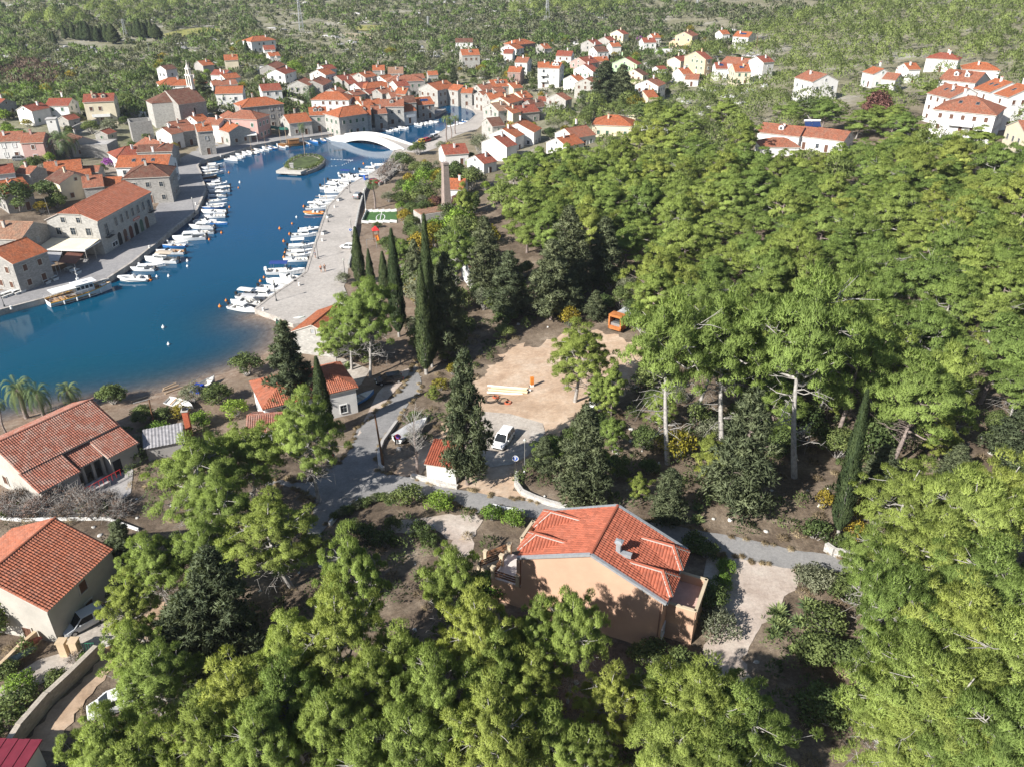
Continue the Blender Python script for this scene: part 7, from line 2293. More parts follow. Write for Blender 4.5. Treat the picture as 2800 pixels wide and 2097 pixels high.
car('yellow','B',1440,1236,rad(60),'yellow car among the cars parked by the quay palms',4.0)
car('red','B',1478,1226,rad(60),'red car among the cars parked by the quay palms',4.0)
car('grey','B',1512,1214,rad(60),'dark car among the cars parked by the quay palms',4.2)
car('white','B',1545,1196,rad(60),'white car nearest the quay palms',4.4)
car('silver','D',2060,1092,rad(15),'silver car beside the round tree at the apartments',4.3,1.55)
car('white','D',1728,1272,rad(30),'white van below the square apartment house',5.2,1.95,True)
car('red','D',1680,1166,rad(100),'red car in the shade of the square apartment house',4.0)

def garbage_truck():
 a = G(*Z('K',835,655)); b = G(*Z('K',930,675)); f = G(*Z('K',1075,530))
 c0 = (a + b) / 2
 e = np.array([b[0] - a[0],b[1] - a[1]]); e /= np.linalg.norm(e)
 ang = math.atan2(e[0],-e[1]) ; fw = np.array([-e[1],e[0]])
 ang = math.atan2(fw[1],fw[0])
 r = empty('garbage_truck',(c0[0],c0[1],gz(c0[0],c0[1]) + .1),ang,'old orange refuse lorry with grey ribbed body parked on the dirt lot','lorry')
 W = 2.5; Lb = 5.2
 gb = mat('truck_grey',(.36,.37,.38),.55,.15,1.2); ob = mat('truck_orange',(.44,.16,.05),.55,.18,1.5)
 m = MB(); n = 8
 prof = [(-W / 2,.95),(-W / 2,2.5)] + [(-W / 2 + W * i / n,2.5 + .55 * math.sin(PI * i / n)) for i in range(1,n)] + [(W / 2,2.5),(W / 2,.95)]
 for i in range(len(prof) - 1):
  p,q = prof[i],prof[i + 1]
  m.face([(1.5,p[0],p[1]),(1.5,q[0],q[1]),(1.5 + Lb,q[0],q[1]),(1.5 + Lb,p[0],p[1])][::-1])
 m.face([(1.5 + Lb,p[0],p[1]) for p in prof]); m.build('body',gb,r)
 for i in range(6):
  q = MB(); x = 1.7 + i * (Lb - .4) / 5
  for j in range(len(prof) - 1): q.beam((x,prof[j][0] * 1.01,prof[j][1] + .02),(x,prof[j + 1][0] * 1.01,prof[j + 1][1] + .02),.10,.07)
  q.build('rib',gb,r)
 h = MB()
 for sg in (-1,1): h.box((.75,sg * (W / 2 - .14),1.75),(1.7,.28,2.5))
 h.box((.75,0,2.95),(1.7,W,.35)); h.box((.55,0,.75),(1.3,W,.5)); h.box((.1,0,.95),(.2,W * .8,.35)); h.build('hopper',ob,r)
 q = MB(); q.box((1.35,0,1.8),(.1,W - .5,2.0)); q.build('opening',DARK,r)
 q = MB(); q.box((.6,0,1.35),(.8,W - .7,.5)); q.build('blade',METAL,r)
 c = MB(); c.box((1.5 + Lb + 1.1,0,1.75),(1.9,W - .1,2.1),taper=.94); cab = c.build('cab',ob,r)
 q = MB(); q.box((1.5 + Lb + 2.0,0,2.1),(.08,W - .5,.8)); q.build('windscreen',CGLASS,cab)
 for sg in (-1,1): q = MB(); q.box((1.5 + Lb + 1.2,sg * (W / 2 - .06),2.1),(1.0,.06,.7)); q.build('window',CGLASS,cab)
 q = MB(); q.box((4.2,0,.75),(7.6,.9,.3)); q.build('chassis',DMETAL,r)
 for x in (1.9,7.3):
  for sg in (-1,1): wheel(r,x,sg * (W / 2 - .2),.5,.34)
 for sg in (-1,1):
  q = MB(); q.box((-.02,sg * (W / 2 - .2),.85),(.06,.25,.14)); q.build('taillight',LAMPR,r)
garbage_truck()
# caravan half hidden among trees
p = G(*Z('K',790,1290)); r = empty('caravan',tuple(p),rad(50),'white caravan half hidden by thin trees at the edge of the lot','caravan')
m = MB(); m.box((0,0,1.5),(4.6,2.1,2.0),taper=.92); m.build('body',HULLW,r)
for x in (-1.2,.8):
 for sg in (-1,1): q = MB(); q.box((x,sg * 1.02,1.7),(1.0,.06,.6)); q.build('window',CGLASS,r)
for sg in (-1,1): wheel(r,0,sg * .95,.33)
q = MB(); q.beam((2.2,0,.5),(3.4,0,.5),.1); q.build('drawbar',DMETAL,r)

# ================================================================== YARD AND STREET THINGS
# yellow-white pipes lying in a pile
PIPE = mat('pale_pipe',(.62,.50,.33),.6,.08,1.0); PIPEW = mat('white_pipe',(.70,.64,.58),.6,.08,1.0)
a0,b0 = G(*Z('H',1985,250)),G(*Z('K',155,1195))
e = (b0 - a0)[:2] / np.linalg.norm((b0 - a0)[:2]); nrm_ = np.array([-e[1],e[0]])
pi_ = 0
for lay,cnt in ((0,5),(1,4),(2,2)):
 for j in range(cnt):
  L = 6.0 if (j + lay) % 2 else 5.4
  c = (a0[:2] + b0[:2]) / 2 + nrm_ * (j * .36 + lay * .18) + e * random.uniform(-.6,.6)
  m = MB(); m.tube([(-L / 2,0,0),(L / 2,0,0)],.17,10); m.tube([(-L / 2 - .005,0,0),(L / 2 + .005,0,0)],.14,8,1)
  o = m.build('pipe',[PIPE if (j + lay) % 3 else PIPEW,DARK]); o.location = (c[0],c[1],gz(c[0],c[1]) + .24 + lay * .31); o.rotation_euler = (0,0,math.atan2(e[1],e[0]) + random.uniform(-.03,.03))
  tag(o,'pale plastic pipe in the pile on the dirt lot','pipe','pipes piled on the dirt lot')
def coil(px,R,m_,lab):
 p = G(*px); m = MB()
 for k in range(4):
  n = 18; rr = R * (1 - .08 * k)
  m.tube([(rr * math.cos(2 * PI * i / n),rr * math.sin(2 * PI * i / n),.06 + .05 * k + .03 * math.sin(i)) for i in range(n + 1)],.035,5)
 o = m.build('cable_coil',m_); o.location = (p[0],p[1],p[2] + .06); tag(o,lab,'coil')
coil(Z('H',2020,295),1.2,BLACK,'large loose coil of black hose left of the pipe pile')
coil(Z('H',2130,310),.9,BLACK,'tight coil of black hose in front of the pipe pile')
coil(Z('H',2175,325),.55,BRICKR,'small coil of orange hose at the pipe pile')
coil(Z('H',2070,275),.5,BRICKR,'orange hose coil beside the loose black coil')
p = G(*Z('K',172,1130)); r = empty('road_barrier',tuple(p),.3,'orange and white plastic road barrier standing by the pipes','barrier')
for i in range(4): m = MB(); m.box((0,0,.22 + i * .42),(.5,.4,.42)); m.build('segment',[HULLW,ORANGE,ORANGE,ORANGE][i],r)
q = MB(); q.box((0,0,.02),(.8,.7,.08)); q.build('foot',BLACK,r)

def pole(name,base,top,r0,m_,lab,cat,arms=0):
 p = G(*base); h = height_at(p,*top); q = ray(*top)
 k = math.hypot(p[0],p[1]) / math.hypot(q[0],q[1])
 tx_,ty_ = q[0] * k - p[0],q[1] * k - p[1]
 r = empty(name,tuple(p),0,lab,cat)
 m = MB(); m.tube([(0,0,-.5),(tx_,ty_,h)],[r0,r0 * .7],8); m.build('post',m_,r)
 if arms:
  for i in range(arms): q = MB(); q.beam((tx_ - .6,ty_,h - .3 - .5 * i),(tx_ + .6,ty_,h - .3 - .5 * i),.09); q.build('crossarm',m_,r)
 return r,h,(tx_,ty_)
pole('utility_pole',Z('H',1100,850),Z('H',1025,420),.15,WOOD,'leaning wooden utility pole at the road junction','pole')
pole('utility_pole',Z('G',1330,525),Z('G',1285,290),.12,WOOD,'wooden pole standing in the garden by the beach','pole')
pole('utility_pole',Z('A',75,1410),Z('A',40,1275),.09,METAL,'grey lamp pole at the left edge below the long plastered house','pole')
pole('utility_pole',Z('A',1298,490),Z('A',1272,375),.16,METAL,'pale concrete power pole on the rocky slope above the church','pole',1)
pole('utility_pole',Z('C',795,190),Z('C',800,125),.16,METAL,'thin power pole on the plain right of the big pylon','pole',1)
pole('utility_pole',Z('C',2110,410),Z('C',2122,310),.2,WOOD,'wooden pole beside the solar panel house in the wood','pole')
pole('utility_pole',Z('D',1298,300),Z('D',1298,250),.2,METAL,'short pale pole in the wood above the apartments','pole')
pole('flag_pole',Z('E',430,280),Z('E',378,125),.06,METAL,'thin metal mast on the corner of the town hall','pole')
def lamp_post(base,lab,h=4.3,col=DMETAL,z=None):
 p = G(*base)
 r = empty('street_lamp',(p[0],p[1],1.12 if z is None else p[2]),0,lab,'street lamp','street lamps of the harbour')
 m = MB(); m.lathe([(.17,0),(.17,.3),(.09,.45),(.06,.6),(.045,h - .5),(.09,h - .42)],8); m.build('post',col,r)
 m = MB(); m.lathe([(.08,0),(.19,.36),(.22,.38),(.08,.56),(.02,.66)],6,0,(0,0,h - .42)); m.build('lantern',mat('lantern_glass',(.5,.5,.45),.3),r)
for (z,x,y,lab) in (('F',537,660,'black street lamp on the quay edge next to the walkers'),('F',772,832,'black street lamp against the inland quay wall above the pine'),('F',178,1030,'green street lamp on the quay edge near the tip'),('F',625,348,'black street lamp on the quay edge below the moored sailing boat'),
     ('F',830,470,'black street lamp beside the white pickup wall'),('F',812,90,'black street lamp on the quay edge near the dark car'),('E',40,1072,'black street lamp on the west quay left of the excursion boat'),('E',1690,310,'thin white lamp mast on the west quay edge')):
 lamp_post(Z(z,x,y),lab)
lamp_post(D(1133,1022),'grey street lamp beside the round blue sign',5.0,METAL,1)
lamp_post(Z('F',948,240),'tall white floodlight post at the football pitch',5.5,WHITE,1)
def sign(px,h,face,ring,lab,bar=False,yaw=0.0):
 p = G(*px); r = empty('road_sign',tuple(p),yaw,lab,'sign')
 m = MB(); m.tube([(0,0,-.3),(0,0,h)],.04,6); m.build('post',METAL,r)
 def disc(R,y,mm,nm):
  q = MB(); n = 24; q.face([(R * math.cos(2 * PI * i / n),y,h - .1 + R * math.sin(2 * PI * i / n)) for i in range(n)],0)
  q.face([(R * math.cos(-2 * PI * i / n),y + .02,h - .1 + R * math.sin(-2 * PI * i / n)) for i in range(n)],0); return q.build(nm,mm,r)
 disc(.42,-.05,ring,'rim'); disc(.33,-.056,face,'face')
 if bar:
  q = MB(); q.beam((-.26,-.065,h - .1 + .26),(.26,-.065,h - .1 - .26),.01,.10); q.build('bar',RED,r)
 else:
  q = MB(); q.box((0,-.065,h - .1),(.10,.01,.34)); q.box((0,-.065,h + .06),(.30,.01,.09)); q.build('symbol',WHITE,r)
sign(Z('H',1235,715),2.1,BLUE,RED,'round red and blue no stopping sign beside the bare tree',True,-.2)
q = MB(); p = G(*Z('H',1235,720)); q.box((0,0,.2),(.7,.5,.5),taper=.8); o = q.build('concrete_block',CONCRETE); o.location = tuple(p + np.array([.0,-.25,0])); tag(o,'concrete block holding the no stopping sign','block')
sign(D(1113,1022),2.4,BLUE,WHITE,'round blue sign beside the grey street lamp',False,-.1)
sign(Z('H',665,850),1.6,RED,WHITE,'small red and white sign in the shade left of the junction',False,.2)
sign(Z('F',822,480),2.2,BLUE,WHITE,'blue information sign on the quay wall',False,.2)

# quay furniture
BOL = MB(); BOL.lathe([(.26,0),(.24,.25),(.2,.42),(.28,.5),(.26,.62),(.1,.66)],10)
for i,(z,x,y) in enumerate((('F',375,888),('F',65,1104),('F',575,505),('F',680,215),('E',1292,565),('E',1692,192),('E',100,1090),('A',1905,1355))):
 p = flat(*Z(z,x,y),1.12)
 if i == 0: o = BOL.build('bollard',mat('pale_bollard',(.62,.60,.57),.8)); B0 = o
 else: o = B0.copy(); COL.objects.link(o)
 o.location = (p[0],p[1],1.12)
 tag(o,'squat pale bollard on the ' + ['quay edge below the covered boats','very tip of the harbour quay','quay edge beside the two canopy boats','quay edge near the dark car','west quay corner near the cabin boats','west quay beyond the lamp mast','west quay left of the excursion boat','quay bend of the old town'][i],'bollard','bollards on the quays')
for i,(z,x,y) in enumerate((('F',722,155),('F',632,300),('F',592,442))):
 p = flat(*Z(z,x,y),1.12); r = empty('quay_planter',(p[0],p[1],1.12),1.1,['black and white box bench on the quay, nearest the dark car','black and white box bench on the quay, the middle one','black and white box bench on the quay, nearest the walkers'][i],'bench','box benches on the quay')
 m = MB(); m.box((0,0,.28),(1.6,.7,.56)); m.build('base',WHITE,r); m = MB(); m.box((0,0,.60),(1.2,.72,.1)); m.build('seat',DMETAL,r)
p = flat(*Z('B',950,1555),1.12); r = empty('blue_kiosk',(p[0],p[1],1.12),.6,'small blue box kiosk on the quay edge by the moored boats','kiosk')
m = MB(); m.box((0,0,.8),(1.1,1.0,1.6)); m.build('body',BLUE,r); m = MB(); m.box((0,0,1.66),(1.3,1.2,.1)); m.build('roof',WHITE,r); m = MB(); m.box((0,-.51,.95),(.7,.03,.6)); m.build('panel',WHITE,r)

# cafe furniture, umbrellas, awnings
TB = None
for i,(x,y) in enumerate(((25,985),(80,965),(135,955),(180,940),(300,885),(395,865),(465,835),(600,755),(660,778))):
 p = flat(*Z('E',x,y),1.2)
 if TB is None:
  TB = empty('cafe_table'); m = MB(); m.box((0,0,.74),(1.5,.8,.05)); m.build('table_top',CANW,TB)
  for sx in (-.6,.6): m = MB(); m.box((sx,0,.36),(.06,.6,.72)); m.build('leg',METAL,TB)
  for sy in (-.75,.75): m = MB(); m.box((0,sy,.42),(1.4,.3,.06)); m.box((0,sy,.2),(1.2,.06,.4)); m.build('bench_seat',CANW,TB)
  o = TB
 else: o = copy_tree(TB)
 o.location = (p[0],p[1],1.12); o.rotation_euler = (0,0,1.2 + random.uniform(-.1,.1))
 tag(o,'cafe table on the west quay, %s from the left edge' % ORD[i],'table','cafe tables on the west quay')
UM = None
gcan = mat('canvas_green',(.02,.10,.075),.85,.1,1.5)
for i,(x,y) in enumerate(((70,1150),(115,1152),(160,1160),(210,1168),(255,1170))):
 p = flat(*Z('B',x,y),1.2)
 if UM is None:
  UM = empty('parasol'); m = MB(); m.lathe([(1.9,2.3),(1.85,2.42),(.1,3.05),(.03,3.2)],8); m.build('canopy',gcan,UM)
  m = MB(); m.tube([(0,0,0),(0,0,3.1)],.05,6); m.build('pole',PALEWOOD,UM); m = MB(); m.box((0,0,.08),(.8,.8,.16)); m.build('base',CONCRETE,UM); o = UM
 else: o = copy_tree(UM)
 o.location = (p[0],p[1],1.12); tag(o,'dark green cafe parasol at the restaurant, %s from the left' % ORD[i],'parasol','green parasols at the restaurant')
def awning(zone,x,y,w,d,h,rz,m_,lab):
 p = flat(*Z(zone,x,y),1.1); r = empty('shop_awning',(p[0],p[1],1.1),rz,lab,'awning')
 m = MB(); P = [(-w / 2,-d / 2,h),(w / 2,-d / 2,h),(w / 2,d / 2,h + .5),(-w / 2,d / 2,h + .5)]
 m.face(P); m.face([(q[0],q[1],q[2] - .05) for q in P][::-1]); m.box((0,-d / 2,h - .12),(w,.03,.22)); m.build('canopy',m_,r)
 for sx in (-1,1): q = MB(); q.tube([(sx * (w / 2 - .1),-d / 2 + .1,-.1),(sx * (w / 2 - .1),-d / 2 + .1,h)],.045,6); q.build('post',WHITE,r)
awning('E',470,745,6,3.5,2.6,1.9,CANG,'pale blue grey awning on posts left of the cream awning')
awning('E',640,735,7,3.2,2.1,1.75,mat('brown_canvas',(.16,.07,.05),.85),'low brown canopy in front of the cream awning')
awning('E',320,855,9,2.2,2.7,1.25,CANG,'white edged awning along the stone restaurant house')
awning('A',2110,1235,9,3.2,2.8,.35,CANW,'white awning on posts along the quay beside the pink house')
awning('A',1930,1170,6,4,3.2,.3,CANW,'white terrace awning between the tall stone house and the awning house')
awning('B',600,1125,5,2.4,2.4,.2,CANB,'blue shop awning on the quay under the two dormer house')
# football pitch
P4 = [G(*Z('F',*q))[:2] for q in ((912,356),(1218,348),(1214,256),(955,260))]
c = np.mean(np.array(P4),0)
TURF = mat('pitch_turf',(.055,.13,.035),.95,.12,.6)
sheet('football_pitch',[tuple(q) for q in P4],TURF,.12,3.0,world=True,const=gz(*c))
def pl(a,b,t): return np.array(a) * (1 - t) + np.array(b) * t
def pitch_pt(s,t): return pl(pl(P4[0],P4[1],s),pl(P4[3],P4[2],s),t)
lm = MB(); zc = gz(*c) + .145
def lstrip(pts):
 for a,b in zip(pts[:-1],pts[1:]):
  d = (b - a) / (np.linalg.norm(b - a) + 1e-6); n = np.array([-d[1],d[0]]) * .09
  q = [(a[0] - n[0],a[1] - n[1],zc),(b[0] - n[0],b[1] - n[1],zc),(b[0] + n[0],b[1] + n[1],zc),(a[0] + n[0],a[1] + n[1],zc)]; lm.face(q)
lstrip([pitch_pt(.5,.04),pitch_pt(.5,.96)])
lstrip([pitch_pt(.5 + .13 * math.cos(2 * PI * i / 20),.5 + .3 * math.sin(2 * PI * i / 20)) for i in range(21)])
tag(lm.build('pitch_line',WHITE),kind='structure')
r = empty('pitch_board',(c[0],c[1],gz(*c)),0,'white boards round the small green football pitch','boards')
for a,b in ((0,1),(2,3),(3,0)):
 a,b = P4[a] - c,P4[b] - c; n = 5
 for i in range(n):
  q = MB(); q.beam((*(pl(a,b,i / n)),.6),(*(pl(a,b,(i + .97) / n)),.35),.08,.7); q.build('board',WHITE,r)
# playground tower with slide
p = G(*Z('F',1040,505)); r = empty('playground_tower',tuple(p),.3,'playground tower with red roof and orange slide','playground')
for sx in (-.6,.6):
 for sy in (-.6,.6): m = MB(); m.box((sx,sy,1.4),(.1,.1,2.9)); m.build('post',WOOD,r)
m = MB(); m.box((0,0,1.4),(1.3,1.3,.1)); m.build('platform',WOOD,r)
m = MB(); m.box((0,0,3.2),(1.7,1.7,.9),taper=.12); m.build('roof',RED,r)
m = MB(); m.beam((0,-.6,1.45),(.1,-2.6,.25),.6,.08); m.build('slide',ORANGE,r)
for sx in (-.3,.3): m = MB(); m.beam((sx,-.6,1.6),(sx + .1,-2.6,.4),.06,.22); m.build('slide_side',ORANGE,r)
p = G(*Z('F',1000,560)); r = empty('playground_swing',tuple(p),.2,'small grey play frame beside the playground tower','playground')
for sx in (-1.1,1.1): m = MB(); m.beam((sx,-.5,0),(sx,0,2),.08); m.beam((sx,.5,0),(sx,0,2),.08); m.build('leg',METAL,r)
m = MB(); m.beam((-1.2,0,2),(1.2,0,2),.08); m.build('crossbar',METAL,r)
# beach things
for i,(x1,y1,x2,y2) in enumerate(((1140,312,1275,268),(1405,222,1545,172),(1425,245,1580,188),(1150,330,1300,290),(1410,205,1520,155))):
 a,b = G(*Z('G',x1,y1)),G(*Z('G',x2,y2)); m = MB(); m.tube([(0,0,.1),tuple(b - a + np.array([0,0,.1]))],[.12,.09],7)
 o = m.build('driftwood_beam',PALEWOOD if i != 3 else BARK2); o.location = (a[0],a[1],max(a[2],.05)); tag(o,['pale beam on the beach behind the waterfront house','pale beam at the waterline, upper of two close ones','pale beam at the waterline, lower of two close ones','thin grey plank pile edge on the beach','dark beam lying in the shallows'][i],'beam','beams on the beach')
p = G(*Z('G',1770,190)); r = empty('beached_barge',tuple(p),1.2,'metal framed work boat with blue tarpaulin on the beach','boat')
hull_parts(r,4.6,2.0,.8,METAL,None,DECKC,.8)
m = MB(); m.box((-1.5,0,.75),(1.8,1.9,.9),taper=.75); m.build('tarpaulin',mat('blue_tarp',(.01,.05,.40),.6,.15,3),r)
for y in (-.9,.9): m = MB(); m.tube([(-1.9,y,.8),(-1.9,y,1.7),(1.6,y,1.8)],.04,5); m.build('rail',METAL,r)
p = G(*Z('G',1640,590)); r = empty('brick_chimney',tuple(p),.2,'slim orange brick garden chimney above the grey shed','chimney')
m = MB(); m.box((0,0,1.8),(.75,.75,4.2)); m.build('shaft',BRICKR,r); m = MB(); m.box((0,0,4.0),(.95,.95,.15)); m.build('cap',FRAME,r); m = MB(); m.box((0,0,4.2),(.5,.5,.3)); m.build('pot',DARK,r)
p = G(*Z('G',1440,730)); r = empty('garden_shed',tuple(p),rad(22),'low shed with grey corrugated roof under the pine','shed')
m = MB(); m.box((0,0,.9),(4.6,3.6,2.4)); m.build('wall',WALLS['G'],r)
m = MB()
for i in range(24):
 x = -2.6 + i * 5.2 / 24; z = .06 * (i % 2)
 m.face([(x,-2.1,2.1 + z),(x + 5.2 / 24,-2.1,2.1 + .06 * ((i + 1) % 2)),(x + 5.2 / 24,2.1,2.75 + .06 * ((i + 1) % 2)),(x,2.1,2.75 + z)])
m.build('roof',mat('fibre_cement',(.30,.29,.30),.9,.2,1.5),r)
p = G(*Z('G',1005,810)); r = empty('wheelie_bin',tuple(p),.4,'green wheelie bin in the yard of the waterfront house','bin')
m = MB(); m.box((0,0,.5),(.6,.65,1.0),taper=1.15); m.build('body',GREENP,r); m = MB(); m.box((0,0,1.08),(.75,.8,.1)); m.build('lid',GREENP,r)
p = G(*Z('J',950,880)); r = empty('tree_stump',tuple(p),.3,'thick pale sawn tree stump beside the dirt track','stump')
m = MB(); m.lathe([(.75,-.2),(.62,.3),(.58,1.1),(.57,1.12)],12); m.build('trunk',mat('stump_bark',(.40,.28,.16),.95,.3,4),r,True); m = MB(); m.lathe([(.56,1.125),(.02,1.14)],12); m.build('cut_face',FRAME,r)
p = G(*Z('J',1480,840)); r = empty('beach_toy',tuple(p),.3,'red and pink inflatable toy lying under the dark conifer','toy')
m = MB(); m.lathe([(.05,.1),(.45,.3),(.4,.55),(.1,.7)],10); m.build('ring',RED,r,True); m = MB(); m.lathe([(.05,.8),(.38,1.0),(.3,1.35),(.05,1.45)],10,0,(.2,.3,0)); m.build('ball',mat('pink_plastic',(.55,.03,.16),.4),r,True)
r = None
p1_,p2_ = G(*Z('J',570,910)),G(*Z('J',860,890))
r = empty('garden_gate',tuple(p1_),0,'green metal garden gate beside the ochre posts','gate')
for i,q in enumerate((p1_,pl(p1_,p2_,.35))):
 m = MB(); m.box((*(q - p1_)[:2],.8),(.7,.7,1.8)); m.box((*(q - p1_)[:2],1.75),(.85,.85,.12)); m.build('gate_post',OCH,r)
for k in range(7):
 q = (p2_ - p1_) * (.42 + .08 * k); m = MB(); m.tube([(q[0],q[1],0),(q[0],q[1],1.3)],.025,5); m.build('bar',GREENP,r)
a,b = (p2_ - p1_) * .42,(p2_ - p1_) * .92
for zz in (.25,1.3): m = MB(); m.beam((a[0],a[1],zz),(b[0],b[1],zz),.05); m.build('rail',GREENP,r)
# red sheet roof in the bottom left corner
p = G(*D(60,1650)); r = empty('metal_roofed_shed',(p[0] - 2,p[1] - 2.5,p[2]),rad(-2),'shed with dark red metal roof in the bottom left corner','shed')
m = MB(); m.box((0,0,1.1),(7,5,3)); m.build('wall',WALLS['W'],r)
m = MB()
for i in range(16): x = -3.8 + i * .475; m.box((x + .23,0,2.75 + .02 * (i % 2)),(.46,5.6,.08 + .05 * (i % 2)))
m.build('roof',mat('red_sheet',(.17,.025,.04),.45,.08,1.5),r)
# pergola beside the white loggia house, solar boilers
p = G(*Z('B',300,830)); r = empty('pergola',tuple(p),.1,'white pergola with flat grid roof beside the loggia house','pergola')
for sx in (-3,0,3):
 for sy in (-2,2): m = MB(); m.box((sx,sy,1.3),(.3,.3,3)); m.build('post',WHITE,r)
for i in range(7): m = MB(); m.box((-3.2 + i * 1.07,0,2.95),(.16,4.8,.2)); m.build('beam',WHITE,r)
for i,x in enumerate((350,415)):
 p = G(*Z('D',x,1100),dz=5.2); r = empty('solar_boiler',tuple(p),0,['solar water heater on the long white house, left one','solar water heater on the long white house, right one'][i],'solar heater','solar water heaters')
 m = MB(); m.face([(-1.2,-.8,.3),(1.2,-.8,.3),(1.2,.8,1.5),(-1.2,.8,1.5)]); m.face([(-1.2,.8,1.45),(1.2,.8,1.45),(1.2,-.8,.25),(-1.2,-.8,.25)]); m.build('panel',MATS['solar_blue'],r)
 m = MB(); m.tube([(-1.3,.9,1.75),(1.3,.9,1.75)],.32,10); m.build('tank',HULLW,r)
 for sx in (-1,1): m = MB(); m.box((sx,.8,.4),(.07,.07,2.0)); m.build('leg',METAL,r)
# lattice pylons
def pylon(base,top,lab,w=3.0):
 p = G(*base); h = max(height_at(p,*top),8)
 r = empty('lattice_pylon',tuple(p),.4,lab,'pylon','power pylons on the plain')
 for sx,sy in ((-1,-1),(1,-1),(1,1),(-1,1)):
  m = MB(); m.beam((sx * w / 2,sy * w / 2,-.3),(sx * .25,sy * .25,h),.22); m.build('leg',METAL,r)
 m = MB(); n = 9
 for i in range(n):
  z0,z1 = h * i / n,h * (i + 1) / n; a,b = w / 2 * (1 - i / n) + .25 * i / n,w / 2 * (1 - (i + 1) / n) + .25 * (i + 1) / n
  for q in range(4):
   c,s = [(1,-1),(1,1),(-1,1),(-1,-1)][q],[(1,1),(-1,1),(-1,-1),(1,-1)][q]
   m.beam((c[0] * a,c[1] * a,z0),(s[0] * b,s[1] * b,z1),.12); m.beam((s[0] * a,s[1] * a,z0),(c[0] * b,c[1] * b,z1),.12)
 m.build('bracing',METAL,r)
 for zz in (.80,.89,.97): m = MB(); m.beam((-w * .9,0,h * zz),(w * .9,0,h * zz),.2); m.build('crossarm',METAL,r)
pylon(Z('B',395,278),Z('B',363,-30),'tall lattice power pylon left of centre on the plain')
pylon(Z('C',302,188),Z('C',303,-60),'tall lattice power pylon behind the hillside houses')
pylon(Z('B',1487,252),Z('B',1483,145),'small thin pylon in the middle of the plain',1.6)
pylon(Z('C',70,192),Z('C',70,100),'small thin pylon left of the tall hillside pylon',1.6)
pylon(Z('A',1085,318),Z('A',1052,165),'lattice pylon between the two rows of black cypresses',2.0)
pylon(Z('C',825,62),Z('C',822,10),'distant thin pylon at the top of the plain',1.4)
pylon(Z('C',1408,50),Z('C',1408,-10),'distant pylon at the top edge before the wooded hill',1.6)
pylon(Z('C',1598,55),Z('C',1602,-40),'distant pylon at the top edge beside the wooded hill',2.2)

# ================================================================== PEOPLE (small, on the quays)
def person(px,yaw,shirt,legs,label,walk=True,hair=(.04,.025,.015),scale=1.0):
 p = flat(*px,1.12)
 r = empty('person',(p[0],p[1],1.12),yaw,label,'person')
 skin = mat('skin',(.48,.29,.20),.6,.04,3)
 sw = .28 if walk else .06
 def grow(name,pts,edges,m_,root=0):
  me = bpy.data.meshes.new(name); me.from_pydata([q[:3] for q in pts],edges,[]); o = link(name,me,r)
  me.materials.append(m_)
  md = o.modifiers.new('skin','SKIN')
  me.skin_vertices.new() if not me.skin_vertices else None
  for i,q in enumerate(pts): me.skin_vertices[0].data[i].radius = (q[3],q[4] if len(q) > 4 else q[3])
  me.skin_vertices[0].data[root].use_root = True
  s = o.modifiers.new('sub','SUBSURF'); s.levels = 1; s.render_levels = 1; md.use_smooth_shade = True
  return o
 P = [(0,0,.95,.13,.11),(0,0,1.2,.125,.10),(0,0,1.40,.16,.10),(0,0,1.52,.055),(.01,0,1.64,.085,.095),(.0,0,1.74,.07,.085),
  (0,.10,.90,.095),(sw * .5,.10,.50,.065),(sw,.10,.08,.045),(sw + .16,.10,.04,.04),
  (0,-.10,.90,.095),(-sw * .3,-.10,.50,.065),(-sw,-.10,.10,.045),(-sw + .15,-.10,.04,.04),
  (0,.20,1.40,.06),(-sw * .5,.25,1.14,.045),(-sw * .3,.25,.90,.033),(-sw * .2,.25,.80,.035),
  (0,-.20,1.40,.06),(sw * .5,-.25,1.14,.045),(sw * .7,-.25,.92,.033),(sw * .75,-.25,.82,.035)]
 E_ = [(0,1),(1,2),(2,3),(3,4),(4,5),(0,6),(6,7),(7,8),(8,9),(0,10),(10,11),(11,12),(12,13),(2,14),(14,15),(15,16),(16,17),(2,18),(18,19),(19,20),(20,21)]
 grow('body',P,E_,skin)
 g = lambda i,k: (*P[i][:3],P[i][3] * k,(P[i][4] if len(P[i]) > 4 else P[i][3]) * k)
 grow('shirt',[g(0,1.14),g(1,1.14),g(2,1.12),g(14,1.25),(P[15][0],P[15][1],1.22,.06),g(18,1.25),(P[19][0],P[19][1],1.22,.06)],[(0,1),(1,2),(2,3),(3,4),(2,5),(5,6)],mat('shirt_' + label[:12],shirt,.9))
 grow('shorts',[g(0,1.2),g(6,1.15),(sw * .4,.10,.58,.085),g(10,1.15),(-sw * .25,-.10,.58,.085)],[(0,1),(1,2),(0,3),(3,4)],mat('legs_' + label[:12],legs,.9))
 grow('hair',[(-.02,0,1.70,.095,.10),(-.01,0,1.78,.075,.085)],[(0,1)],mat('hair',hair,.8))
 r.scale = (scale,) * 3
 return r
person(Z('F',563,775),rad(100),(.55,.16,.08),(.02,.02,.025),'walker in orange top and dark shorts, left of the pair on the quay')
person(Z('F',596,768),rad(100),(.04,.04,.06),(.06,.03,.03),'walker in dark clothes, right of the pair on the quay')
person(Z('F',513,650),rad(0),(.10,.16,.34),(.25,.25,.28),'person in blue standing at the quay edge beside the street lamp',False)
person(Z('E',1112,512),rad(30),(.10,.22,.50),(.03,.03,.05),'person in blue shirt walking past the town hall arches')


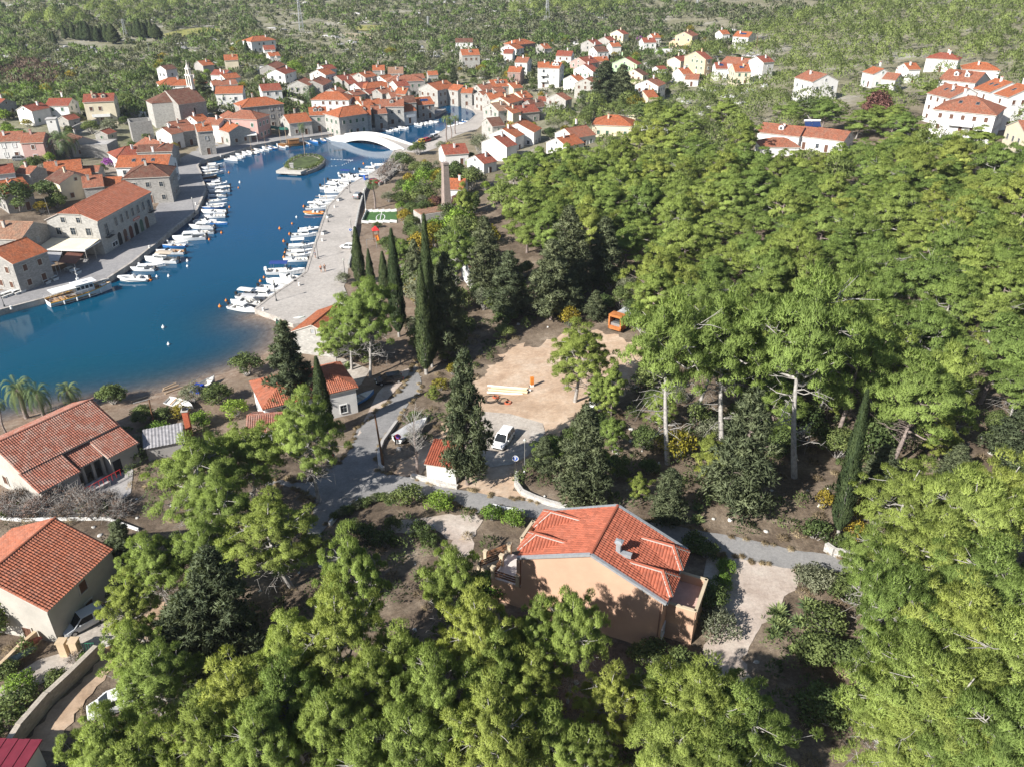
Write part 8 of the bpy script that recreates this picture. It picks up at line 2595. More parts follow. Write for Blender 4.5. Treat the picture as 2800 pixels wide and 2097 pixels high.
# ================================================================== TREES
PINECOUNT = [0]
def pine_label(x): return x
def tree_tb(key,base,top,R,name,label,cat='tree',group=None,lean=False):
 p = G(*base); h = height_at(p,*top)
 q = ray(*top); k = math.hypot(p[0],p[1]) / math.hypot(q[0],q[1])
 ln = (0,0)
 if lean: ln = (0,math.atan2(q[0] * k - p[0],h))
 return plant(key,p[0],p[1],h,R,name,label,cat,group,None,ln,0.0 if lean else None)
# columnar cypresses by the road and on the plain
for i,(b_,t_,R,lab) in enumerate((((1470,1650),(1425,700),1.45,'tall columnar cypress standing at the road edge, the nearest of the row'),((1520,1590),(1455,265),1.4,'tallest columnar cypress, close behind the nearest one'),
  ((900,880),(880,375),1.35,'columnar cypress at the quay wall, leftmost of the row'),((1000,960),(962,570),1.0,'slim dark cypress right of the leftmost one'),((1120,1000),(1095,590),1.25,'short dark cypress in the middle of the row'),((1235,1330),(1192,390),1.5,'tall columnar cypress left of the nearest one'))):
 tree_tb('cyp%d' % (i % 2),Z('F',*b_),Z('F',*t_),R,'cypress_tree',lab,group='columnar cypresses by the road')
o = tree_tb('cyp1',Z('L',600,1470),Z('L',850,180),1.15,'cypress_tree','leaning grey green cypress at the road end before the pines',lean=True)
tree_tb('cyp1',D(705,940),D(697,768),1.35,'cypress_tree','black slim cypress beside the white hip roofed house')
for i,(x,y0,y1,R) in enumerate(((565,225,345,1.9),(645,190,348,2.3),(690,240,352,2.2),(728,188,356,2.2),(768,180,358,3.0),(808,215,358,2.3),(852,225,366,2.6),(892,210,362,2.5),(932,205,366,2.6),(988,205,382,4.4),(1150,215,325,2.4),(1185,180,330,2.2),
  (1215,160,335,2.4),(1248,190,335,2.3),(1282,165,332,2.2),(1318,175,336,2.3),(1358,210,342,4.2),(600,250,332,1.8),(478,268,392,1.6),(445,280,382,1.5),(218,372,482,1.5),(242,392,492,1.4),(2135,345,490,1.7),(120,250,330,1.6))):
 lab = 'black cypress in the double row on the plain, %s from the left' % ORD[i] if i < 17 else ['small cypress at the left end of the plain row','slim cypress left of the plain row','slim lower cypress left of the plain row','lone thin cypress in the left scrub','second thin cypress in the left scrub','lone cypress beside the white house at the upper town edge','thin cypress at the far left of the plain'][i - 17]
 tree_tb('cyp%d' % (i % 2),Z('A',x,y1),Z('A',x,y0),R,'cypress_tree',lab,group='cypresses on the plain')
# big dark trees
for i,(k,b_,t_,R,lab) in enumerate((('dark1',D(1010,1047),D(1003,758),3.2,'tall grey green conifer beside the roadside shed'),('dark1',D(1258,1098),D(1262,878),3.6,'dark conifer with bare lower trunk beside the street lamp'),
  ('dark0',D(1585,1110),D(1602,838),3.9,'dense olive green conifer above the villa road'),('dark1',D(968,775),D(968,548),3.9,'broad dark conifer right of the tall cypresses'),('dark0',D(1100,690),D(1105,545),4.2,'dark conifer at the shaded corner of the lot'),
  ('dark1',D(1225,650),D(1232,448),5.2,'largest dark conifer behind the refuse lorry'),('dark0',D(1190,690),D(1188,520),4.2,'dark conifer in front of the largest one by the lorry'),('dark1',D(1050,640),D(1060,470),4.0,'dark conifer beside the ochre roofed house'),('dark0',D(1300,620),D(1290,470),4.0,'dark conifer right of the largest one behind the lorry'),
  ('dark0',D(640,905),D(622,695),3.8,'grey olive conifer rising through the white house roof line'),('dark0',D(285,1245),D(258,1125),2.4,'small dark blue green conifer behind the thin white fence'),('dark1',D(500,1430),D(520,1165),3.8,'broad dark conifer in the left foreground'),('dark0',D(435,1460),D(440,1270),4.0,'dark conifer above the red toy in the left foreground'),
  ('dark1',D(870,1030),D(0,0),0,''),('dark1',Z('C',790,960),Z('C',790,530),7.4,'huge dark cedar in the middle of the hillside houses'),('dark0',Z('C',935,950),Z('C',915,560),6.0,'second dark cedar joined to the huge one'),('dark0',Z('A',1745,850),Z('A',1715,640),4.2,'dark conifer right of the church bell gable'),
  ('dark0',Z('B',1705,745),Z('B',1705,585),2.9,'slim dark conifer left of the east bank houses'),('dark0',D(2180,1000),D(2190,880),3.6,'blue green conifer at the right picture edge'),('dark1',D(1440,1130),D(1440,1010),2.4,'small olive conifer on the slope above the villa'),('dark0',D(900,640),D(880,520),2.4,'dark bushy conifer between the cypresses'))):
 if R: tree_tb(k,b_,t_,R,'conifer_tree',lab,group='dark conifers')
# pines near the viewer: crown centre in the picture, height, radius
NEAR = [(415,1010,11,5.0),(520,975,11,5.0),(605,1125,11,4.4),(470,1090,9,3.4),(335,1200,8,3.2),(295,1290,9,3.0),(760,1225,12,3.4),(965,1265,12,3.4),(745,1345,13,4.0),(625,1400,11,3.4),(640,1505,12,3.6),(490,1500,11,4.2),(345,1465,9,3.8),
  (255,1600,9,3.6),(420,1610,11,3.8),(560,1600,11,3.8),(700,1570,12,3.6),(1010,1370,12,3.8),(1075,1440,12,3.8),(950,1480,11,3.6),(1150,1480,10,3.2),(870,1420,10,3.2),(880,1590,12,4.0),(1040,1590,12,4.2),(1190,1590,11,3.6),(1235,1345,10.5,3.1),
  (1480,1520,11,4.2),(1590,1560,11,3.8),(1430,1610,10,4.0),(1560,1650,10,4.0),(780,1650,10,3.6),(330,1650,9,3.6),(1280,1650,10,3.4),(1170,1360,10,2.6),
  (2080,1090,13,5.0),(2010,1210,13,4.6),(2140,1250,14,5.2),(1960,1330,11,3.6),(2060,1370,13,4.8),(2170,1420,13,5.0),(1990,1510,12,4.4),(2110,1540,13,4.8),(1930,1580,10,3.4),(2200,1600,12,4.6),(2195,1080,13,4.6),(2060,1640,10,3.8),(1950,1440,10,3.0),(1990,1070,12,4.0),(430,1180,9,3.4),(300,1395,8,2.8),(800,1500,11,3.2),(1880,1180,9,2.6),(1900,1250,9,2.8),(1335,1500,9,2.8),(1415,1490,8,2.4)]
def near_row(x,y):
 if x > 1800: return 'upper row of the right stand' if y < 1200 else 'middle row of the right stand' if y < 1460 else 'lowest row of the right stand'
 return 'row nearest the road junction' if y < 1150 else 'row level with the villa roof' if y < 1300 else 'row level with the villa wall' if y < 1440 else 'second lowest row of the foreground wood' if y < 1560 else 'lowest row of the foreground wood'
for i,(x,y,h,R) in enumerate(NEAR):
 rw_ = near_row(x,y)
 od_ = sorted(q[0] for q in NEAR if near_row(q[0],q[1]) == rw_).index(x)
 k = ['near0','near1','near2'][i % 3]
 plant_px(k,*D(x,y),h * random.uniform(1.0,1.3),R * (.86 if y > 1200 and x < 1350 else 1.0) * random.uniform(.9,1.08),'pine_tree','feathery pine, %s from the left in the %s' % (ORD[od_],rw_),group='pines in the foreground wood',at=.72)
 PINECOUNT[0] += 1
for (k,b_,t_,R,lab) in (('near1',D(800,815),D(775,610),5.0,'bushy bright pine with bare inner branches beside the boathouse'),('near0',D(760,800),D(735,640),3.8,'bushy bright pine leaning over the boathouse roof'),('pine3',D(725,790),D(720,690),3.2,'lower half of bright pine thicket at the boathouse roof'),('near0',D(690,1085),D(640,845),4.0,'bright pine with leaning trunk left of the road junction'),
  ('near2',D(1242,868),D(1205,690),4.4,'thin crowned pine standing on the dirt lot'),('pine2',D(1442,1002),D(1455,650),5.8,'big umbrella pine with long bare trunk on the slope'),('pine2',D(1560,985),D(1560,640),6.2,'umbrella pine right of the big bare trunked one'),('pine2',D(1716,1032),D(1730,588),6.6,'tall pine with straight grey trunk above the cleared slope'),
  ('pine0',D(1803,955),D(1815,650),5.0,'pine with pale trunk beside the leaning cypress'),('pine0',D(1922,1012),D(1900,740),5.0,'pine with short visible trunk right of the leaning cypress'),('near0',D(985,640),D(975,485),3.8,'light green pine behind the tallest cypresses'),('near1',D(870,610),D(868,520),2.6,'light pine bush between playground and cypresses'),
  ('pine4',D(1320,905),D(1310,780),1.7,'thin pine in front of the white caravan'),('pine4',D(1285,900),D(1275,800),1.6,'second thin pine before the white caravan'),('pine1',D(1010,500),D(1005,400),2.6,'small pine beside the brick chimney'),('pine4',D(1180,1010),D(1175,950),2.0,'young pine thicket at the concrete pad corner')):
 tree_tb(k,b_,t_,R,'pine_tree',lab); PINECOUNT[0] += 1
# bare tree by the road
mb_,tw_ = gen_bare(700,9.0,1.7)
p = G(*Z('H',1392,925)); r = empty('bare_tree',tuple(p),.4,'leafless tree with upright twigs at the junction','tree')
mb_.build('trunk',BARK,r); t_ = tw_.build('twigs',BARK2,r); t_['kind'] = 'stuff'
for i,(x,y,h,R) in enumerate(((1110,1590,6,2.6),(1170,1530,6,2.8))):
 plant_px('drybush',*Z('B',x,y),h,R,'bare_tree',['bare pinkish quayside tree, the left one','bare pinkish quayside tree, the right one'][i],'tree')
plant_px('deadtree',*Z('D',900,1100),12,5.6,'dead_tree','rusty brown dead tree in the middle of the east wood','tree')
plant_px('deadtree',*Z('F',1560,270),5,2.8,'dead_tree','reddish brown dead shrub left of the brick chimney','tree')
plant_px('deadtree',*Z('F',1740,240),4.5,2.6,'dead_tree','purple brown shrub right of the brick chimney','tree')
# palms
for (k,z,x,y,h,R,lab) in (('palm1','G',235,450,4.0,3.0,'big feather palm on the shore behind the waterfront house, the left one'),('palm1','G',385,440,3.2,2.6,'feather palm on the shore, second from the left'),('palm1','G',640,370,2.6,2.4,'feather palm peeking over the waterfront roof'),('palm0','G',60,585,4.5,1.6,'small palm with dark trunk at the left picture edge'),
  ('palm1','A',590,1375,5.0,6.2,'huge drooping feather palm among the left town roofs'),('palm0','F',1028,225,6.5,3.0,'palm with bare trunk beside the quay wall'),('palm0','B',1648,1225,7.5,3.0,'quay palm, left of three at the inlet'),('palm0','B',1685,1195,5.5,2.4,'quay palm, middle of three at the inlet'),('palm0','B',1722,1160,5.5,2.6,'quay palm, right of three at the inlet'),
  ('palm0','B',425,1352,9.0,2.0,'tall slim palm on the islet'),('palm1','B',480,930,5.0,4.0,'feather palm in front of the twin gabled house'),('palm0','A',745,1350,3.0,1.8,'small palm right of the huge feather palm'),('palm0','A',1640,640,6,3.4,'palm behind the bell gable')):
 plant_px(k,*Z(z,x,y),h,R,'palm_tree',lab,group='palms')
# agaves beside the gravel drive and by the boathouse
for i,(z,x,y,s) in enumerate((('N',90,340,1.35),('N',340,290,1.35),('N',265,420,1.1),('N',80,440,1.15),('N',150,450,1.0),('N',60,520,1.1),('F',790,1600,1.2),('F',730,1625,1.0),('H',1150,1190,.8),('V',1920,300,1.0),('V',1910,400,1.1))):
 p = G(*Z(z,x,y)); o = link('agave',AGAVE_ME); o.location = tuple(p); o.scale = (s,) * 3; o.rotation_euler = (0,0,random.uniform(0,6))
 tag(o,['spiky agave beside the gravel drive, uppermost of the left clump','yellow green agave right of the gravel clump','spiky agave below the yellow green one','agave in the middle of the left gravel clump','agave on the right of the left gravel clump','lowest agave of the gravel clump','pale agave between boathouse court and pine','smaller pale agave beside the boathouse court','small agave in the shaded junction bed','upper agave on the bank above the villa road','lower agave on the bank above the villa road'][i],'agave','agaves')
# shrubs close enough to tell apart
SH = [('leaf1','G',985,330,3.4,2.6,'round olive green bush on the shore behind the long roof'),('leaf0','d',535,812,4.2,2.9,'round grey green tree at the beach edge'),('bush0','H',1320,1180,2.2,2.2,'dark clipped shrub in the junction bed'),('brightbush0','H',1590,1240,2.2,2.0,'bright green clipped hedge at the junction bed'),
 ('brightbush1','V',150,380,1.9,1.5,'clipped green shrub by the villa path, the left one'),('brightbush0','V',335,430,2.0,1.6,'clipped green shrub beside the villa terrace, the right one'),('brightbush1','V',2130,960,1.6,1.2,'small bright shrub right of the villa path'),('brightbush0','V',2150,830,1.5,1.2,'bright shrub above the small one right of the villa'),('bush1','V',1870,640,2.0,1.8,'dark hedge between villa and road'),('bush0','V',1990,700,1.8,1.5,'dark hedge end beside the villa path'),
 ('olivebush0','V',2090,1370,2.6,2.3,'grey olive bush at the corner of the gravel drive'),('leaf2','V',1990,1160,3.4,2.0,'dark green bush below the villa balcony'),('brightbush0','V',150,1010,2.0,2.2,'bright hedge left of the villa wall'),('bush0','V',30,1000,2.0,2.0,'dark hedge beside the villa steps'),('bush0','L',400,1480,2.2,1.9,'dark bush at the foot of the leaning cypress'),('yellowbush','L',790,1330,2.8,1.8,'yellow green bush under the right pines'),
 ('yellowbush','L',760,1510,2.4,1.7,'orange tinged yellow bush above the rubble wall'),('yellowbush','L',470,1230,2.6,1.2,'pale yellow bush left of the leaning cypress'),('bush1','L',640,1570,1.6,1.4,'green bush on the rubble wall'),('olivebush1','N',430,110,2.4,2.2,'dull green bush at the top of the gravel drive'),('olivebush0','N',800,120,2.8,2.4,'loose olive bush under the right pines'),('bush0','N',470,480,2.6,2.4,'dark bush beside the agave clump'),
 ('leaf1','J',20,700,5.5,3.0,'dark broadleaf tree at the left edge beside the pale house'),('bush0','J',180,1380,2.0,1.8,'dark shrub against the long ochre wall'),('bush1','J',90,1550,2.0,1.9,'dark shrub at the lower end of the ochre wall'),('brightbush0','J',200,1230,1.8,1.6,'bright shrub between drive and ochre wall'),('bush1','J',500,1180,1.5,1.4,'dark shrub near the top of the ochre wall'),('bush0','J',90,1100,1.6,1.2,'dark shrub in front of the mural wall'),
 ('drybush','J',660,980,1.2,.9,'purple brown shrub beside the gate'),('brightbush1','J',740,980,1.0,.8,'small green shrub beside the gate'),('leaf1','G',1240,480,2.6,2.0,'dark garden bush right of the long roof'),('brightbush0','G',1380,620,2.4,2.0,'bright leafy bush above the grey shed'),('bush1','G',1420,470,2.0,1.8,'dark bush beside the garden pole'),('yellowbush','G',1560,440,2.0,1.6,'ochre bush behind the garden chimney'),('olivetree','G',1670,320,3.2,2.2,'grey olive tree at the beach boats'),
 ('leaf0','G',1880,330,3.4,2.6,'dark leafy tree left of the white hip roofed house'),('brightbush1','G',2030,430,2.6,2.2,'leafy bush below the dark tree by the white house'),('brightbush0','G',1740,520,2.2,2.0,'green bush right of the garden chimney'),('olivetree','G',1200,760,2.6,2.2,'sparse yellowing bush in the yard corner'),('leaf2','F',950,1540,3.4,3.2,'olive brown bush below the boathouse pine'),('bush1','F',650,1440,2,1.6,'bush at the boathouse corner'),
 ('leaf1','F',1260,190,3.6,3.4,'dense dark garden tree above the football pitch'),('olivetree','F',1150,170,2.8,2.4,'grey green tree left above the football pitch'),('purplebush','F',1442,130,2.6,1.9,'purple flowering bush above the football pitch'),('leaf0','F',1350,260,3,2.6,'green garden tree right of the football pitch'),('yellowbush','F',1290,300,2.2,2,'ochre bush at the football pitch corner'),('bush0','F',1500,240,2.0,1.6,'round dark shrub left of the brick chimney'),
 ('bush1','F',1045,390,1.4,1.4,'round bush at the lower pitch board'),('leaf2','F',1150,600,4,3,'ochre green tree between the cypresses and playground'),('olivebush0','F',760,870,2.4,1.8,'grey bush at the quay wall beside the lamp'),('leaf0','F',2000,1050,3.6,3.4,'dark bush below the ochre roofed house'),('leaf1','K',780,480,3.2,2.8,'dark green bush left of the refuse lorry'),('greentree','B',350,690,8.5,5.4,'round fresh green tree in the old town'),('leaf2','B',1250,1480,6,4.8,'dark round tree at the quay below the bridge'),
 ('leaf0','B',1400,1340,4.5,3.4,'flowering grey green tree beside the bridge end'),('leaf2','A',1105,960,7,5.0,'round dark tree beside the cream villa'),('leaf1','A',1270,690,6,4.4,'dark tree left of the tall narrow white house'),('leaf2','E',170,250,8,5.6,'big leafy tree behind the old stone house'),('leaf0','E',470,130,5,4,'dark tree between the tree and the town hall'),('leaf1','E',500,220,4,3,'small tree at the town hall corner'),('olivetree','A',960,1150,5,4,'grey olive tree below the church car park'),
 ('leaf2','C',690,1050,6.5,4.6,'round bright topped tree left of the hip roofed house'),('leaf2','C',1250,1085,9,10.5,'very large round dark tree below the orange roofed house'),('yellowbush','C',1060,960,6,4.6,'yellow green tree left of the very large round tree'),('purplebush','C',205,1030,3,2.2,'purple flowering bush beside the old red roof'),('purplebush','C',1100,370,3.6,2.6,'purple flowering tree on the hillside'),('leaf1','D',2010,1090,6,5.0,'round dark green tree beside the square apartment house'),
 ('leaf0','D',380,1040,8,8,'grey green broad tree behind the long white house'),('purplebush','D',2035,930,2.4,2.2,'purple flowering bush between the apartments'),('leaf0','B',2170,1050,5.5,4.2,'autumn tinted tree at the right of the bend'),('leaf1','d',1765,1430,3.2,2.6,'dark round bush below the agave clump'),('leaf0','d',1830,1300,3.0,2.4,'leafy bush right of the gravel drive top'),('olivetree','d',1885,1340,3.2,2.4,'loose olive bush before the right pines'),('leaf2','d',1850,1460,3.6,2.4,'dark bush in the lower right shade'),('olivebush0','d',1745,1262,2.2,2.0,'grey bush at the bend of the gravel drive'),('leaf0','d',1400,1430,2.4,2.0,'dark bush at the foot of the villa wall'),('bush0','d',1470,1445,2.0,1.8,'low dark bush below the villa corner'),('leaf1','d',1150,1420,2.6,2.0,'dark bush left below the villa wall'),('leaf2','d',1780,1560,3.4,2.6,'dark bush in the bottom shade gap'),('leaf2','B',700,1010,0,0,''),('leaf1','B',520,800,5,4,'dark tree in front of the twin gabled house'),('leaf1','B',740,790,4.5,4,'dark tree above the white hip roofed quay house'),('olivetree','B',1160,840,4.5,4,'grey tree inside the inlet row'),('yellowbush','B',1165,490,5,4.2,'bright yellow tree at the foot of the plain'),('purplebush','A',940,1440,2.6,2.2,'purple flowering bush beside the skylight house')]
for (k,z,x,y,h,R,lab) in SH:
 if not R: continue
 t = 'bush' in k or h < 3
 plant_px(k,*Z(z,x,y),h,R,'garden_shrub' if t else 'leafy_tree',lab,'shrub' if t else 'tree',group='shrubs and garden trees')
for i in range(16):
 s = i / 15
 plant_px('drybush',*Z('G',40 + 1000 * s + random.uniform(-20,20),1230 + 60 * math.sin(i * 1.7) + 40 * s),random.uniform(2.0,2.8),random.uniform(1.7,2.3),'bare_shrub','leafless purple brown shrub of the hedge before the waterfront yard','shrub',group='bare shrubs before the waterfront yard')
for i in range(12):
 s = i / 11
 plant_px(['bush0','olivebush1','bush1'][i % 3],*Z('H',680 + 520 * s,1330 - 190 * math.sin(s * 1.5) + random.uniform(-10,10)),random.uniform(.7,1.2),random.uniform(.7,1.1),'bed_shrub','low dark shrub along the white kerb of the junction bed','shrub',group='low shrubs along the junction bed')
for i,(x,y) in enumerate(((820,1430),(1180,1420),(1430,1470),(1500,1540),(1130,1560),(950,1500))):
 plant_px('bush1',*Z('H',x,y),random.uniform(1.2,2.0),random.uniform(1.2,1.9),'bed_shrub','dark evergreen shrub in the shade of the junction garden','shrub',group='shade shrubs of the junction garden')

# ------------------------------------------------------------------ woods
def region(px): return np.array([G(u,v)[:2] for u,v in px])
def scatter(poly,spacing,rng,maxn=6000):
 x0,y0 = poly.min(0); x1,y1 = poly.max(0)
 n = int((x1 - x0) * (y1 - y0) / (spacing ** 2) * 2.2)
 P = rng.uniform((x0,y0),(x1,y1),(n,2))
 P = P[inside_poly(P,poly)]
 keep = []; cell = {}
 for p in P:
  c = (int(p[0] // spacing),int(p[1] // spacing)); ok = True
  for i in (-1,0,1):
   for j in (-1,0,1):
    for q in cell.get((c[0] + i,c[1] + j),()):
     if (q[0] - p[0]) ** 2 + (q[1] - p[1]) ** 2 < spacing ** 2: ok = False; break
    if not ok: break
   if not ok: break
  if ok:
   cell.setdefault(c,[]).append(p); keep.append(p)
   if len(keep) >= maxn: break
 return keep
ROADP = [region(road),region(lot)]
RECTS += [(1640,790,1790,935,121),(172,55,330,122,620),(358,50,446,108,640)]
RA = np.array([r_ for r_ in RECTS if r_[4] > 1]); HA = np.array(HOUSES)
def free(x,y,h,R,margin=.55,house_gap=1.2):
 if bil(DWG,x,y) < 5: return False
 d = np.hypot(HA[:,0] - x,HA[:,1] - y)
 if (d < HA[:,2] * .9 + house_gap + R * .35).any(): return False
 z = gz(x,y)
 u,v,dep = proj((x,y,z + h * .68)); rp = R * FPX / dep * margin; hp = h * .32 * FPX / dep * margin
 dist = math.hypot(x,y)
 hit = (RA[:,4] > dist) & (u + rp > RA[:,0]) & (u - rp < RA[:,2]) & (v + hp > RA[:,1]) & (v - hp < RA[:,3])
 return not hit.any()
rng = np.random.default_rng(21)
cand = []
main = region(dd_([(1075,470),(1180,400),(1300,352),(1480,350),(1640,368),(1850,385),(2000,350),(2100,380),(2212,400),(2420,400),(2420,960),(2212,960),(2050,965),(1920,930),(1840,925),(1760,930),(1690,950),(1600,940),(1500,880),(1440,800),(1400,700),(1370,620),(1290,590),(1180,590),(1100,560)]))
for p in scatter(main,5.0,rng): cand.append((p[0],p[1],rng.uniform(8.5,14),rng.uniform(3.6,5.2)))
hill = region(dd_([(1470,345),(1650,362),(1850,378),(2100,380),(2420,395),(2500,2),(2212,2),(1905,2),(1760,40),(1640,75),(1560,110),(1470,130),(1430,200),(1400,250),(1400,310)]))
for p in scatter(hill,8.0,rng): cand.append((p[0],p[1],rng.uniform(7.5,13.5),rng.uniform(3.8,5.8)))
up = region(dd_([(330,62),(150,95),(60,60),(250,22),(420,15),(330,45)]))
for p in scatter(up,11,rng): cand.append((p[0],p[1],rng.uniform(8,11),rng.uniform(4.5,6.5)))
up2 = region(dd_([(1080,60),(1110,20),(1200,2),(1380,2),(1360,30),(1180,55)]))
for p in scatter(up2,12,rng): cand.append((p[0],p[1],rng.uniform(8,11),rng.uniform(4.5,6.5)))
town_e = region(dd_([(1100,420),(1120,370),(1200,330),(1180,270),(1260,240),(1430,190),(1560,210),(1600,300),(1500,340),(1300,345),(1180,395)]))
for p in scatter(town_e,9.5,rng): cand.append((p[0],p[1],rng.uniform(6,10),rng.uniform(3.2,4.6)))
cand = [c for c in cand if free(*c) and not any(inside_poly(np.array([[c[0],c[1]]]),rp)[0] for rp in ROADP)]
def seen_size(c):
 u,v,dep = proj((c[0],c[1],gz(c[0],c[1]) + c[2] * .7))
 if u < -150 or u > 2950 or v < -120 or v > 2300: return -1
 return c[3] / dep
cand = [c for c in cand if seen_size(c) > 0]
cand.sort(key=seen_size,reverse=True)
NIND = 300 - PINECOUNT[0]
keys = ['pine0','pine1','pine3','pine4','pine2']
for i,c in enumerate(cand[:NIND]):
 k = keys[int(rng.integers(0,5))]
 plant(k,c[0],c[1],c[2],c[3],'pine_tree','light green pine in the dense wood on the right','tree','pines of the dense wood')
# the rest of the wood, farther off
def mass(name,items,label,m,tufts,per,L,W,flat_=.6,seed=3,trunk=True):
 r_ = np.random.default_rng(seed)
 Vs = []; Ts = []
 tv_,nr_ = (.06,.22) if trunk else (.07,.25)
 for (x,y,h,R,tn) in items:
  z = gz(x,y)
  far_ = 1 + max(0,(math.hypot(x,y) - 260) / 330)
  n = int(tufts / far_ ** 1.2) + 8
  d = unit(r_.normal(0,1,(n,3))); d[:,2] = np.abs(d[:,2]) * 1.0 - .25
  lob = 1 + .28 * np.sin(d[:,0] * 4 + x) * np.cos(d[:,1] * 4 + y)
  cz = h * (.62 if trunk else .42)
  p = np.array([x,y,z + cz]) + d * lob[:,None] * np.array([R,R,h * (.42 if trunk else .6)]) * r_.uniform(.78 if trunk else .6,1.02,(n,1))
  V,t = blades(p,d + np.array([0,0,.6]),L * far_ ** .8,W * far_ ** .8,per,r_,.6,np.clip(tn + r_.normal(0,tv_,n),0,1),nout=d + np.array([0,0,.3]) if trunk else d * .6 + np.array([0,0,.7]),nrand=nr_)
  Vs.append(V); Ts.append(t)
 V = np.concatenate(Vs); t = np.concatenate(Ts)
 o = link(name,crown_mesh(name,V,t,m))
 return tag(o,label,None,None,'stuff')
rest = [(c[0],c[1],c[2],c[3],rng.uniform(.2,.85)) for c in cand[NIND:]]
mass('far_pine_wood',rest,'pine wood covering the hills behind the houses',FARPINE,420,3,.5,.2)
# scrub and olive groves on the plain
plain = np.array([[-900,300],[-460,205],[-330,180],[-200,330],[-120,430],[0,420],[90,430],[150,520],[420,900],[900,1500],[-1000,1500]])
fields = [region([Z('A',*q) for q in ((1410,300),(1560,262),(1760,240),(1950,262),(1900,300),(1600,335),(1450,330))]),region([Z('B',*q) for q in ((800,262),(900,225),(1140,220),(1130,262),(980,275))]),region([Z('B',*q) for q in ((745,290),(990,300),(1000,345),(830,360))])]
def infield(x,y): return any(inside_poly(np.array([[x,y]]),f)[0] for f in fields)
mq = []; ol = []; dk = []
n = 0
while n < 8200:
 # even spread in the picture keeps the far rows as dense as they look
 u = rng.uniform(-120,2450); v = rng.uniform(-12,330) if rng.random() < .75 else rng.uniform(-12,120)
 n += 1
 p = flat(u,v,3.0)
 if p[1] > 1700: continue
 p = G(u,v)
 x,y = p[0],p[1]
 if infield(x,y): continue
 pn = math.sin(x * .021 + 1.3) * math.sin(y * .013) + .6 * math.sin(x * .05 + y * .031)
 if pn < -.75 and rng.random() < .75: continue
 h = rng.uniform(1.6,4.8); R = h * rng.uniform(.75,1.2)
 if not free(x,y,h,R,.6,.5): continue
 if u > 1700 and inside_poly(np.array([[x,y]]),hill)[0]: continue
 t = rng.random()
 (mq if t < .48 else ol if t < .78 else dk).append((x,y,h,R,rng.uniform(.1,.9)))
mass('maquis',mq,'green scrub scattered over the rocky plain',SCRUB,44,2,.75,.5,seed=4,trunk=False)
mass('olive_grove',ol,'grey green olive scrub on the plain',OLIVEF,44,2,.75,.45,seed=5,trunk=False)
mass('oak_scrub',[(x,y,h * 1.5,R * 1.25,t) for (x,y,h,R,t) in dk],'darker tall scrub on the plain',FARPINE,60,2,.8,.5,seed=6,trunk=False)
# bare purple brown thicket on the left slope, yellow reeds below
tk = []
for p in scatter(region([Z('A',*q) for q in ((0,560),(200,540),(480,590),(560,690),(420,770),(150,760),(0,700))]),3.2,rng): tk.append((p[0],p[1],rng.uniform(3,5),rng.uniform(2,2.8),rng.uniform(.2,.8)))
mass('bare_thicket',tk,'leafless purple brown thicket on the left slope',DRYL,70,2,.7,.3,seed=8,trunk=False)
tk = []
for p in scatter(region([Z('A',*q) for q in ((0,800),(250,760),(600,780),(680,840),(400,850),(180,890),(0,860))]),3.4,rng):
 if free(p[0],p[1],2.5,2,.6,.5): tk.append((p[0],p[1],rng.uniform(2,4),rng.uniform(1.6,2.6),rng.uniform(.2,.9)))
mass('reed_thicket',tk,'yellow green reeds above the left houses',LEAFB,60,2,.8,.28,seed=9,trunk=False)
# vineyards
VINE = wornmat('vineyard_ground',(.20,.21,.06),(.27,.27,.09),(.33,.30,.12),.08,.6)
for f,nm in zip(fields,('vineyard','vineyard','fallow_field')):
 sheet(nm,[tuple(q) for q in f],VINE if nm == 'vineyard' else wornmat('fallow',(.26,.22,.15),(.34,.29,.20),(.40,.35,.26),.1,.6),.25,12,world=True)
# rock outcrops of the plain
def rocks(name,items,label,m,seed):
 r_ = np.random.default_rng(seed); V = []; F = []
 base = np.array([(math.cos(a) * math.cos(e),math.sin(a) * math.cos(e),math.sin(e)) for e in (-.3,.35,.9) for a in np.arange(6) * PI / 3] + [(0,0,1)])
 fs = [(i,(i + 1) % 6,6 + (i + 1) % 6,6 + i) for i in range(6)] + [(6 + i,6 + (i + 1) % 6,12 + (i + 1) % 6,12 + i) for i in range(6)]
 tri = [(a,b,c) for a,b,c,d in fs] + [(a,c,d) for a,b,c,d in fs] + [(12 + i,12 + (i + 1) % 6,18) for i in range(6)]
 tri = np.array(tri)
 for k,(x,y,s,hh) in enumerate(items):
  v = base * (1 + r_.normal(0,.22,(19,1))) * np.array([s,s * r_.uniform(.5,1),hh]); a = r_.uniform(0,6)
  v = v @ np.array([[math.cos(a),math.sin(a),0],[-math.sin(a),math.cos(a),0],[0,0,1]])
  V.append(v + np.array([x,y,gz(x,y)])); F.append(tri + 19 * k)
 o = link(name,npmesh(name,np.concatenate(V),np.concatenate(F),m)); return tag(o,label,None,None,'stuff')
ROCK = mat('karst_rock',(.46,.45,.45),.95,.2,.6,coord='Object')
it = []
for _ in range(700):
 u = rng.uniform(0,2100); v = rng.uniform(0,320); p = G(u,v)
 if infield(p[0],p[1]) or not free(p[0],p[1],1.5,2.5,.6,.5): continue
 if math.sin(p[0] * .017 + 2) * math.sin(p[1] * .011 + 1) < -.1 and rng.random() < .8: continue
 s = rng.uniform(1.2,4.2) * (1 + max(0,p[1] - 400) / 700); it.append((p[0],p[1],s,s * rng.uniform(.12,.3)))
rocks('karst_outcrops',it,'pale grey rock outcrops scattered over the plain',ROCK,12)
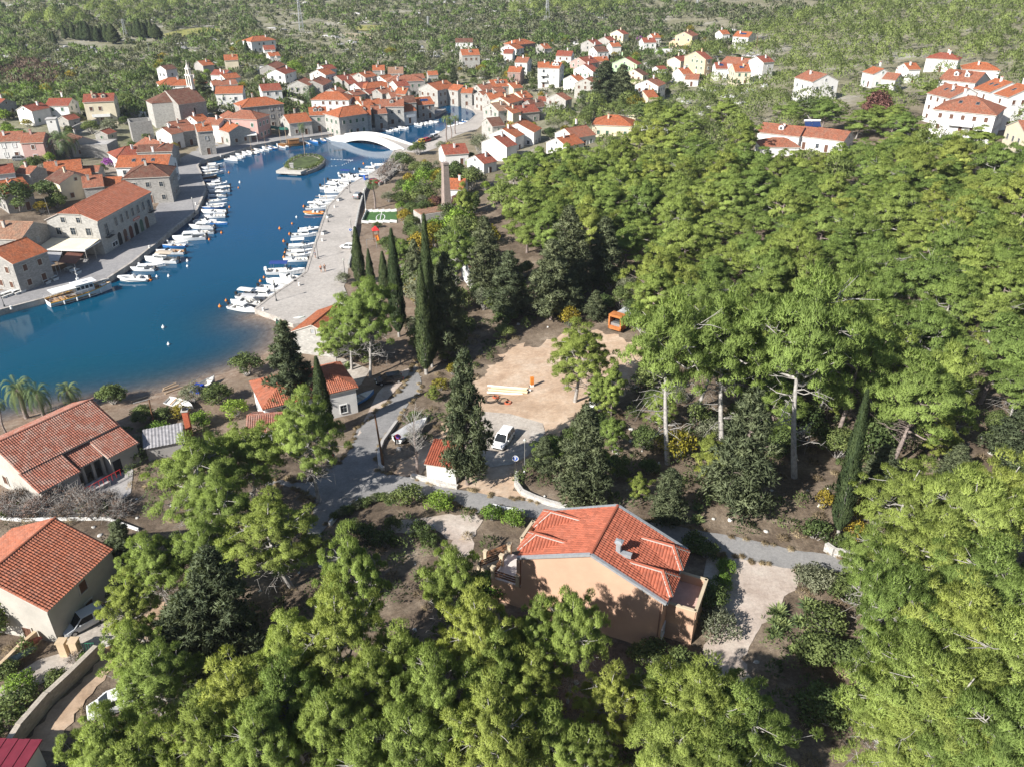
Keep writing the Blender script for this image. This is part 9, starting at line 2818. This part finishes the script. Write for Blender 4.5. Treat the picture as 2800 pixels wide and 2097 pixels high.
# garden greenery between the houses of the town
def town_green(px,spacing,nm,hmax=5.0):
 for p in scatter(region(px),spacing,rng):
  h = rng.uniform(2.0,hmax); R = h * rng.uniform(.5,.8 if hmax < 6 else .65)
  if not free(p[0],p[1],h,R,.8,.2) or bil(DWG,p[0],p[1]) < 13: continue
  k = ['leaf0','leaf1','leaf2','olivetree','brightbush0','bush0','yellowbush','leaf0'][int(rng.integers(0,8))]
  sh_ = 'bush' in k
  plant(k,p[0],p[1],h,R,'garden_shrub' if sh_ else 'olive_tree' if 'olive' in k else 'leafy_tree',nm.replace('green tree','grey olive tree').replace('garden tree','grey olive tree') if 'olive' in k else nm.replace('green tree','low green shrub').replace('garden tree','garden shrub') if sh_ else nm,'shrub' if sh_ or 'bush' in nm else 'tree','garden greenery of the town')
town_green(dd_([(0,330),(0,230),(180,150),(400,130),(520,95),(640,130),(700,170),(860,150),(980,160),(960,200),(860,230),(700,240),(560,260),(440,290),(360,360),(200,440),(0,480)]),6.8,'green tree in the gardens of the west town')
town_green(dd_([(980,190),(1000,130),(1120,80),(1500,70),(1640,150),(1500,200),(1300,250),(1200,300),(1080,330),(1040,240)]),7.5,'green tree in the gardens of the east hillside')
town_green(dd_([(890,760),(880,640),(900,520),(1000,500),(1060,520),(1060,640),(1040,700),(960,780)]),3.8,'garden tree between the tall cypresses and the lot',7.5)
town_green(dd_([(880,520),(860,440),(900,380),(950,330),(1040,330),(1060,400),(1020,470),(980,530),(930,620)]),3.8,'garden tree around the brick chimney',7.0)
# understorey between the trunks above the road and round the lot
US = [('slope',dd_([(1120,1030),(1190,960),(1250,940),(1310,850),(1420,780),(1500,880),(1560,960),(1540,1060),(1440,1100),(1200,1092)]),3.6,'leafy shrub among the trunks above the villa road'),
 ('right',dd_([(1560,900),(1700,905),(1900,905),(2250,900),(2250,1080),(2000,1120),(1860,1080),(1830,1000),(1740,960),(1640,1000)]),4.2,'leafy shrub under the tall pines of the right slope'),
 ('lot',dd_([(1040,700),(1110,600),(1200,590),(1330,600),(1400,660),(1420,720),(1330,690),(1290,700),(1140,715),(1060,745)]),4.0,'leafy shrub in the shade behind the dirt lot'),
 ('road',dd_([(890,920),(935,870),(960,780),(1010,760),(1020,820),(985,890),(920,950),(870,990)]),3.4,'low shrub on the bank between road and lot')]
for nm_,px_,sp_,lab_ in US:
 for p in scatter(region(px_),sp_,rng):
  if any(pip(p[0],p[1],rp) for rp in ROADP): continue
  h = rng.uniform(1.2,2.2) if nm_ == 'road' else rng.uniform(2.0,5.2)
  R = h * rng.uniform(.5,.8)
  if not free(p[0],p[1],h,R,.8,.3): continue
  k = ['leaf0','leaf1','leaf2','olivetree','yellowbush','pine3','bush0','dark0','leaf1','pine1'][int(rng.integers(0,10))]
  if k[:4] in ('pine','dark'): h *= 1.5; R = h * .36
  plant(k,p[0],p[1],h,R,'understorey_shrub',lab_,'shrub',lab_.replace('shrub','shrubs'))
# undergrowth, dry grass and stones in the near wood
ug = []; dg = []; sto = []
nearr = region(dd_([(-100,1100),(150,1060),(300,900),(520,960),(640,1040),(720,1180),(900,1110),(1050,1130),(1080,1250),(1400,1420),(1500,1420),(1620,1300),(1720,1240),(1900,1250),(2300,900),(2400,1700),(-100,1700)]))
slope = region(dd_([(1110,1040),(1190,960),(1260,930),(1320,840),(1420,780),(1500,880),(1700,900),(1900,900),(2300,900),(2250,1150),(1860,1200),(1600,1150),(1440,1110),(1200,1095)]))
lotedge = region(dd_([(900,1010),(860,940),(930,880),(960,760),(1040,700),(1200,600),(1350,600),(1420,720),(1330,700),(1140,720),(1050,800),(1000,880)]))
VIL = np.array([[8.6,57.5]])
sheets_no = [region(zz_('J',[(1500,420),(1530,620),(1330,760),(1010,960),(800,1250),(560,1560),(480,1750),(150,1750),(300,1540),(880,960),(1000,860),(1180,640),(1350,480)])),region(dd_([(1560,1195),(1720,1215),(1730,1245),(1690,1300),(1640,1360),(1600,1420),(1640,1480),(1560,1470),(1520,1420),(1550,1300),(1540,1230)])),
   region(zz_('J',[(560,780),(900,500),(1120,600),(1010,760),(880,880),(780,930),(640,1000),(520,1080),(180,1250),(-120,1450),(-120,1300),(150,1080),(330,960),(530,900)])),region(zz_('G',[(590,1110),(900,935),(1050,840),(1150,900),(1130,1100),(1000,1190),(700,1200)]))] + ROADP
def clear(p):
 if np.hypot(p[0] - 8.6,p[1] - 57.5) < 9: return False
 if (np.hypot(HA[:,0] - p[0],HA[:,1] - p[1]) < HA[:,2] * .95).any(): return False
 q = np.array([[p[0],p[1]]])
 return not any(inside_poly(q,s)[0] for s in sheets_no)
for poly,sp in ((nearr,2.0),(slope,1.8),(lotedge,2.2)):
 for p in scatter(poly,sp,rng):
  if not clear(p): continue
  t = rng.random()
  if t < (.5 if poly is slope else .42): ug.append((p[0],p[1],rng.uniform(.7,3.0 if poly is slope else 2.8),rng.uniform(.7,1.6),rng.uniform(.1,.8)))
  elif t < .75: dg.append((p[0],p[1],rng.uniform(.3,.8),rng.uniform(.5,1.0),rng.uniform(.1,.9)))
  else: sto.append((p[0],p[1],rng.uniform(.12,.4),rng.uniform(.08,.25)))
rb = region(road)
for i in range(len(rb)):
 a_,b_ = rb[i],rb[(i + 1) % len(rb)]
 L_ = np.linalg.norm(b_ - a_)
 for k in range(int(L_ / .55)):
  q = a_ + (b_ - a_) * rng.random() + rng.normal(0,.22,2)
  dg.append((q[0],q[1],rng.uniform(.08,.25),rng.uniform(.15,.4),rng.uniform(.2,1))) if rng.random() < .6 else None
  if rng.random() < .12: sto.append((q[0],q[1],rng.uniform(.08,.22),rng.uniform(.05,.14)))
mass('undergrowth',ug,'dark undergrowth on the floor of the near wood',LEAF,120,2,.24,.12,seed=31,trunk=False)
mass('dry_grass',dg,'dry straw coloured grass on the wood floor and road verges',STRAW,90,2,.34,.05,seed=32,trunk=False)
rocks('loose_stones',sto,'pale loose stones on the wood floor',mat('pale_stone_chip',(.52,.50,.47),.95,.2,2),13)

# ------------------------------------------------------------------ air: thin pale haze over the whole place
hz_ = MB()
hz_.box((0,1600,92),(4400,3500,196))
ho = hz_.build('haze',[])
hmat = bpy.data.materials.new('pale_haze')
hmat.use_nodes = True
hn = hmat.node_tree
for nd in list(hn.nodes):
 if nd.type == 'BSDF_PRINCIPLED': hn.nodes.remove(nd)
pv = hn.nodes.new('ShaderNodeVolumePrincipled')
pv.inputs['Color'].default_value = (0.82,0.88,1.0,1)
pv.inputs['Density'].default_value = 0.0001
pv.inputs['Anisotropy'].default_value = 0.2
hn.links.new(pv.outputs[0],hn.nodes['Material Output'].inputs['Volume'])
ho.data.materials.append(hmat)
tag(ho,kind='stuff')
